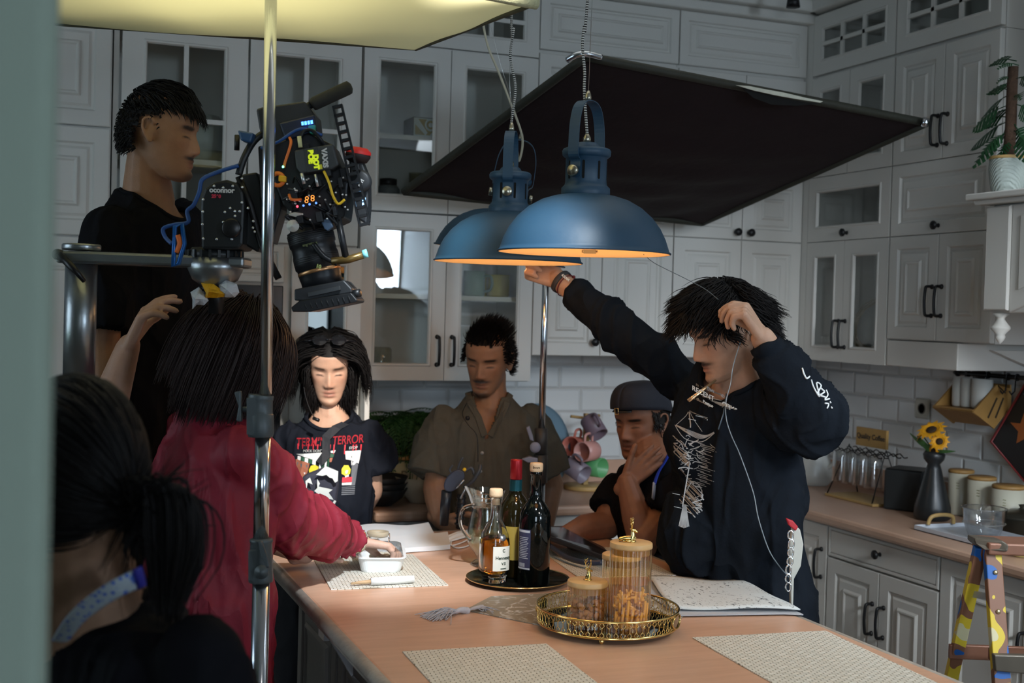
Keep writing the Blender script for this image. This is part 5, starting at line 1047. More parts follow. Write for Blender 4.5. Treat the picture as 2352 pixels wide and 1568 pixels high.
def jar(px,py,r,h,lab,stagf,fill=None):
    c=TZ(px,py,.9166); t=thing('storage_jar',lab,'jar',c); n=240; b=MB()
    def wl(i,j,ins): q=2*PI*i; rr=r-ins+.0020*abs(math.sin(q*12)); return c+V((rr*math.cos(q),rr*math.sin(q),j))
    b.grid(lambda i,j:wl(i,j*h,0),n,2); b.lathe([(0,.001),(r,.001)],c,n=48,cap=False); b.build('glass',amber,t)
    b=MB(); b.lathe([(r*.93,h-.014),(r*.93,h+.001),(r*1.055,h+.001),(r*1.06,h+.004),(r*1.05,h+.0115),(r*1.02,h+.013),(0,h+.013)],c,n=44); l=b.build('lid',bamboo,t); stagf(l,c+UZ*(h+.013))
    if fill: fill(t,c,r,h)
    return t
rnd=random.Random(12)
def nuts(t,c,r,h):
    b=MB()
    for i in range(95):
        z=.006+.056*(i/95); q=rnd.uniform(0,2*PI); rr=(r-.010)*math.sqrt(rnd.random()) if i%2 else r-.010; rot=M.Rotation(rnd.uniform(0,3),3,'X')@M.Rotation(rnd.uniform(0,3),3,'Z'); b.ell(c+V((rr*math.cos(q),rr*math.sin(q),z)),(.0085,.0065,.005),rot,8)
    o=b.build('almonds',mat('almond',(.45,.22,.11),.6,0,.3,90,.3),t,fix=False); o['kind']='stuff'
def sticks(t,c,r,h):
    b=MB()
    for i in range(150):
        z=.010+.075*(i/150)**1.0; q=rnd.uniform(0,2*PI); rr=(r-.011)*math.sqrt(rnd.random()); a_=rnd.uniform(0,2*PI); el=rnd.uniform(-.3,1.2); d=V((math.cos(a_)*math.cos(el),math.sin(a_)*math.cos(el),math.sin(el)))*rnd.uniform(.008,.013); p0=c+V((rr*math.cos(q),rr*math.sin(q),z))
        k_=math.hypot(p0.x+d.x-c.x,p0.y+d.y-c.y); 
        if k_>r-.006 or math.hypot(p0.x-d.x-c.x,p0.y-d.y-c.y)>r-.006: d=V((0,0,.010))
        b.tube([p0-d,p0+d],.0032,6)
    for q in np.linspace(AC-1.1,AC+1.2,9):
        p0=c+V(((r-.008)*math.cos(q),(r-.008)*math.sin(q),0)); b.tube([p0+UZ*(.02+.01*math.sin(q*9)),p0+UZ*(.055+.02*math.sin(q*5))+V((.004,0,0))],.0034,6)
    o=b.build('pasta_sticks',mat('pasta',(.90,.47,.10),.55,0,.15,60,.1),t,fix=False); o['kind']='stuff'
jar(1347,1436,.0435,.090,'short ribbed amber jar of brown nuts with bamboo lid and small stag knob',lambda l,c:stag(l,c,.85,.2,False),nuts)
jar(1444,1448,.0450,.186,'tall ribbed amber jar of orange pasta sticks with bamboo lid and reclining stag knob',lambda l,c:stag(l,c,.95,-.35,True),sticks)
def honey(t,c,r,h): b=MB(); b.lathe([(0,.003),(r-.003,.004),(r-.003,.06),(0,.062)],c,n=28); o=b.build('orange_snacks',mat('snack_orange',(.55,.2,.03),.6,0,.3,120,.8),t)
jar(1424,1408,.0435,.128,'middle-height ribbed amber jar standing behind the tallest jar',lambda l,c:stag(l,c,.7,.9,True),honey)
# runner, folded cloth, tassel
def clothmat(name,c1,c2,sc,lo,hi,rough=.8,sheen=0,st=(1,1,1)):
    m=mat(name,c1,rough,sheen=sheen); N,L,b=nodes_of(m); tc=N.new('ShaderNodeTexCoord'); mp=N.new('ShaderNodeMapping'); mp.inputs['Scale'].default_value=st; nz=N.new('ShaderNodeTexNoise'); nz.inputs['Scale'].default_value=sc; nz.inputs['Detail'].default_value=3; nz.inputs['Distortion'].default_value=2.2
    r=N.new('ShaderNodeValToRGB'); e=r.color_ramp.elements; e[0].color=(*c1,1); e[0].position=lo; e[1].color=(*c2,1); e[1].position=hi; L.new(tc.outputs['Object'],mp.inputs[0]); L.new(mp.outputs[0],nz.inputs[0]); L.new(nz.outputs[0],r.inputs[0]); L.new(r.outputs[0],b.inputs['Base Color']); return m
run=clothmat('runner_grey',(.27,.23,.17),(.50,.49,.46),22,.55,.62,.45)
A=[TZ(1068,1402),TZ(1128,1371),TZ(1290,1362),TZ(1500,1345),TZ(1640,1352),TZ(1560,1425),TZ(1400,1440),TZ(1245,1438)]
t=thing('table_runner','grey-beige patterned table runner with pointed end lying under the gold tray','table runner',A[0]); MB().prism([V((q.x,q.y,.9005)) for q in A],(0,0,.002)).build('cloth',run,t)
b=MB(); a0=TZ(1072,1402,.906); dd=(TZ(1000,1413,.9)-TZ(1072,1402,.9)).normalized(); b.ell(a0,.009); sd=V((-dd.y,dd.x,0)); b.tube(bez([a0,a0+dd*.02+UZ*.004,a0+dd*.035],4),[.007,.008,.0085,.008,.007,.006,.006,.005,.005],8)
for i in range(90):
    g_=rnd.gauss(0,.014); h_=rnd.gauss(0,.02); l_=rnd.uniform(.06,.10); q=[a0+dd*.02,a0+dd*(.02+l_*.45)+sd*g_*.6+UZ*rnd.uniform(-.002,.012),a0+dd*(.02+l_)+sd*(g_+h_)]; q[-1].z=.9022; b.tube(bez(q,3),.0011,4,cap=False)
for i in range(26):
    g_=rnd.gauss(0,.016); q=[a0,a0-dd*rnd.uniform(.02,.05)+sd*g_*.6+UZ*.006,a0-dd*rnd.uniform(.03,.07)+sd*g_*1.5]; q[-1].z=.905; b.tube(bez(q,3),.0012,4,cap=False)
b.build('tassel',mat('tassel_grey',(.42,.40,.42),.8,0,.2,60),t,fix=False)
wh=clothmat('cloth_sprig',(.60,.63,.62),(.10,.11,.11),60,.60,.66,.8,st=(1,.55,1))
B=[TZ(1488,1340),TZ(1560,1350),TZ(1640,1352),TZ(1700,1352),TZ(1845,1416),TZ(1800,1414),TZ(1560,1418),TZ(1492,1372)]
t=thing('folded_cloth','white folded cloth with small grey sprig pattern beside the leaning man','cloth',B[0]); b=MB(); b.prism([V((q.x,q.y,.9035)) for q in B],(0,0,.003)); b.build('lower_layer',mat('cloth_lining',(.42,.44,.47),.8,0,.08,20),t)
b=MB(); q4=[TZ(1488,1334),TZ(1700,1345),TZ(1838,1412),TZ(1540,1410)]
b.grid(lambda i,j:(lambda p:V((p.x,p.y,.9155+.003*math.sin(i*7+j*3)+.002*math.sin(j*9))))(q4[0].lerp(q4[1],i).lerp(q4[3].lerp(q4[2],i),j)),24,12); o=b.build('upper_layer',wh,t); sm=o.modifiers.new('s','SOLIDIFY'); sm.thickness=.003; sm.offset=-1
# tablet
t=thing('tablet_computer','black tablet in a rugged case propped behind the bottles near the seated man','tablet',TZ(1330,1270)); b=MB()
q=[P(1250,1207,3.86),P(1290,1208,3.90),P(1388,1256,3.70),P(1400,1268,3.58),P(1386,1276,3.52),P(1254,1228,3.70)]; nn=(q[1]-q[0]).cross(q[4]-q[0]).normalized(); nn=nn if nn.z<0 else -nn
b.prism(q,nn*.014); b.build('case',mat('rubber_black',(.012,.014,.02),.45),t,bev=.004); b=MB(); cm=sum(q,V((0,0,0)))/6; b.prism([cm+(p_-cm)*.9-nn*.001 for p_ in q],nn*.001); b.build('screen',mat('screen_dark',(.02,.015,.015),.08),t)
b=MB(); b.tube(bez([P(1256,1236,3.72)+nn*.014,P(1300,1262,3.6)+nn*.02,P(1345,1280,3.52)+nn*.014,P(1385,1280,3.5)+nn*.014],5),.008,8); b.build('edge_bumper',mat('bumper_blue_black',(.03,.04,.07),.35),t)
b=MB(); b.prism([TZ(1310,1262,.905),TZ(1372,1278,.905),TZ(1368,1262,.925),TZ(1330,1250,.93)],V((0,.03,0))); b.build('kickstand',black,t)
# device held by the man in grey-green
t=thing('folding_gimbal','black folding stabiliser device held in the hand of the grey-green shirt man','gimbal',P(1052,1150,4.02))
gm=mat('device_black',(.015,.017,.022),.35); b=MB()
pl=[P(1043+24*math.cos(a_)*.9-14*math.sin(a_)*.9,1102+24*math.sin(a_)*-.6-18*math.cos(a_)*-.0+0,4.0) for a_ in np.linspace(0,2*PI,20,endpoint=False)]
def ov(cx,cy,rx,ry,rot,d,n=20): return [P(cx+rx*math.cos(a_)*math.cos(rot)-ry*math.sin(a_)*math.sin(rot),cy+rx*math.cos(a_)*math.sin(rot)+ry*math.sin(a_)*math.cos(rot),d) for a_ in np.linspace(0,2*PI,n,endpoint=False)]
b.prism(ov(1043,1104,30,18,-.85,3.98),TW*-.018); b.build('motor_cover',mat('device_navy',(.035,.045,.075),.45),t,bev=.004)
b=MB(); b.tube([P(1026,1128,4.0),P(1022,1165,4.01),P(1020,1205,4.02)],[.017,.016,.014],12); b.build('handle',gm,t)
b=MB(); b.tube([P(1060,1135,4.02),P(1058,1175,4.02),P(1054,1212,4.03)],[.014,.013,.012],12); 
for i in range(6): b.lathe([(.0,-.003),(.0165,-.002),(.0165,.002),(0,.003)],P(1060-i,1142+i*12,4.02),UZ,16)
b.build('ribbed_grip',gm,t); b=MB(); b.tube(bez([P(1066,1118,4.0),P(1085,1105,3.99),P(1101,1080,3.99),P(1103,1068,4.0)],4),.006,8); b.tube(bez([P(1050,1088,4.0),P(1054,1068,4.0),P(1063,1050,4.0)],4),.004,8); b.tube(bez([P(1040,1090,4.0),P(1033,1078,4.0),P(1040,1068,4.0)],4),.003,8); b.tube(bez([P(1068,1082,4.0),P(1082,1074,4.0),P(1090,1090,4.0)],4),.005,8); b.tube(bez([P(1075,1120,4.0),P(1088,1128,4.0),P(1092,1145,4.0)],4),.005,8); b.build('claw_arm',mat('device_grey',(.05,.06,.075),.4),t)
b=MB(); b.tube([P(1071,1116,3.97),P(1058,1145,3.97)],.004,6); b.tube([P(1066,1102,3.97),P(1048,1121,3.97)],.0035,6); b.build('steel_bar',mat('device_steel',(.35,.38,.42),.3,.8),t); b=MB(); b.ell(P(1067,1078,3.97),.006); b.build('yellow_button',mat('button_yellow',(.8,.5,.02),.5),t)
# ------------------------------------------------------------------ pendants, flag, diffuser, stands
blue=mat('lamp_blue',(.012,.052,.100),.5,.0,.12,9,.06,.7); enamel=mat('lamp_enamel',(.74,.58,.36),.5,0,.03,5); brass_=mat('satin_nickel',(.45,.42,.33),.3,1)
cordm=mat('braided_cord',(.3,.3,.3),.7); N,L,bb=nodes_of(cordm); wv=N.new('ShaderNodeTexWave'); wv.inputs['Scale'].default_value=55; wv.inputs['Distortion'].default_value=1; wv.bands_direction='Z'; tcx=N.new('ShaderNodeTexCoord'); rr_=N.new('ShaderNodeValToRGB'); rr_.color_ramp.elements[0].color=(.02,.02,.02,1); rr_.color_ramp.elements[1].color=(.55,.55,.52,1); rr_.color_ramp.interpolation='CONSTANT'; rr_.color_ramp.elements[1].position=.5
L.new(tcx.outputs['Object'],wv.inputs[0]); L.new(wv.outputs[0],rr_.inputs[0]); L.new(rr_.outputs[0],bb.inputs['Base Color'])
cordp=mat('cord_pale',(.45,.43,.33),.7)
bulbm=mat('warm_bulb',(1,.8,.5),.5,emit=(1,.5,.15),es=5)
def pendant(c,lab,yaw,mx,cordpts,wirepts,power,cm=cordm,sticker=False):
    t=thing('pendant_lamp',lab,'lamp',c,'blue pendant lamps over the island'); Mx=M.Translation(c)@mx
    def W(b,name,m,par=t,bev=0): 
        b.v=[Mx@p_ for p_ in b.v]; return b.build(name,m,par,bev)
    out=[(.2005,0),(.2035,.001),(.2035,.004),(.199,.006),(.197,.013),(.190,.034),(.177,.060),(.158,.085),(.133,.107),(.103,.124),(.075,.133),(.056,.1365)]
    b=MB(); b.lathe(out,n=72,cap=False); s_=W(b,'shade',blue)
    b=MB(); b.lathe([(.2003,.0005),(.1965,.006),(.1945,.013),(.1875,.034),(.1745,.059),(.156,.083),(.131,.105),(.102,.1215),(.075,.1305),(.0,.134)],n=72,cap=False); W(b,'inner_enamel',enamel,s_)
    b=MB(); b.lathe([(.056,.133),(.0575,.136),(.057,.152),(.053,.156),(.0495,.160),(.0485,.166),(.0485,.222),(.052,.224),(.0565,.228),(.0575,.238),(.0545,.243),(.050,.245),(.032,.247),(.026,.256),(.022,.2585),(0,.259)],n=44); h=W(b,'socket_housing',blue)
    for k_ in range(8):
        q=yaw+PI/8+k_*PI/4
        b=MB(); x0=V((math.cos(q),math.sin(q),0))*.0487; e=V((-math.sin(q),math.cos(q),0)); n_=x0.normalized()
        pl_=[x0+e*(.0032*math.cos(a_))+UZ*(.192+.018*(1 if math.sin(a_)>0 else -1)+.0032*math.sin(a_)) for a_ in np.linspace(0,2*PI,12,endpoint=False)+.01]; b.prism(pl_,n_*.0004); W(b,'vent_slot',mat('slot_black',(.002,.002,.002),.9),h)
    d=V((math.cos(yaw),math.sin(yaw),0)); e=V((-math.sin(yaw),math.cos(yaw),0)); b=MB()
    path=[d*.0505+UZ*.175,d*.0505+UZ*.197,d*.0505+UZ*.213,d*.061+UZ*.225,d*.0605+UZ*.26,d*.057+UZ*.30,d*.045+UZ*.335,d*.025+UZ*.352,UZ*.356]
    pp_=bez(path,4); pp_=pp_+[V((-p_.x,-p_.y,p_.z)) for p_ in pp_[::-1][1:]]
    vs=[]
    for i,p_ in enumerate(pp_):
        tt=(pp_[min(i+1,len(pp_)-1)]-pp_[max(i-1,0)]).normalized(); nn_=tt.cross(e).normalized()
        for a_,c_ in ((-.0135,-.001),(.0135,-.001),(.0135,.001),(-.0135,.001)): vs.append(p_+e*a_+nn_*c_)
    k_=len(pp_); b.add(vs,[(i*4+j,i*4+(j+1)%4,i*4+4+(j+1)%4,i*4+4+j) for i in range(k_-1) for j in range(4)]+[(0,1,2,3),(4*k_-1,4*k_-2,4*k_-3,4*k_-4)]); W(b,'bracket',blue)
    for sg in (1,-1): b=MB(); b.lathe([(.006,0),(.006,.004),(.0125,.005),(.0135,.007),(.0135,.014),(.012,.016),(0,.0165)],d*(.051*sg)+UZ*.188,d*sg,24); W(b,'thumb_screw',brass_)
    b=MB(); b.lathe([(.009,0),(.009,.012),(.006,.018),(.004,.022),(0,.022)],UZ*.258,n=16); W(b,'cord_grip',brass_)
    b=MB(); b.lathe([(.007,0),(.0075,.008),(.006,.017),(.003,.024),(0,.024)],UZ*.356+e*0,n=16); W(b,'wire_grip',brass_)
    b=MB(); b.tube(bez([Mx@UZ*1 if False else Mx@V((0,0,.278)),Mx@V((-.004,.002,.32))]+cordpts,6),.0036,8); b.build('cord',cm,t)
    b=MB(); b.tube([Mx@V((0,0,.378))]+wirepts,.0009,5); b.build('suspension_wire',mat('wire_steel',(.5,.5,.48),.3,.9),t)
    b=MB(); b.lathe([(.013,.128),(.014,.10),(.018,.09),(.028,.07),(.029,.055),(.018,.036),(0,.031)],n=20); W(b,'bulb',bulbm)
    l=bpy.data.lights.new('bulb_light','POINT'); l.energy=power; l.color=(1,.53,.21); l.shadow_soft_size=.03; lo=bpy.data.objects.new('bulb_light',l); C.objects.link(lo); lo.parent=t; lo.location=mx@V((0,0,.02))
    if sticker:
        a_=math.atan2(.9,.55); b=MB(); r=.1925
        q0=math.atan2(P(1353,580,3.1).y-c.y,P(1353,580,3.1).x-c.x)
        b.grid(lambda i,j:Mx@V(((.1950-.0045*j-.001)*math.cos(q0+.08-.16*i),(.1950-.0045*j-.001)*math.sin(q0+.08-.16*i),.0095+.010*j)),8,1); so=b.build('sticker',mat('sticker_grey',(.28,.25,.18),.6),s_)
        b=MB(); text_into(b,'E27 MAX. 40W',.0085,c,X_,UZ,bold=.0003,fn=lambda u,v,z:Mx@V(((.1925-.0022*(v/.005)-.0005)*math.cos(q0-u*.72/.1925*1.0),(.1925-.0022*(v/.005)-.0005)*math.sin(q0-u*.72/.1925),.0145+v))); b.build('sticker_text',mat('ink_black',(.01,.01,.01),.7),so)
    return t
yv=lambda a:math.atan2(a.y,a.x)
c1_=P(1341,582,2.93); top=lambda c,dx=0:V((c.x+dx,c.y,CE-.02))
pendant(c1_,'blue pendant lamp nearest the camera, hanging lowest right with full cream underside',yv(I(-.55,0,.84)),M.Identity(4),[P(1342,205,2.93),P(1343,165,2.93),P(1338,105,2.93),P(1342,60,2.93),P(1348,20,2.93),top(c1_,.02)],[top(c1_,.01)],1.7,sticker=True)
c2_=P(1167,603,3.40); pendant(c2_,'blue pendant lamp in the middle, partly hidden by the nearest one',yv(I(-.12,0,.99)),M.Identity(4),[P(1176,270,3.4),P(1184,200,3.4),P(1172,130,3.4),P(1180,65,3.4),P(1175,38,3.4),top(c2_)],[P(1170,180,3.4),top(c2_)],1.4)
c3_=P(1147,588,3.80); tilt=M.Rotation(math.radians(-9),4,TW)@M.Rotation(math.radians(2),4,r0)
pendant(c3_,'blue pendant lamp farthest away, tilted and held by the leaning man',yv(I(1,0,0)),tilt,[P(1192,370,3.78),P(1200,335,3.76),P(1196,300,3.74),P(1172,235,3.7),P(1145,165,3.7),P(1122,110,3.7),P(1110,55,3.7),P(1095,-60,3.7)],[P(1150,150,3.7),P(1122,40,3.7),P(1105,-60,3.7)],1.6,cordp)
for c,lx in ((c1_,'nearest'),(c2_,'middle')):
    pass
# thin wire from the lamp to the raised hand
b=MB(); b.tube(bez([P(1478,584,3.05),P(1500,602,3.08),P(1530,618,3.1),P(1575,640,3.12),P(1620,664,3.13),P(1650,688,3.12)],5),.0009,5); tag(b.build('thin_wire',mat('thin_wire_grey',(.10,.12,.13),.5)),'thin grey wire strung from the nearest blue lamp to the leaning man\'s raised hand','wire')
# black flag
fabric=mat('flag_black',(.014,.0075,.009),.75,0,.25,6,.25,.3); t=thing('light_flag','large black cloth light flag on a taped metal frame above the island','light flag',P(1500,300,4.1))
fT,fR,fB,fL=P(1345,130,3.62),P(2130,282,4.25),P(1612,512,4.95),P(928,440,4.30)
def flg(i,j):
    p_=fT.lerp(fR,i).lerp(fL.lerp(fB,i),j); s_=math.sin(PI*i)*math.sin(PI*j); return p_-UZ*(.06*s_+.006*math.sin(i*24+j*9)*(j**2)+.004*math.sin(j*34+i*5)*s_)+UZ*(.022*math.sin(PI*j)*(1-i)*0)
b=MB(); b.grid(flg,50,50); o=b.build('cloth',fabric,t); sm=o.modifiers.new('s','SOLIDIFY'); sm.thickness=.003
tape=mat('frame_tape_black',(.025,.026,.018),.6,0,.3,20,.2); chrome=mat('chrome_tube',(.62,.66,.72),.16,1,.04,3)
for a_,c_ in ((fT,fR),(fT,fL),(fR,fB),(fL,fB)): b=MB(); b.tube(bez([a_,a_.lerp(c_,.33)+UZ*.0,a_.lerp(c_,.66),c_],4),.0135,10); b.build('frame_tube',tape,t)
b=MB(); b.tube(bez([P(1303,138,3.6),P(1325,126,3.58),P(1350,124,3.58),P(1382,132,3.6)],5),.009,10); b.build('corner_tube',chrome,t)
b=MB(); q=[(1690,196),(1720,198),(1760,206),(1800,213),(1850,225),(1890,233),(1884,236),(1830,228),(1780,219),(1730,208)]; b.prism([P(x,y,3.82+.0006*(x-1690)) for x,y in q],TW*.004); b.build('slit_strip',mat('slit_white',(.5,.5,.42),.8,0,.3,60),t)  # pale strip painted for the bright slit where the cloth leaves its edge
b=MB(); q=[(1700,199),(1780,222),(1850,235),(1885,238),(1830,243),(1770,240),(1730,225)]; b.prism([P(x,y,3.84+.0006*(x-1690)) for x,y in q],TW*.003); b.build('cloth_gap',mat('gap_black',(.002,.002,.002),.9),t)
b=MB(); b.tube([P(2118,279,4.2),P(2131,283,4.2)],.016,10); b.build('corner_cap',chrome,t)
# diffuser cloth top left
dif=mat('diffusion_cloth',(.66,.65,.46),.9,0,.10,2.5,.2,.1); N,L,bb=nodes_of(dif); tr_n=N.new('ShaderNodeBsdfTranslucent'); tr_n.inputs[0].default_value=(.72,.69,.42,1); mxs=N.new('ShaderNodeMixShader'); mxs.inputs[0].default_value=.72; L.new(bb.outputs[0],mxs.inputs[1]); L.new(tr_n.outputs[0],mxs.inputs[2]); L.new(mxs.outputs[0],N['Material Output'].inputs[0])
zR=2.31; dR,dB=ON(1232,8,2,zR),ON(955,113,2,zR); dL=ON(60,60,2,zR); e_=(dB-dR); dT=dL-e_*2.1; dT=V((dL.x-e_.x,dL.y-1.6,zR)); dR2=dR.lerp(V((dR.x+.1,dR.y-1.0,zR)),1)
dRf=dR+(dR-dB).normalized()*.35
t=thing('diffusion_frame','pale yellow stained diffusion cloth on a frame at the top left, lit from above','diffusion frame',dL.lerp(dR,.5))
cA,cB,cC,cD=dL+V((-.5,0.04,0)),dB,dR,V((dL.x-.5,dR.y-.35,zR+.0))
b=MB(); b.grid(lambda i,j:(lambda p_:p_-UZ*(.035*math.sin(PI*i)*math.sin(PI*j)+.004*math.sin(i*31+j*7)*math.sin(PI*j)+.003*math.sin(i*14-j*11)))(cA.lerp(cB,i).lerp(cD.lerp(cC,i),j)),60,24); b.build('cloth',dif,t)
edge=mat('frame_edge_dark',(.06,.055,.03),.6,0,.3,20)
for a_,c_,m_,r_ in ((cA,cB,edge,.004),(cB,cC,edge,.005),(cC,cD,chrome,.011)): b=MB(); b.tube([a_,c_],r_,10); b.build('frame_tube',m_,t)
b=MB(); b.tube([cC.lerp(cD,.0),cC.lerp(cD,.12)],.014,10); b.build('corner_wrap',mat('wrap_tape',(.5,.5,.3),.6,0,.2,40,.3),t)
# ------------------------------------------------------------------ stands
grip=mat('grip_grey',(.075,.09,.095),.45,.2,.1,15,.05)
def vert(px,py,d,z): q=P(px,py,d); return V((q.x,q.y,z))
t=thing('light_stand','chrome telescopic light stand with grey collars in front of the woman in maroon','light stand',vert(603,1100,2.5,0))
def Q(x,y): return P(x,y,2.5)
b=MB(); b.tube([Q(623,-60),Q(610,905)],.0123,20); b.build('upper_tube',chrome,t)
b=MB(); b.tube([Q(604,1000),Q(599,1240)],.0155,20); b.build('middle_tube',chrome,t)
fz=vert(592,1600,2.5,.02); b=MB(); b.tube([Q(600,1330),fz],.0175,20); b.build('lower_tube',chrome,t)
b=MB(); b.tube([Q(600,907),Q(599,916),Q(598,920),Q(598,950),Q(598,953),Q(599,996),Q(599,1003)],[.0250,.0250,.0243,.0243,.0262,.0262,.0240],28); b.prism([Q(572,912),Q(572,995),Q(600,998),Q(600,910)],TW*.024); c_=b.build('collar',grip,t,bev=.003)
b=MB(); b.tube([Q(575,940),Q(556,940)],.006,10); b.prism([Q(540,900),Q(556,896),Q(558,968),Q(545,966),Q(550,932)],TW*.012); b.build('tee_handle',grip,c_,bev=.003)
b=MB(); b.tube([Q(600,1236),Q(600,1243),Q(600,1247),Q(599,1325),Q(599,1337)],[.0225,.0235,.0215,.0245,.0240],28); b.prism([Q(575,1260),Q(575,1330),Q(598,1332),Q(598,1255)],TW*.022); c_=b.build('collar',grip,t,bev=.003)
b=MB(); b.prism([P(594,1240,2.47),P(604,1240,2.47),P(612,1268,2.46),P(622,1300,2.46),P(614,1304,2.46),P(600,1275,2.47)],TW*.010); b.build('lever_handle',mat('grip_dark',(.05,.06,.065),.5),c_,bev=.003)
b=MB(); b.lathe([(.014,0),(.014,.004),(.006,.005),(.005,.008),(0,.008)],P(601,1313,2.475),TW,20); b.build('bolt',grip,c_)
for k_ in range(3): q=k_*2*PI/3+2.6; b=MB(); b.tube([fz+UZ*.35,fz+V((.2*math.cos(q),.2*math.sin(q),.0))],.011,10); b.build('leg',chrome,t)
c_b=vert(1248,900,4.22,0); t=thing('light_stand','chrome light stand with black collar standing behind the wine bottles','light stand',c_b)
def Q2(x,y): return P(x,y,4.22)
b=MB(); b.tube([Q2(1256,545),Q2(1244,985)],.0115,18); b.build('upper_tube',chrome,t); b=MB(); b.tube([Q2(1240,1100),V((Q2(1238,1100).x,Q2(1238,1100).y,.02))],.019,18); b.build('lower_tube',chrome,t)
b=MB(); b.tube([Q2(1243,983),Q2(1243,1042)],.0215,20); b.tube([Q2(1242,1044),Q2(1241,1108)],.0235,20); c_=b.build('collar',mat('collar_dark',(.03,.03,.03),.5),t)
b=MB(); b.prism([Q2(1208,980),Q2(1216,977),Q2(1224,1000),Q2(1226,1012),Q2(1217,1008)],TW*.03); b.build('lever_handle',mat('handle_lilac',(.20,.22,.30),.5),c_,bev=.003)
b=MB(); b.prism([Q2(1198,1052),Q2(1215,1046),Q2(1235,1050),Q2(1235,1060),Q2(1212,1060)],TW*.03); b.build('tee_handle',MT['handle_lilac'],c_,bev=.003)
b=MB(); b.lathe([(.018,0),(.018,.012),(.009,.014),(0,.014)],Q2(1229,1025)+TW*.02,TW,18); b.build('lock_knob',MT['handle_lilac'],c_)
for k_ in range(3): q=k_*2*PI/3+1.2; b=MB(); b.tube([c_b+UZ*.25,c_b+V((.06*math.cos(q),.06*math.sin(q),.0))],.010,8); b.build('leg',chrome,t)
# ------------------------------------------------------------------ dolly arm, fluid head, cinema camera
alu=mat('brushed_aluminium',(.30,.32,.33),.33,.9,.06,30,.04); D0=2.78
t=thing('camera_dolly','brushed aluminium camera dolly with swing arm carrying the camera head, at the left','camera dolly',vert(180,880,D0,0))
q1=P(181,900,D0); b=MB(); b.tube([V((q1.x,q1.y,.12)),P(181,880,D0)],.0375,28); b.build('lower_column',mat('column_dark',(.05,.055,.06),.3,.6),t); b=MB(); b.tube([P(181,880,D0),P(187,600,D0)],.0345,32); b.build('column',alu,t)
b=MB(); b.lathe([(.20,.05),(.20,.12),(0,.12)],V((q1.x,q1.y,0)),n=4); b.build('base',mat('dolly_black',(.02,.02,.02),.5),t)
for sx in (-1,1):
    for sy in (-1,1): b=MB(); b.tube([V((q1.x+sx*.11-.015,q1.y+sy*.11,.05)),V((q1.x+sx*.11+.015,q1.y+sy*.11,.05))],.05,18); b.build('wheel',black,t)
b=MB(); b.prism([P(x,y,D0-.045) for x,y in ((126,574),(560,590),(560,614),(420,612),(126,603))],-TW*.09); b.build('swing_arm',alu,t,bev=.006)
b=MB(); b.lathe([(.040,0),(.042,.003),(.042,.011),(.040,.014),(0,.014)],P(187,575,D0)+UZ*.0,UZ,36); b.build('top_disc',alu,t)
b=MB(); b.tube([P(137,586,D0-.05),P(165,612,D0-.07),P(194,646,D0-.07)],[.009,.008,.005],10); b.lathe([(.012,0),(.012,.02),(0,.02)],P(139,585,D0-.03),TW,16); b.build('clamp_lever',black,t)
p0_=vert(330,960,3.36,0); ab=thing('apple_box','black wooden standing box under the camera operator','box',p0_); MB().box((p0_.x-.2,p0_.y-.16,0),(p0_.x+.22,p0_.y+.2,.449)).build('box_body',MT['dolly_black'],ab,bev=.008)
hd=thing('fluid_head','black fluid head with bowl mount on the dolly arm under the cinema camera','tripod head',P(493,600,D0))
b=MB(); b.lathe([(.0,-.052),(.03,-.05),(.05,-.036),(.060,-.014),(.062,-.002),(.060,.0),(.060,.012),(.03,.012),(0,.012)],P(495,605,D0),UZ,36); b.build('bowl',alu,hd)
b=MB(); b.lathe([(.02,-.064),(.036,-.062),(.036,-.052),(.02,-.05)],P(495,605,D0),UZ,28); b.lathe([(.0,-.075),(.02,-.074),(.02,-.06)],P(495,605,D0),UZ,20); b.build('bowl_nut',black,hd)
gb=mat('head_graphite',(.018,.020,.021),.42,.3,.1,15); b=MB(); b.lathe([(.058,.012),(.060,.014),(.060,.026),(.054,.028),(.05,.034),(.0,.034)],P(493,605,D0),UZ,36)
for i in range(20): q=i*PI/10; b.box((-.003,-.0025,.012),(.003,.0035,.028),mx=M.Translation(P(493,605,D0))@M.Rotation(q,4,'Z')@M.Translation((.061,0,0)))
b.build('pan_ring',gb,hd)
def X2(b,pts,d,th): return b.prism([P(x,y,d) for x,y in pts],-TW*th)
b=MB(); X2(b,((460,480),(461,455),(470,432),(490,418),(520,412),(545,420),(558,440),(562,470),(558,560),(548,572),(462,572)),D0-.07,.13); o=b.build('tilt_housing',gb,hd,bev=.006)
b=MB(); b.lathe([(.020,0),(.021,.012),(.018,.014),(0,.014)],P(534,524,D0-.07),TW,28); b.build('drag_dial',mat('dial_black',(.01,.01,.011),.3),o)
b=MB()
for x,y in ((492,427),(513,431),(535,427),(467,458),(466,486),(465,515),(467,548),(498,549),(533,549),(556,465),(557,430),(556,410),(529,478),(540,485),(551,485),(540,496),(570,478),(582,508),(581,523),(585,532),(517,487),(513,510)): b.lathe([(.0028,0),(.0028,.0018),(.0,.002)],P(x,y,D0-.0705),TW,10)
b.build('bolt_heads',mat('bolt_steel',(.6,.62,.64),.3,.8),o,fix=False); o.children[-1]['kind']='stuff'
def signtxt(s,size,x,y,d,par,m,rot=0,name='lettering',bold=.0006,flip=False):
    U=I(math.cos(rot),math.sin(rot),0); W_=I(-math.sin(rot),math.cos(rot),0); b=MB(); text_into(b,s,size,P(x,y,d)+TW*.001,U,W_,bold=bold); return b.build(name,m,par)
signtxt('oconnor',.0155,510,437,D0-.071,o,mat('lettering_white',(.6,.6,.58),.6)); signtxt('2560',.010,497,451,D0-.071,o,mat('lettering_red',(.5,.03,.06),.6))
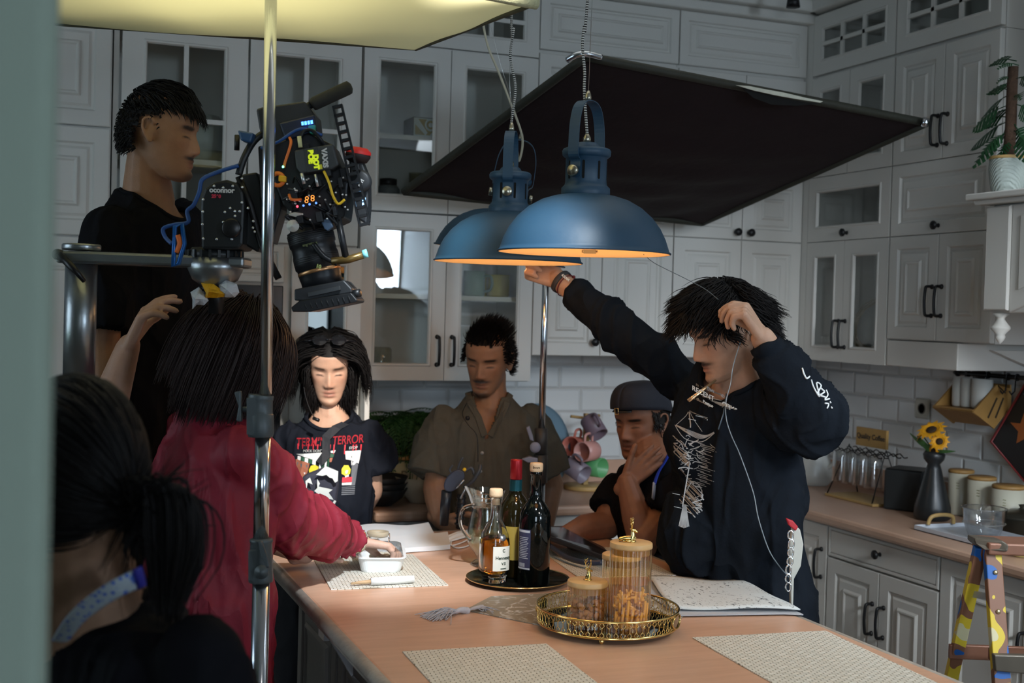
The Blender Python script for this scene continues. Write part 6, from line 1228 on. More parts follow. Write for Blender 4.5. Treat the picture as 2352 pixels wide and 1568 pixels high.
b=MB(); X2(b,((540,420),(556,400),(590,395),(600,430),(600,560),(592,580),(560,560)),D0-.03,.07); b.build('side_plate',gb,hd,bev=.004)
b=MB(); b.tube([P(548,405,D0-.06),P(575,470,D0-.05),P(600,560,D0-.05),P(640,640,D0-.05)],.008,10); b.tube([P(545,310,D0),P(544,345,D0)],.006,8); b.build('side_rod',black,hd)
b=MB(); b.tube(bez([P(548,402,D0-.07),P(562,360,D0-.07),P(585,322,D0-.06),P(615,300,D0-.06)],5),.008,10); b.tube([P(620,297,D0-.06),P(720,237,D0-.06)],.0085,12); o=b.build('pan_bar',gb,hd); b=MB(); b.tube([P(716,242,D0-.06),P(722,238,D0-.06),P(797,203,D0-.06),P(803,200,D0-.06),P(808,198,D0-.06)],[.012,.0148,.0152,.0145,.006],20); b.build('foam_grip',mat('foam_black',(.025,.024,.018),.9,0,.1,80,.1),o)
cable_b=mat('cable_blue',(.01,.06,.22),.5)
b=MB(); b.tube(bez([P(548,380,D0-.08),P(500,395,D0-.08),P(465,412,D0-.09),P(458,440,D0-.09),P(445,470,D0-.09),P(430,485,D0-.09),P(432,510,D0-.09),P(400,516,D0-.09),P(375,525,D0-.09),P(380,545,D0-.09),P(395,560,D0-.1)],5),.0045,8); b.build('blue_cable',cable_b,hd)
b=MB(); b.tube([P(402,520,D0-.1),P(418,515,D0-.1),P(424,560,D0-.1),P(410,605,D0-.1),P(398,612,D0-.1),P(400,570,D0-.1)],.005,8,close=True); b.build('blue_clip',mat('clip_blue',(.01,.10,.35),.3,.4),hd); b=MB(); b.tube(bez([P(408,540,D0-.1),P(413,560,D0-.1),P(405,580,D0-.1)],5),.006,8); b.build('orange_cord',mat('cord_orange',(.65,.14,.02),.5),hd)
# wrapped joint under the arm
t=thing('tape_wrap','yellow tape and crumpled clear plastic wrapped under the fluid head','tape',P(495,672,D0)); rnd=random.Random(3)
def crum(pts,name,m,th,amp=.006):
    b=MB(); n=14; c0=sum((P(x,y,D0-.03) for x,y in pts),V((0,0,0)))/len(pts); k_=len(pts); ring_=[P(x,y,D0-.03) for x,y in pts]
    vs=[c0+TW*th]; 
    for s_ in (.5,1): vs+=[c0.lerp(p_,s_)+TW*(th*(1-s_)+rnd.uniform(-amp,amp))+I(rnd.uniform(-amp,amp)*.5,rnd.uniform(-amp,amp)*.5,0) for p_ in ring_]
    vs.append(c0-TW*th); e=len(vs)-1
    b.add(vs,[(0,1+j,1+(j+1)%k_) for j in range(k_)]+[(1+j,1+k_+j,1+k_+(j+1)%k_,1+(j+1)%k_) for j in range(k_)]+[(e,1+k_+(j+1)%k_,1+k_+j) for j in range(k_)]); return b.build(name,m,t)
pw=mat('plastic_film',(.50,.53,.56),.25,0,.15,20,.6); crum([(460,652),(480,648),(492,655),(520,668),(528,678),(500,684),(478,684),(466,690),(472,676)],'yellow_tape',mat('tape_yellow',(.72,.36,.01),.35,0,.1,20,.3),.035); crum([(500,650),(520,645),(545,655),(552,672),(540,682),(520,680),(505,668)],'plastic_film',pw,.025); crum([(438,672),(455,660),(470,672),(482,690),(470,700),(452,700),(442,712),(440,690)],'plastic_film',pw,.028)
b=MB(); b.tube([P(497,640,D0),P(496,720,D0)],.018,14); b.build('joint',black,t)
# cinema camera
cc=thing('cinema_camera','black cinema camera tilted downward with long lens, cables and accessory boxes','camera',P(700,480,2.74)); DC=2.74
cb=mat('camera_black',(.010,.011,.013),.4,.2,.15,20); cb2=mat('camera_graphite',(.022,.024,.027),.45,.2,.1,20)
def part(name,pts,d,th,m=cb,bev=.004,par=cc): b=MB(); X2(b,pts,DC+d,th); return b.build(name,m,par,bev)
def tubep(name,pts,r,m=cb,par=cc,n=10,sm=True): b=MB(); b.tube(bez([P(x,y,DC+d) for x,y,d in pts],5) if sm and len(pts)>2 else [P(x,y,DC+d) for x,y,d in pts],r,n); return b.build(name,m,par)
bd=part('body',((628,330),(700,300),(760,330),(800,420),(790,500),(745,520),(690,512),(650,470),(622,400)),-.05,.13)
part('rear_battery',((588,250),(600,246),(700,232),(722,262),(726,300),(640,330),(596,300)),-.04,.10,cb2); b=part('battery_plate',((640,282),(722,262),(728,300),(655,322)),-.06,.02,mat('battery_blue_black',(.012,.018,.035),.4))
b=MB()
for i in range(4): b.prism([P(692+i*7,280-i,DC-.081),P(697+i*7,279-i,DC-.081),P(698+i*7,287-i,DC-.081),P(693+i*7,288-i,DC-.081)],TW*.001)
b.build('blue_indicator',mat('led_blue',(.02,.1,.8),.5,emit=(.05,.2,1),es=6),cc)
part('green_tape',((708,288),(724,286),(724,305),(714,308),(708,300)),-.07,.02,mat('tape_green',(.02,.22,.12),.5),.002)
part('viewfinder_arm',((545,298),(583,305),(575,328),(552,322)),-.05,.04,mat('flap_blue',(.02,.06,.14),.4)); part('side_box',((592,335),(640,330),(645,480),(622,560),(598,450)),-.02,.08,cb2)
tx=part('transmitter_box',((675,345),(765,330),(778,378),(762,388),(690,398),(680,385)),-.10,.045,mat('box_graphite',(.045,.05,.052),.5)); tx2=part('box_panel',((698,342),(728,337),(736,391),(706,396)),-.102,.003,mat('box_panel',(.03,.034,.036),.5),.001,tx)
signtxt('BOE',.015,714,360,DC-.106,tx2,mat('led_yellow',(.65,.75,.02),.5,emit=(.6,.75,.02),es=.5),-1.45,bold=.0012); signtxt('DOT',.014,726,372,DC-.106,tx2,MT['led_yellow'],-1.45,bold=.0012); signtxt('VAXIS',.015,746,363,DC-.104,tx,MT['lettering_white'],-1.45,bold=.0008)
part('yellow_label',((731,378),(739,377),(741,388),(733,389)),-.104,.002,mat('label_yellow',(.65,.6,.05),.5),.0005,tx)
b=MB(); q0,q1_=P(776,243,DC-.09),P(838,512,DC-.09); dd=(q1_-q0); nrm=dd.normalized(); sd=nrm.cross(TW).normalized()
for s_ in (-1,1): b.prism([q0+sd*(.009*s_-.002),q0+sd*(.009*s_+.002),q1_+sd*(.011*s_+.002),q1_+sd*(.011*s_-.002)],TW*.014)
for i in range(15): c0=q0+dd*(i/14); b.prism([c0-sd*.011,c0+sd*.011,c0+sd*.011+nrm*.006,c0-sd*.011+nrm*.006],TW*.014)
b.build('cheese_plate',cb,cc)
part('front_monitor',((800,350),(828,362),(845,405),(846,470),(842,515),(818,500),(805,430)),-.03,.07,cb2); b=MB(); b.lathe([(.024,0),(.025,.02),(.018,.024),(0,.024)],P(829,418,DC-.03),TW,24); mo=b.build('lens_motor',cb2,cc); signtxt('arri',.011,829,420,DC-.056,mo,MT['lettering_white'],1.1)
b=MB()
for x,y in ((836,458),(836,469)): b.prism([P(x-4,y-4,DC-.032),P(x+4,y-4,DC-.032),P(x+4,y+4,DC-.032),P(x-4,y+4,DC-.032)],TW*.001)
b.build('display_digits',mat('led_pale_blue',(.2,.5,.9),.5,emit=(.3,.6,1),es=3),cc)
b=MB(); b.lathe([(.0,.016),(.018,.015),(.026,.008),(.028,0),(.022,-.012),(.0,-.022)],P(822,358,DC-.02),I(.15,1,.1),26); b.build('eyecup',mat('rubber_cup',(.02,.01,.01),.6),cc); b=MB(); b.lathe([(.0,.0185),(.017,.0175),(.0265,.010),(.0275,.004)],P(823,357,DC-.02),I(.15,1,.1),26,cap=False); b.build('red_cup_rim',mat('cup_red',(.6,.02,.02),.5),cc)
# lens along its own axis
la,lb=P(705,505,DC),P(752,700,DC); ax_=(lb-la).normalized(); Ln=(lb-la).length
b=MB(); b.lathe([(0,0),(.040,0),(.042,.02),(.050,.024),(.051,.055),(.0485,.058),(.0485,.075),(.050,.078),(.050,.105),(.047,.108),(.046,.128),(.045,.132),(.044,.150),(0,.150)],la,ax_,40); lens=b.build('lens',cb,cc)
b=MB()
for r,h in ((.0515,.030),(.0515,.034),(.0515,.038),(.0515,.042),(.0515,.046),(.0515,.05),(.0505,.083),(.0505,.087),(.0505,.091),(.0505,.095)): b.lathe([(r-.002,h-.0012),(r,h-.001),(r,h+.001),(r-.002,h+.0012)],la,ax_,40,cap=False)
b.build('focus_rings',cb2,lens); b=MB(); b.lathe([(.0462,.112),(.0475,.113),(.0475,.119),(.0462,.120)],la,ax_,40,cap=False); b.build('bronze_ring',mat('bronze',(.55,.30,.14),.35,.9),lens)
signtxt('10',.011,732,612,DC-.052,lens,mat('lettering_yellow',(.35,.4,.12),.6),-.2); signtxt('angenieux',.008,712,560,DC-.053,lens,mat('lettering_dim',(.12,.14,.05),.6),.25,bold=.0003)
m1=part('matte_box',((676,664),(790,643),(808,662),(808,672),(700,692),(676,690)),-.055,.11,cb2,.003)
b=MB(); X2(b,((672,716),(668,706),(688,690),(806,672),(820,688),(818,694),(712,716)),DC-.07,.14); b.build('matte_hood',cb,cc,bev=.002)
b=MB()
for i in range(9): x=700+i*12.5; b.tube([P(x,697-i*2.2,DC-.072),P(x+5,709-i*1.9,DC-.072)],.0012,4)
b.build('hood_ribs',cb2,cc)
part('filter_tray',((706,672),(780,656),(782,666),(708,682)),-.068,.012,mat('tray_steel',(.06,.065,.07),.35,.5),.001,m1)
b=MB(); b.lathe([(.009,0),(.009,.02),(0,.02)],P(808,676,DC-.03),I(.9,.2,.3),16); b.build('lock_knob',cb,m1)
# rods, cables, knobs
tubep('support_rod',[(776,500,-.06),(795,595,-.06)],.0075,sm=False); tubep('handgrip_bar',[(762,600,-.06),(800,596,-.06),(844,582,-.06)],.0085,mat('bar_amber',(.16,.10,.03),.3,.5),sm=False)
b=MB(); b.tube([P(834,584,DC-.06),P(844,581,DC-.06)],.0095,12); b.build('grip_band',mat('band_cyan',(.25,.7,.75),.4),cc)
tubep('bracket_arm',[(720,560,-.055),(745,590,-.06),(775,605,-.06)],.006); 
b=MB(); b.lathe([(.0125,0),(.013,.008),(.003,.009),(.003,.011),(0,.011)],P(674,519,DC-.08),TW,24); b.build('white_knob',mat('knob_pale',(.55,.55,.5),.5),cc)
b=MB(); b.prism([P(663,491,DC-.08),P(678,487,DC-.08),P(697,490,DC-.08),P(697,494,DC-.08),P(680,499,DC-.08),P(664,495,DC-.08)],TW*.004); b.build('silver_latch',mat('latch_silver',(.6,.58,.5),.3,.8),cc,bev=.001)
for pts,c_ in (([(665,316,-.09),(668,330,-.1),(655,372,-.1),(652,385,-.1)],(.70,.16,.02)),([(664,447,-.09),(670,458,-.1),(692,458,-.09)],(.65,.14,.02))): tubep('orange_cable',pts,.003,mat('cable_orange',c_,.5))
b=MB(); b.tube([P(638+14*math.cos(a_),412+14*math.sin(a_),DC-.09) for a_ in np.linspace(0,2*PI,18,endpoint=False)],.0045,8,close=True); b.build('orange_coil',mat('cable_orange',(.7,.16,.02),.5),cc)
part('yellow_tape',((640,402),(657,404),(656,418),(639,416)),-.1,.012,mat('tape_yellow',(.72,.36,.01),.35),.002)
tubep('yellow_cable',[(744,393,-.1),(756,420,-.11),(765,450,-.11),(777,468,-.1),(792,458,-.1)],.0028,mat('cable_yellow',(.75,.48,.02),.5)); tubep('cream_plug',[(687,313,-.1),(690,338,-.1)],.0045,mat('plug_cream',(.6,.58,.3),.5),sm=False)
tubep('grey_cable',[(690,315,-.09),(700,300,-.09),(718,300,-.09),(735,318,-.09),(745,335,-.08)],.004); tubep('blue_cable',[(600,340,-.08),(640,325,-.09),(690,296,-.09),(740,310,-.09)],.0032,cable_b); tubep('steel_plug',[(693,398,-.1),(699,422,-.1)],.004,MT['bolt_steel'],sm=False); tubep('steel_plug',[(724,400,-.1),(730,428,-.1)],.003,MT['bolt_steel'],sm=False)
rnd=random.Random(6)
for i in range(16):
    x,y=rnd.uniform(660,800),rnd.uniform(400,500); tubep('black_cable',[(x,y,-.07),(x+rnd.uniform(-25,25),y+rnd.uniform(-30,30),-.085),(x+rnd.uniform(-35,35),y+rnd.uniform(10,50),-.06)],rnd.uniform(.0015,.0035),cb if i%3 else cb2)
for i in range(12):
    x,y=rnd.uniform(650,810),rnd.uniform(330,505); w_=rnd.uniform(6,18); h_=rnd.uniform(8,26); a_=rnd.uniform(-.2,.2); part('accessory_block',((x,y),(x+w_,y-w_*.2),(x+w_+h_*.2,y+h_),(x+h_*.2,y+h_+2)),-.075-rnd.uniform(0,.02),.03,cb2 if i%2 else cb,.001)
b=MB()
for x,y in ((705,455),(718,452),(704,462),(718,458)): b.tube([P(x+3.5*math.cos(a_),y+3.5*math.sin(a_),DC-.107) for a_ in np.linspace(0,2*PI,12,endpoint=False)],.0009,5,close=True)
b.build('orange_digits',mat('led_orange',(.8,.3,.05),.5,emit=(1,.3,.05),es=1.5),cc)
for nm,x,y,cl,e_s in (('red_light',683,474,(1,.03,.05),8),('green_light',650,383,(.1,1,.4),8),('blue_light',697,472,(.1,.25,.9),2),('blue_light',711,469,(.1,.25,.9),2),('blue_light',726,466,(.1,.25,.9),2)): b=MB(); b.ell(P(x,y,DC-.108),.0024,n=10); b.build(nm,mat(nm,cl,.5,emit=cl,es=e_s),cc)
b=MB()
for i in range(30): b.lathe([(.0022,0),(.0022,.0015),(0,.002)],P(rnd.uniform(655,800),rnd.uniform(405,505),DC-.092),TW,8)
o=b.build('screws',MT['bolt_steel'],cc,fix=False); o['kind']='stuff'
part('blue_clamp',((735,505),(755,500),(765,520),(752,530),(745,525)),-.07,.02,mat('clamp_blue_grey',(.07,.12,.2),.4),.002)
# ceiling spot
q=P(1822,5,4.9); t=thing('ceiling_spotlight','small black spotlight hanging from the ceiling above the back corner','spotlight',q); b=MB(); b.tube([q+UZ*.02,q-UZ*.02],[.022,.027],18); b.build('lamp_can',black,t); b=MB(); b.tube([V((q.x,q.y,CE-.001)),q+UZ*.018],.006,8); b.build('stem',black,t)
# ------------------------------------------------------------------ things in and on the cabinets, worktops
def ONY(px,py,y): return ON(px,py,1,y)
def cupl(b,c,r,h,ax=UZ,th=.0035,foot=.9): b.lathe([(0,0),(r*foot,0),(r,.006),(r,h),(r-th,h),(r-th,.006),(0,.006)],c,ax,28,cap=False)
def mug(c,lab,m,r=.04,h=.085,ax=UZ,hdir=V((1,0,0)),grp=None):
    t=thing('mug',lab,'mug',c,grp); b=MB(); cupl(b,c,r,h,ax); b.build('cup',m,t); hdir=(hdir-ax*hdir.dot(ax)).normalized(); b=MB(); b.tube(bez([c+ax*h*.8+hdir*(r-.002),c+ax*h*.8+hdir*(r+.024),c+ax*h*.5+hdir*(r+.032),c+ax*h*.25+hdir*(r+.022),c+ax*h*.2+hdir*(r-.002)],5),.0055,8); b.build('handle',m,t); return t
def onshelf(px,z,y): p_=ONY(px,700,y); return V((p_.x,y,z))
pinkm,redm,lil,grn,yel,sage=[mat(n,c,.35,0,.04,10) for n,c in (('glaze_pink',(.55,.28,.25)),('glaze_coral',(.50,.16,.12)),('glaze_lilac',(.20,.17,.21)),('glaze_green',(.10,.34,.13)),('glaze_yellow',(.42,.36,.06)),('glaze_sage',(.18,.24,.17)))]
zs=1.678
mug(onshelf(1088,zs,4.66),'grey-green mug on the shelf of the glazed cabinet',sage,.042,.10,hdir=V((.8,-.6,0))); mug(onshelf(1106,zs,4.72),'yellow mug just right of the grey-green mug on the cabinet shelf',yel,.038,.09,hdir=V((-.5,-.8,0))); mug(onshelf(1143,zs,4.66),'wide yellow mug at the right of the glazed cabinet shelf',yel,.046,.088,hdir=V((.2,1,0)))
zb=1.369
for px,lab in ((888,'maroon glass bowl lying left in the bottom of the glazed cabinet'),(948,'maroon glass bowl lying right in the bottom of the glazed cabinet')):
    c=onshelf(px,zb,4.68); t=thing('bowl',lab,'bowl',c); b=MB(); b.lathe([(.03,0),(.05,.012),(.058,.028),(.055,.028),(.045,.012),(0,.006)],c,n=32,cap=False); b.build('dish',mat('maroon_glass',(.16,.01,.02),.15),t)
c=onshelf(878,zb+.03,4.75); t=thing('glass_jar','clear glass jar behind the left maroon bowl','jar',V((c.x,c.y,zb))); b=MB(); b.lathe([(.04,0),(.042,.01),(.042,.09),(.035,.1)],V((c.x,c.y,zb)),n=24); b.build('jar_body',pane('jar_glass_b',(.9,.9,.85),1.5,.95),t)
z2=2.275
c=onshelf(960,z2,4.62); t=thing('decor_box','wooden box with white and mustard pattern on the cabinet shelf','box',c); b=MB(); b.box((c.x-.055,c.y-.05,z2),(c.x+.065,c.y+.07,z2+.075)); b.build('body',mat('box_brown',(.10,.075,.05),.6,0,.2,20),t,bev=.003)
b=MB(); o_=V((c.x+.005,c.y-.0505,z2+.0375)); b.box((o_.x-.055,o_.y-.001,o_.z-.034),(o_.x+.055,o_.y,o_.z+.034)); bp=b.build('patterned_face',mat('mustard',(.32,.22,.03),.6),t)
b=MB(); 
for pts in ([(-.05,.03),(-.038,.03),(.0,-.02),(-.008,-.03),(-.05,.01)],[(-.055,-.034),(.055,-.034),(.055,-.03),(-.055,-.03)],[(-.055,.034),(.055,.034),(.055,.03),(-.055,.03)],[(-.055,-.03),(-.05,-.03),(-.05,.03),(-.055,.03)],[(.01,-.028),(.035,.0),(.04,-.006),(.016,-.03)]): b.prism([o_+V((x,-.001,z)) for x,z in pts],V((0,-.001,0)))
b.tube([o_+V((.012+.02*math.cos(a_),-.002,.010+.02*math.sin(a_))) for a_ in np.linspace(0,2*PI,20,endpoint=False)],.004,6,close=True); b.ell(o_+V((.012,-.002,.010)),(.009,.001,.009)); b.build('white_pattern',mat('pattern_white',(.55,.58,.5),.6),bp)
zc=2.0
c=onshelf(885,zc,4.64); t=thing('glass_jar','squat glass jar with dark lid in the upper glazed cabinet','jar',c); b=MB(); b.lathe([(.042,0),(.045,.006),(.045,.075),(.035,.09)],c,n=28); b.build('jar_body',mat('jar_grey',(.16,.17,.17),.3,0,.1,10),t); b=MB(); b.lathe([(.03,.09),(.033,.092),(.033,.115),(.015,.118),(0,.118)],c,n=24); b.build('lid',black,t)
b=MB()
for px,lab in ((947,'left tall ribbed glass in the upper glazed cabinet'),(972,'right tall ribbed glass in the upper glazed cabinet')):
    c=onshelf(px,zc,4.68); t=thing('tall_glass',lab,'glass',c); b=MB()
    b.lathe([(.026,0),(.028,.15),(.026,.15),(.024,.004)],c,n=24,cap=False); b.build('tumbler',pane('ribbed_glass',(.9,.9,.8),1.6,.95) if 'ribbed_glass' not in MT else MT['ribbed_glass'],t)
c=V((.585,4.66,2.129)); t=thing('ceramic_pot','pale round ceramic pot behind the divided glass door beside the camera operator','pot',c); b=MB(); b.lathe([(.05,0),(.08,.02),(.095,.08),(.09,.14),(.07,.17),(.065,.17),(.085,.13),(.088,.08),(.06,.02),(0,.01)],c,n=36,cap=False); b.build('pot',mat('ceramic_pale',(.30,.31,.26),.4),t)
for px,lab in ((1925,'round woven-edged plate standing left in the corner glazed cabinet'),(2010,'round woven-edged plate standing right in the corner glazed cabinet')):
    c=ON(px,705,0,3.30); c=V((c.x,c.y,1.455+.018+.13)); t=thing('wicker_plate',lab,'plate',c); ax=V((-.97,-.15,.25)).normalized(); b=MB(); b.lathe([(0,0),(.085,.0),(.09,.004),(0,.006)],c,ax,36); b.build('plate_disc',mat('plate_pale',(.42,.45,.43),.3),t)
    b=MB(); e1=ax.orthogonal().normalized(); e2=ax.cross(e1)
    for k_ in range(3): b.tube([c+(e1*math.cos(q)+e2*math.sin(q))*(.094+.012*k_+.002*math.sin(q*24+k_*2)) for q in np.linspace(0,2*PI,72,endpoint=False)],.006,6,close=True)
    b.build('wicker_rim',mat('wicker',(.36,.27,.15),.8,0,.3,80,.3),t)
# back worktop ------------------------------------------------
z=.9
def leafy(b,base,dirv,L_,n,w_,droop,rnd):
    pts=[base+dirv*L_*s_+UZ*(L_*(.7*s_-droop*s_*s_)) for s_ in np.linspace(0,1,9)]; b.tube(pts,.0015,4,cap=False)
    for i in range(n):
        s_=.12+.86*i/n; k_=int(s_*8); p_=pts[k_].lerp(pts[min(k_+1,8)],s_*8-k_); tt=(pts[min(k_+1,8)]-pts[k_]).normalized(); sdv=tt.cross(UZ).normalized() if abs(tt.z)<.99 else X_
        for sg in (-1,1):
            l=w_*math.sin(PI*min(1,.15+s_*.85))**.7; q=p_+sdv*sg*l+tt*l*.35-UZ*l*.25; m_=(p_+q)/2+UZ*l*.12; e=tt*w_*.16; b.add([p_,m_-e,q,m_+e],[(0,1,2,3)])
bx=V((1.50,4.66,.9)); t=thing('bread_bin','cream bread bin with wooden lid beneath the fern basket','bread bin',bx); X0_,X1_=1.235,1.75
b=MB(); b.box((X0_,4.56,.901),(X1_,4.82,1.045)); b.build('bin',mat('bin_cream',(.42,.38,.22),.5),t,bev=.02); b=MB(); b.box((X0_-.006,4.55,1.046),(X1_+.006,4.83,1.062)); b.build('lid',mat('wood_lid',(.35,.20,.07),.5,0,.2,20),t,bev=.004); b=MB(); text_into(b,'Bread',.055,V((1.41,4.5595,.985)),X_,UZ); b.build('lettering',mat('letter_brown',(.16,.13,.07),.6),t)
bk=thing('fern_basket','brown wicker basket with a dark green fern on top of the bread bin','potted fern',(1.5,4.69,1.063)); b=MB()
def bas(i,j): q=2*PI*i; w_=.17+.035*j; d_=.095+.02*j; r=(abs(math.cos(q))**4+abs(math.sin(q))**4)**-.25; return V((1.49+w_*math.cos(q)*r,4.69+d_*math.sin(q)*r,1.063+.12*j+.003*math.sin(j*50)))
b.grid(bas,60,18); b.lathe([(.1,0),(0,.001)],(1.49,4.69,1.063),n=20); b.build('basket',mat('wicker_brown',(.15,.075,.02),.7,0,.35,70,.6),bk)
b=MB(); 
for sg in (-1,): b.prism([(1.47,4.585,1.16),(1.53,4.585,1.16),(1.512,4.585,1.235),(1.488,4.585,1.235)],V((0,.01,0)))
b.build('basket_handle',MT['wicker_brown'],bk); rnd=random.Random(9); b=MB()
for i in range(150): q=rnd.uniform(0,2*PI); leafy(b,V((1.49+rnd.uniform(-.15,.15),4.69+rnd.uniform(-.07,.07),1.15+rnd.uniform(0,.03))),V((math.cos(q)*1.1,math.sin(q)*.75,0)),rnd.uniform(.14,.25),16,.026,rnd.uniform(.5,1.5),rnd)
for i in range(150): q=rnd.uniform(-PI*.95,-PI*.05); leafy(b,V((1.49+rnd.uniform(-.19,.19),4.62+rnd.uniform(-.05,.02),1.17+rnd.uniform(0,.03))),V((math.cos(q)*.9,math.sin(q)*.55,0)),rnd.uniform(.10,.19),14,.026,rnd.uniform(1.2,2.4),rnd)
o=b.build('foliage',mat('fern_green',(.018,.07,.012),.6,0,.4,12),bk,fix=False); o['kind']='stuff'
def bowlset(px,y,r,n,lab,m,name,h=.06,dz=.016,g=None):
    c0=ONY(px,1140,y); c0=V((c0.x,y,.901))
    for k_ in range(n):
        c=c0+UZ*dz*k_; t=thing(name,lab[k_] if isinstance(lab,list) else lab,'bowl',c,g); b=MB(); b.lathe([(r*.42,0),(r*.45,.004),(r*.8,h*.45),(r,h),(r*.98,h+.001),(r*.77,h*.48),(r*.40,.008),(0,.007)],c,n=40,cap=False); b.build('bowl_body',m,t)
bowlset(876,4.42,.096,3,['matte black bowl at the bottom of the stack behind the long-haired man','matte black bowl in the middle of the stack on the back worktop','matte black bowl on top of the stack on the back worktop'],mat('bowl_black',(.012,.013,.013),.55),'black_bowl',.062,.022,'stacked black bowls')
bowlset(966,4.46,.098,1,'cream ceramic bowl right of the black bowls on the back worktop',mat('bowl_cream',(.42,.36,.27),.35),'cream_bowl',.095)
# plate on stand
c=ONY(1245,1050,4.60); c=V((1.925,4.62,1.085)); ax=V((.35,-.93,.18)).normalized(); t=thing('plate','grey-blue plate propped upright on a black wire stand','plate',(c.x,c.y,.9)); b=MB(); b.lathe([(0,0),(.11,.0),(.15,.016),(.17,.02),(.17,.024),(.148,.021),(.11,.006),(0,.006)],c,ax,48,cap=False); b.build('plate_disc',mat('plate_blue_grey',(.13,.21,.27),.25),t)
t=thing('plate_stand','black wire stand holding the grey-blue plate','stand',(c.x,c.y-.03,.9))
for sg in (-1,1): sx=V((.93,.35,0)).normalized()*.05*sg; b=MB(); b.tube([V((c.x,c.y-.13,.906))+sx,V((c.x,c.y-.125,1.04))+sx,V((c.x,c.y-.10,1.045))+sx,V((c.x,c.y-.035,.91))+sx,V((c.x,c.y+.09,.906))+sx],.0045,8); b.build('side_wire',black,t)
b=MB(); sx=V((.93,.35,0)).normalized()*.05; b.tube([V((c.x,c.y-.125,1.04))-sx,V((c.x,c.y-.125,1.04))+sx],.0045,8); b.build('cross_wire',black,t)
# mug tree
c=ONY(1343,1112,4.66); c=V((c.x,4.66,.9)); wd=mat('wood_mug_tree',(.42,.27,.10),.5,0,.15,30); t=thing('mug_tree','light wooden mug tree with round base on the back worktop','mug tree',c); b=MB(); b.lathe([(.085,.001),(.087,.004),(.087,.016),(.083,.019),(0,.019)],c,n=40); b.build('base',wd,t); b=MB(); b.box((c.x-.011,c.y-.011,.919),(c.x+.011,c.y+.011,1.212)); b.build('post',wd,t,bev=.002)
for zz,q in ((1.197,.35),(1.197,PI+.1),(1.10,.9),(1.10,PI-.4),(1.02,-.5),(1.02,PI+.6)): d=V((math.cos(q),math.sin(q),.12)).normalized(); b=MB(); b.tube([V((c.x,c.y,zz-.005)),V((c.x,c.y,zz-.005))+d*.075],.006,10); b.build('peg',wd,t)
def hm_(px,py,y,ax,m,lab,hd_): p_=ONY(px,py,y); ax=V(ax).normalized(); mug(p_-ax*.045,lab,m,.040,.088,ax,V(hd_),'mugs hanging on the mug tree')
hm_(1364,980,4.56,(.22,-.55,-.62),mat('glaze_mauve',(.17,.12,.15),.4),'dark mauve mug hanging highest on the mug tree',(-.3,.3,.9)); hm_(1321,1025,4.62,(-.75,-.6,.1),redm,'coral red mug hanging on the left of the mug tree',(.3,0,1)); hm_(1350,1036,4.53,(-.82,-.5,0),pinkm,'pale pink mug hanging in front of the mug tree post',(.1,0,1)); hm_(1325,1078,4.56,(.35,-.75,-.35),lil,'grey-lilac mug hanging low on the left of the mug tree',(-.4,.3,.8)); hm_(1365,1072,4.60,(.42,-.85,0),grn,'green mug hanging low on the right of the mug tree',(-.6,0,.8))
# right worktop -----------------------------------------------
def RW(px,X): p_=ON(px,1150,0,X); return V((X,p_.y,.9))
ceram=mat('ceramic_white',(.50,.51,.48),.3,0,.03,5); c=RW(1868,3.24); t=thing('pitcher','tall white ceramic pitcher with loop handle in the back right corner','pitcher',c); b=MB(); b.lathe([(.06,.001),(.078,.02),(.080,.05),(.07,.10),(.052,.16),(.048,.22),(.055,.26),(.052,.26),(.045,.22),(.05,.15),(.06,.10),(0,.02)],c,n=40,cap=False); b.build('body',ceram,t); b=MB(); h_=V((.35,-.93,0)); b.tube(bez([c+h_*.05+UZ*.25,c+h_*.09+UZ*.24,c+h_*.105+UZ*.18,c+h_*.10+UZ*.11,c+h_*.072+UZ*.08],6),.008,10); b.build('handle',ceram,t)
# paper towel holder / round white thing behind: glass rack
c0,c1=RW(1925,3.16),RW(2045,3.16); mid=(c0+c1)/2; t=thing('glass_rack','wooden glass rack with Quality Coffee sign and black wire frame','glass rack',mid); L2_=(c0.y-c1.y)/2-.01
b=MB(); b.box((mid.x-.075,mid.y-L2_,.901),(mid.x+.085,mid.y+L2_,.912)); b.build('base',wd,t,bev=.002); b=MB(); b.box((mid.x-.003+.03,mid.y-L2_*.60,1.115),(mid.x+.009+.03,mid.y+L2_*.62,1.19)); sg=b.build('sign_board',mat('sign_wood',(.34,.20,.06),.6,0,.15,20),t); b=MB(); text_into(b,'Quality Coffee',.030,V((mid.x+.0265,mid.y+.002,1.155)),-Y_,UZ,bold=.0004); b.build('lettering',mat('letter_black',(.03,.025,.02),.6),sg)
for sgn in (-1,1): b=MB(); b.tube([(mid.x-.07,mid.y+sgn*L2_*.93,.912),(mid.x+.01,mid.y+sgn*L2_*.75,1.115),(mid.x+.08,mid.y+sgn*L2_*.93,.912)],.003,8); b.build('wire_leg',black,t)
b=MB()
for dx in (-.05,-.02,.04,.07): b.tube(bez([V((mid.x+dx,mid.y+L2_*s_,1.095+.008*math.sin(s_*14))) for s_ in np.linspace(-1.1,1.1,17)],2),.0025,6)
b.build('top_wire',black,t)
rk=MT['ribbed_glass']; tg=pane('tumbler_glass',(.95,.97,.98),1.75,1.0)
for i,s_ in enumerate((-.72,-.28,.16,.62)): c=V((mid.x-.03,mid.y-L2_*s_,.965)); t=thing('drinking_glass',['leftmost','second from left','third from left','rightmost'][i]+' upturned drinking glass hanging in the rack','glass',c,'glasses in the rack'); b=MB(); b.lathe([(.036,0),(.034,.10),(.030,.125),(.027,.128),(0,.128)],c,n=28,cap=False); b.lathe([(.034,0.0),(.032,.10),(.027,.12),(0,.12)],c,n=28,cap=False); b.build('tumbler',tg,t)
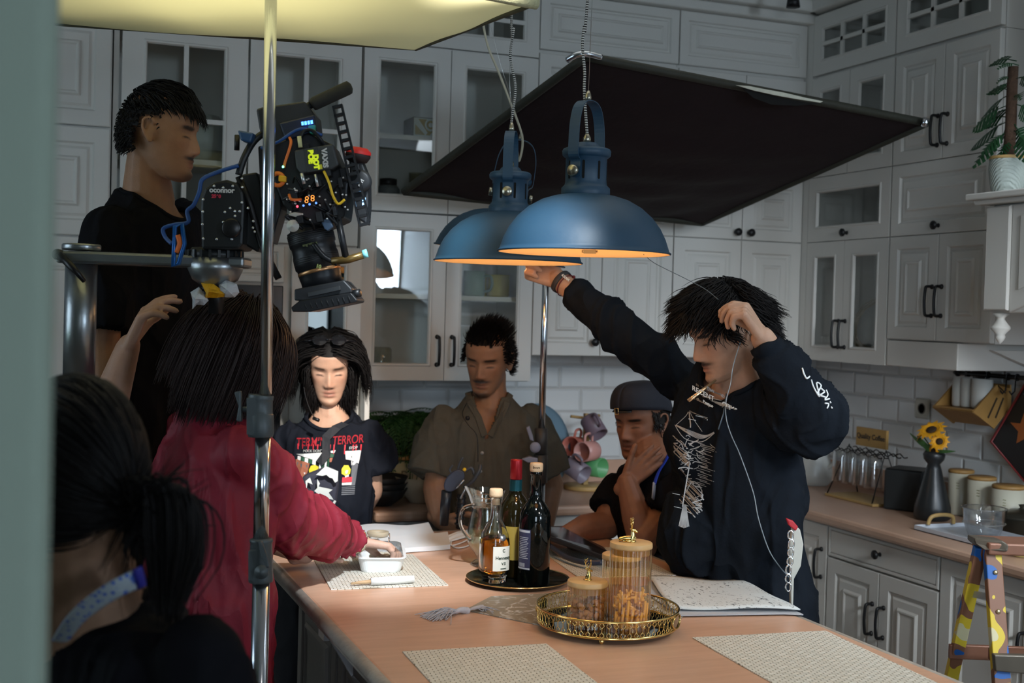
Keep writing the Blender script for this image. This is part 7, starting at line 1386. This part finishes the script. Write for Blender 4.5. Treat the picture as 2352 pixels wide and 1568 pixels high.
c=RW(2088,3.20); t=thing('black_box','matte black square box between the glass rack and the black vase','box',c); mx=M.Translation((c.x,c.y,.901))@M.Rotation(.55,4,'Z'); b=MB(); b.box((-.075,-.075,0),(.075,.075,.155),mx=mx); b.build('box_body',mat('box_black',(.012,.015,.016),.6),t,bev=.008); b=MB(); b.box((-.07,-.07,.1551),(.07,.07,.158),mx=mx); b.build('rim',black,t)
c=RW(2142,3.12); t=thing('vase','tall black conical vase with yellow flowers on the right worktop','vase',c); b=MB(); b.lathe([(.055,.001),(.066,.01),(.064,.05),(.045,.12),(.028,.185),(.022,.205),(.036,.222),(.040,.240),(.033,.252),(.03,.252),(.034,.24),(.018,.21),(0,.18)],c,n=44,cap=False); b.build('vase_body',mat('vase_black',(.015,.017,.018),.35,0,.1,10),t)
fy,fb_,fg=mat('petal_yellow',(.72,.33,.01),.6,0,.15,30),mat('flower_centre',(.03,.015,.005),.8),mat('leaf_green',(.05,.14,.035),.55,0,.2,15)
def flower(p_,n_,r,lab):
    t=thing('yellow_flower',lab,'flower',p_,'yellow flowers in the black vase'); n_=V(n_).normalized(); e1=n_.orthogonal().normalized(); e2=n_.cross(e1); b=MB()
    for k_ in range(22):
        q=k_*2*PI/22; rr=r*(1 if k_%2 else .82); d=e1*math.cos(q)+e2*math.sin(q); s_=n_.cross(d); b.add([p_+d*r*.25-s_*.003,p_+d*rr*.65-s_*r*.16+n_*.006,p_+d*rr+n_*.001,p_+d*rr*.65+s_*r*.16+n_*.006,p_+d*r*.25+s_*.003],[(0,1,2,3,4)])
    b.build('petals',fy,t,fix=False); b=MB(); b.ell(p_+n_*.003,(r*.33,r*.33,r*.14),M((e1,e2,n_)).transposed(),14); b.build('flower_centre',fb_,t); b=MB(); b.tube(bez([p_,p_-n_*.03-UZ*.02,c+UZ*.245],5),.0025,6); b.build('stem',fg,t)
pf=lambda px,py:ON(px,py,0,c.x-.005)
flower(pf(2140,988),(-.5,-.15,.75),.060,'largest yellow flower, topmost in the black vase'); flower(pf(2158,1014),(-.75,-.5,.35),.040,'middle yellow flower at the right of the bunch'); flower(pf(2145,1036),(-.9,.1,.1),.036,'lowest yellow flower just above the vase mouth'); flower(pf(2118,998),(-.6,.6,.5),.036,'yellow flower half hidden at the left of the bunch')
b=MB()
for px,py,w_,l_ in ((2120,1008,.05,.10),(2103,1000,.03,.08),(2170,1042,.014,.08)):
    tip=pf(px+(-14 if px<2150 else 25),py-6); base=c+UZ*.25; b.grid(lambda i,j:base.lerp(tip,i)+V((-.01,0,0))*math.sin(PI*i)+(V((0,.55,.83)))*(w_*(j-.5)*math.sin(PI*min(1,i*.93+.05))**.8),8,4)
b.build('leaves',fg,t)
cream=mat('canister_cream',(.52,.50,.40),.35,0,.03,6); lidm=mat('canister_lid',(.34,.19,.06),.5,0,.15,20)
for px,r,h,X,lab in ((2206,.046,.158,3.32,'tallest cream canister with wooden lid, next to the black vase'),(2254,.050,.150,3.30,'middle cream canister with wooden lid'),(2316,.056,.140,3.28,'widest cream canister with wooden lid, nearest the right edge')):
    c=RW(px,X); t=thing('canister',lab,'canister',c,'cream canisters with wooden lids'); b=MB(); b.lathe([(r-.002,.001),(r,.004),(r,h),(0,h)],c,n=40); b.build('canister_body',cream,t); b=MB(); b.lathe([(r+.001,h),(r+.001,h+.010),(r-.003,h+.013),(0,h+.013)],c,n=40); b.build('lid',lidm,t)
    b=MB(); q=math.atan2(-.35,-1)
    for k_ in range(3): wraptext(b,('Rice','Sugar','Tea')[k_] if False else '~',.02,c,r+.0005,q+.25,h-.035-.010*k_)
    b.build('leaf_motif',mat('motif_olive',(.22,.21,.10),.6),t)
# clear bowl + white tray
a0,a1=RW(2165,3.02),RW(2335,2.95); t=thing('serving_tray','white rectangular tray with wooden handle under the clear glass bowl','tray',(a0+a1)/2); b=MB(); b.box((2.90,a1.y,.901),(3.13,a0.y,.905)); 
for k_ in ((2.90,a1.y,2.903,a0.y),(3.127,a1.y,3.13,a0.y),(2.90,a0.y-.003,3.13,a0.y),(2.90,a1.y,3.13,a1.y+.003)): b.box((k_[0],k_[1],.901),(k_[2],k_[3],.918))
b.build('tray_body',mat('tray_white',(.48,.50,.54),.4),t,bev=.001); b=MB(); yy=a0.y-.012; b.tube(bez([(2.95,yy,.918),(2.96,yy-.004,.945),(3.0,yy-.006,.952),(3.05,yy-.004,.945),(3.06,yy,.918)],5),.007,8); b.build('wooden_handle',wd,t)
c=RW(2262,3.02); c.z=.906; t=thing('glass_bowl','clear glass mixing bowl on the white tray','bowl',c); b=MB(); b.lathe([(.045,0),(.05,.004),(.066,.05),(.073,.098),(.076,.10),(.071,.098),(.062,.05),(.045,.008),(0,.007)],c,n=44,cap=False); b.build('bowl_body',tg,t)
for k_ in range(2): b=MB(); b.tube([c+V(((.073-.004*k_)*math.cos(q),(.073-.004*k_)*math.sin(q),.099-.05*k_)) for q in np.linspace(0,2*PI,40,endpoint=False)],.002,6,close=True); b.build('rim',glass,t)
c=RW(2352,3.24); t=thing('cooking_pot','dark pot with a domed lid at the right edge of the worktop','pot',c); b=MB(); b.lathe([(.07,.001),(.085,.01),(.09,.055),(.093,.057),(0,.057)],c,n=36); b.build('pot_body',mat('pot_dark',(.035,.033,.025),.3,.3),t); b=MB(); b.lathe([(.094,.057),(.09,.064),(.05,.08),(.02,.084),(.012,.09),(.018,.10),(0,.103)],c,n=36); b.build('lid',MT['pot_dark'],t)
c=RW(2352,2.92); t=thing('small_bowl','pale yellow bowl just above the ladder top at the right edge','bowl',c); b=MB(); b.lathe([(.03,.001),(.05,.02),(.06,.035),(.056,.035),(0,.01)],c,n=30,cap=False); b.build('bowl_body',mat('bowl_yellow',(.55,.45,.18),.4),t)
# wall: socket, rail with hooks, shelf with cups, tray
def WR(px,py,X=3.418): return ON(px,py,0,X)
c=WR(2121,938); t=struct(MB().box((3.408,c.y-.041,c.z-.041),(3.4185,c.y+.041,c.z+.041)).build('wall_socket',mat('socket_cream',(.42,.41,.35),.4),bev=.006)); b=MB(); b.lathe([(.022,0),(.021,.002),(.017,-.001),(0,-.002)],(3.408,c.y,c.z),(-1,0,0),24); s2=struct(b.build('wall_socket_insert',mat('socket_grey',(.12,.12,.11),.5)))
t2=bpy.data.objects['wall_socket']; del t2['kind']; tag(t2,'cream wall socket on the tiles above the vase','wall socket'); s2.parent=t2; s2.name='insert'; del s2['kind']
a_,b_=WR(2205,856,3.36),WR(2352,868,3.36); zr=(a_.z+b_.z)/2; t=thing('hook_rail','black iron rail with finial and hooks on the right tiled wall','rail',(3.36,a_.y,zr)); b=MB(); b.tube([(3.36,a_.y,zr),(3.36,b_.y-.5,zr)],.0085,12); b.ell((3.36,a_.y+.012,zr),.014); b.ell((3.36,a_.y+.026,zr),.008); b.build('rail',black,t)
c=WR(2222,860,3.36); b=MB(); b.tube([(3.36,c.y,zr),(3.417,c.y,zr)],.008,10); b.lathe([(.034,0),(.034,.006),(.012,.012),(0,.012)],(3.418,c.y,zr),(-1,0,0),24); b.box((3.352,c.y-.006,zr-.012),(3.368,c.y+.006,zr+.03)); b.build('wall_bracket',black,t)
for px in (2270,2316,2337,2368): c=WR(px,862,3.36); b=MB(); b.tube([(3.36+.011*math.cos(q),c.y,zr+.011*math.sin(q)) for q in np.linspace(0,2*PI,12,endpoint=False)],.003,6,close=True); b.tube([(3.352,c.y,zr-.011),(3.350,c.y,zr-.05),(3.335,c.y,zr-.062),(3.325,c.y,zr-.05)],.003,6); b.build('hook',black,t)
# wooden cup shelf
pA,pB=WR(2166,934,3.30),WR(2275,946,3.30); zs_=pA.z; ya,yb=pA.y-.02,pB.y+.02
t=thing('cup_shelf','slatted wooden shelf hung from the rail holding three white cups','shelf',(3.34,(ya+yb)/2,zs_)); sw=mat('shelf_wood',(.33,.18,.05),.5,0,.2,20)
b=MB(); b.prism([(3.24,0,zs_+.012),(3.245,0,zs_),(3.40,0,zs_-.035),(3.40,0,zs_-.023)],V((0,0,0))) if False else b.prism([(3.235,ya,zs_+.008),(3.235,ya,zs_),(3.41,ya,zs_-.003),(3.41,ya,zs_+.006)],V((0,yb-ya,0))); b.build('board',sw,t)
b=MB(); b.prism([(3.235,ya,zs_+.002),(3.235,ya,zs_-.002),(3.33,ya,zs_-.055),(3.335,ya,zs_-.05)],V((0,yb-ya,0))); b.build('front_board',sw,t)
for yy in (ya,yb): b=MB(); b.prism([(3.235,yy-.004,zs_),(3.335,yy-.004,zs_-.062),(3.41,yy-.004,zs_+.02),(3.41,yy-.004,zs_+.085),(3.34,yy-.004,zs_+.10)],V((0,.008,0))); e=b.build('side_board',sw,t)
b=MB()
for k_ in (0,1): b.prism([(3.30+.035*k_,yb-.0045,zs_-.02),(3.306+.035*k_,yb-.0045,zs_-.024),(3.345+.03*k_,yb-.0045,zs_+.05),(3.339+.03*k_,yb-.0045,zs_+.054)],V((0,-.001,0)))
b.build('slot',mat('slot_dark',(.03,.02,.01),.9),e); b=MB(); b.box((3.405,yb,zs_+.085),(3.412,ya,zs_+.10)); b.build('back_rail',sw,t); b=MB(); b.tube([(3.345,yb,zs_+.10),(3.35,WR(2316,862,3.36).y,zr-.06)],.002,6); b.build('hanging_wire',black,t)
for px,lab in ((2212,'left white cup on the hung wooden shelf'),(2232,'middle white cup on the hung wooden shelf'),(2262,'right white cup on the hung wooden shelf, widest in view')): c=WR(px,930,3.33); c=V((3.315,c.y,zs_+.0095)); t=thing('white_cup',lab,'cup',c,'white cups on the wooden shelf'); b=MB(); cupl(b,c,.030 if px!=2262 else .038,.108,foot=.88); b.build('cup_body',ceram,t)
c=WR(2365,985,3.39); t=thing('hanging_tray','dark tray with red edge and leaf pattern hanging on the right wall','tray',c); b=MB(); mx=M.Translation((3.385,c.y,c.z-.02))@M.Rotation(.62,4,'X'); b.box((-.004,-.12,-.14),(.004,.12,.14),mx=mx); b.build('tray_body',mat('tray_black',(.015,.015,.016),.4),t,bev=.003)
b=MB(); b.tube([mx@V((-.005,y_,z_)) for y_,z_ in ((-.12,-.14),(.12,-.14),(.12,.14),(-.12,.14))],.006,8,close=True); b.build('red_rim',mat('rim_red',(.22,.03,.03),.4),t)
b=MB(); b.prism([mx@V((-.0045,y_,z_)) for y_,z_ in ((.02,.02),(.06,.05),(.05,.01),(.09,-.02),(.04,-.02),(.02,-.06),(.0,-.02),(-.03,-.01))],V((-.001,0,0))); b.build('leaf_motif',mat('motif_orange',(.4,.12,.03),.6),t)
c=WR(1903,905,3.405); b=MB(); b.ell(c,(.006,.012,.016)); tag(b.build('sticker',mat('sticker_yellow',(.6,.5,.02),.6)),'small yellow sticker on the tiles in the back corner','sticker')
# plant on the mantel shelf
c=ON(2313,440,0,2.97); c=V((2.97,c.y,2.036)); t=thing('potted_plant','split-leaf plant on a brown moss pole in a white ribbed pot on the hood','potted plant',c); potm=mat('pot_textured',(.42,.47,.43),.5,0,.06,20); N,L,bb=nodes_of(potm); wv=N.new('ShaderNodeTexWave'); wv.inputs['Scale'].default_value=55; wv.inputs['Distortion'].default_value=3; wv.bands_direction='DIAGONAL'; bpn=N.new('ShaderNodeBump'); bpn.inputs['Distance'].default_value=.0025; tcx=N.new('ShaderNodeTexCoord'); L.new(tcx.outputs['Object'],wv.inputs[0]); L.new(wv.outputs['Fac'],bpn.inputs['Height']); L.new(bpn.outputs[0],bb.inputs['Normal'])
b=MB(); b.lathe([(.038,0),(.045,.004),(.054,.04),(.060,.09),(.058,.115),(.057,.122),(.05,.122),(0,.11)],c,n=44,cap=False); b.build('pot',potm,t); b=MB(); b.lathe([(.057,.121),(.059,.123),(.059,.131),(.05,.132),(0,.128)],c,n=40); b.build('wooden_rim',wd,t); b=MB(); b.tube([c+V((0,0,.12)),c+V((.002,-.004,.22)),c+V((-.002,-.008,.34)),c+V((-.004,-.012,.42))],[.019,.018,.017,.016],12); b.build('moss_pole',mat('moss_brown',(.09,.05,.03),.95,0,.4,80,.8),t)
lf=mat('monstera_green',(.012,.060,.020),.42,0,.3,14)
def monst(base,tip,w_,nrm,rnd):
    L_=(tip-base).length; d=(tip-base)/L_; s_=d.cross(nrm).normalized(); up=s_.cross(d); pts=[]; b=MB(); n=7; cen=[base+d*L_*(.30+.70*i/n)-UZ*.035*(i/n)**2 for i in range(n+1)]
    for sg in (-1,1):
        for i in range(n):
            f=(i+.4)/n; wl=w_*math.sin(PI*min(.98,.25+f*.75))**.8; a=cen[i]; c_=cen[i+1]; q=(a+c_)/2+s_*sg*wl+d*wl*.25-up*wl*.3; sg_=L_*.7/n; b.add([a,a.lerp(q,.6)-d*sg_*.12,q-d*sg_*.42,q+d*sg_*.50,c_.lerp(q,.6)+d*sg_*.14,c_],[(0,1,2,3,4,5)])
    b.tube([base,cen[0]],.0018,5); return b
rnd=random.Random(14)
for x0,y0,x1,y1,w_ in ((2335,140,2272,128,.022),(2340,150,2292,135,.018),(2330,180,2290,168,.018),(2322,190,2285,195,.020),(2325,215,2258,245,.040),(2325,210,2270,190,.030),(2328,225,2345,205,.025),(2318,240,2235,275,.055),(2322,270,2258,262,.040),(2322,275,2232,318,.050),(2318,300,2235,362,.040),(2322,300,2255,330,.045),(2325,310,2290,350,.035),(2330,285,2352,320,.04),(2335,240,2370,250,.04),(2335,180,2375,170,.03),(2330,300,2380,350,.045),(2328,260,2300,300,.035)):
    o_=monst(ON(x0,y0,0,2.97),ON(x1,y1,0,2.97-rnd.uniform(-.03,.08)),w_,V((-.7,rnd.uniform(-.3,.3),rnd.uniform(.4,.9))).normalized(),rnd).build('leaf',lf,t,fix=False)
# ------------------------------------------------------------------ step ladder
DL=2.95; lad=mat('ladder_paint',(.2,.09,.05),.5); N,L,bb=nodes_of(lad); nz=N.new('ShaderNodeTexNoise'); nz.inputs['Scale'].default_value=9; nz.inputs['Detail'].default_value=1.5; rp=N.new('ShaderNodeValToRGB'); rp.color_ramp.interpolation='CONSTANT'; e=rp.color_ramp.elements; e[0].color=(.01,.10,.36,1); e[1].position=.43; e[1].color=(.20,.09,.05,1)
for p_,cl in ((.50,(.60,.44,.03)),(.60,(.55,.50,.30))): x=rp.color_ramp.elements.new(p_); x.color=(*cl,1)
tcx=N.new('ShaderNodeTexCoord'); L.new(tcx.outputs['Object'],nz.inputs[0]); L.new(nz.outputs[0],rp.inputs[0]); L.new(rp.outputs[0],bb.inputs['Base Color'])
lw=mat('ladder_brown',(.20,.09,.055),.45,.2,.2,20); lc=mat('ladder_fitting',(.10,.085,.065),.4,.3,.2,20)
topz=P(2290,1245,DL); t=thing('step_ladder','paint-splashed brown, yellow and blue aluminium step ladder at the right edge','ladder',V((topz.x,topz.y,0)))
def lp_(x,y,d=DL): return P(x,y,d)
def beam(b,a_,c_,w_,dp): 
    d=(c_-a_).normalized(); s_=d.cross(TW).normalized(); q=d.cross(s_).normalized(); vs=[p_+s_*w_/2*i+q*dp/2*j for p_ in (a_,c_) for i,j in ((-1,-1),(1,-1),(1,1),(-1,1))]; b.add(vs,[(0,1,2,3),(7,6,5,4),(0,4,5,1),(1,5,6,2),(2,6,7,3),(3,7,4,0)])
fl=lp_(2278,1262); ff=lp_(2300,1568,DL-.06); k_=(0-fl.z)/(ff.z-fl.z); ff=fl.lerp(ff,k_); b=MB(); beam(b,fl,ff,.038,.022); b.build('front_rail',lad,t,bev=.002)
bl=lp_(2252,1256,DL+.02); bf=lp_(2182,1568,DL+.14); k_=(0-bl.z)/(bf.z-bl.z); bf=bl.lerp(bf,k_); b=MB(); beam(b,bl,bf,.030,.020); b.build('rear_rail',lad,t,bev=.002)
off=I(.40,0,.02); b=MB(); beam(b,fl+off,ff+off+I(.06,0,0),.038,.022); b.build('front_rail',lad,t,bev=.002); b=MB(); beam(b,bl+off,bf+off+I(.06,0,0),.03,.02); b.build('rear_rail',lad,t,bev=.002)
b=MB(); q=lp_(2272,1247,DL-.03); b.prism([q,q+off,q+off-TW*.11,q-TW*.11],UZ*-.028); b.build('top_cap',lw,t,bev=.004)
b=MB(); b.prism([lp_(2238,1235,DL),lp_(2305,1242,DL-.03),lp_(2318,1252,DL-.04),lp_(2315,1268,DL-.04),lp_(2262,1262,DL-.03),lp_(2240,1250,DL)],-TW*.05); b.build('corner_fitting',lc,t,bev=.004)
q=fl.lerp(ff,(1488-1262)/(1568-1262)*((lp_(2300,1568,DL-.06)-fl).length/(ff-fl).length)); 
for f_ in (.215,.44,.68): q=fl.lerp(ff,f_); b=MB(); b.prism([q+TW*.03,q+off+TW*.03,q+off-TW*.07,q-TW*.07],UZ*-.03); b.build('step',lw,t,bev=.003); b=MB(); b.prism([q+TW*.034+I(-.025,.008,0),q+TW*.034+I(.06,.008,0),q+TW*.034+I(.05,-.035,0),q+TW*.034+I(-.02,-.03,0)],TW*-.02); b.build('step_bracket',lc,t,bev=.003)
for f_ in (.25,.7): q=bl.lerp(bf,f_); b=MB(); beam(b,q+I(-.02,0,0),q+off+I(.04,0,0),.035,.015); b.build('rear_brace',lw,t,bev=.002)
b=MB(); q=fl.lerp(ff,.10); q2=bl.lerp(bf,.11); b.prism([q+UZ*.008,q2+UZ*.008,q2-UZ*.008,q-UZ*.008],-TW*.006); b.build('spreader',MT['bolt_steel'],t)
b=MB()
for f_ in (.045,.125): q=fl.lerp(ff,f_)+TW*.014; b.lathe([(.006,0),(.004,.002),(0,.003)],q,TW,12)
b.build('rivet',mat('rivet_brass',(.6,.5,.3),.3,.8),t)
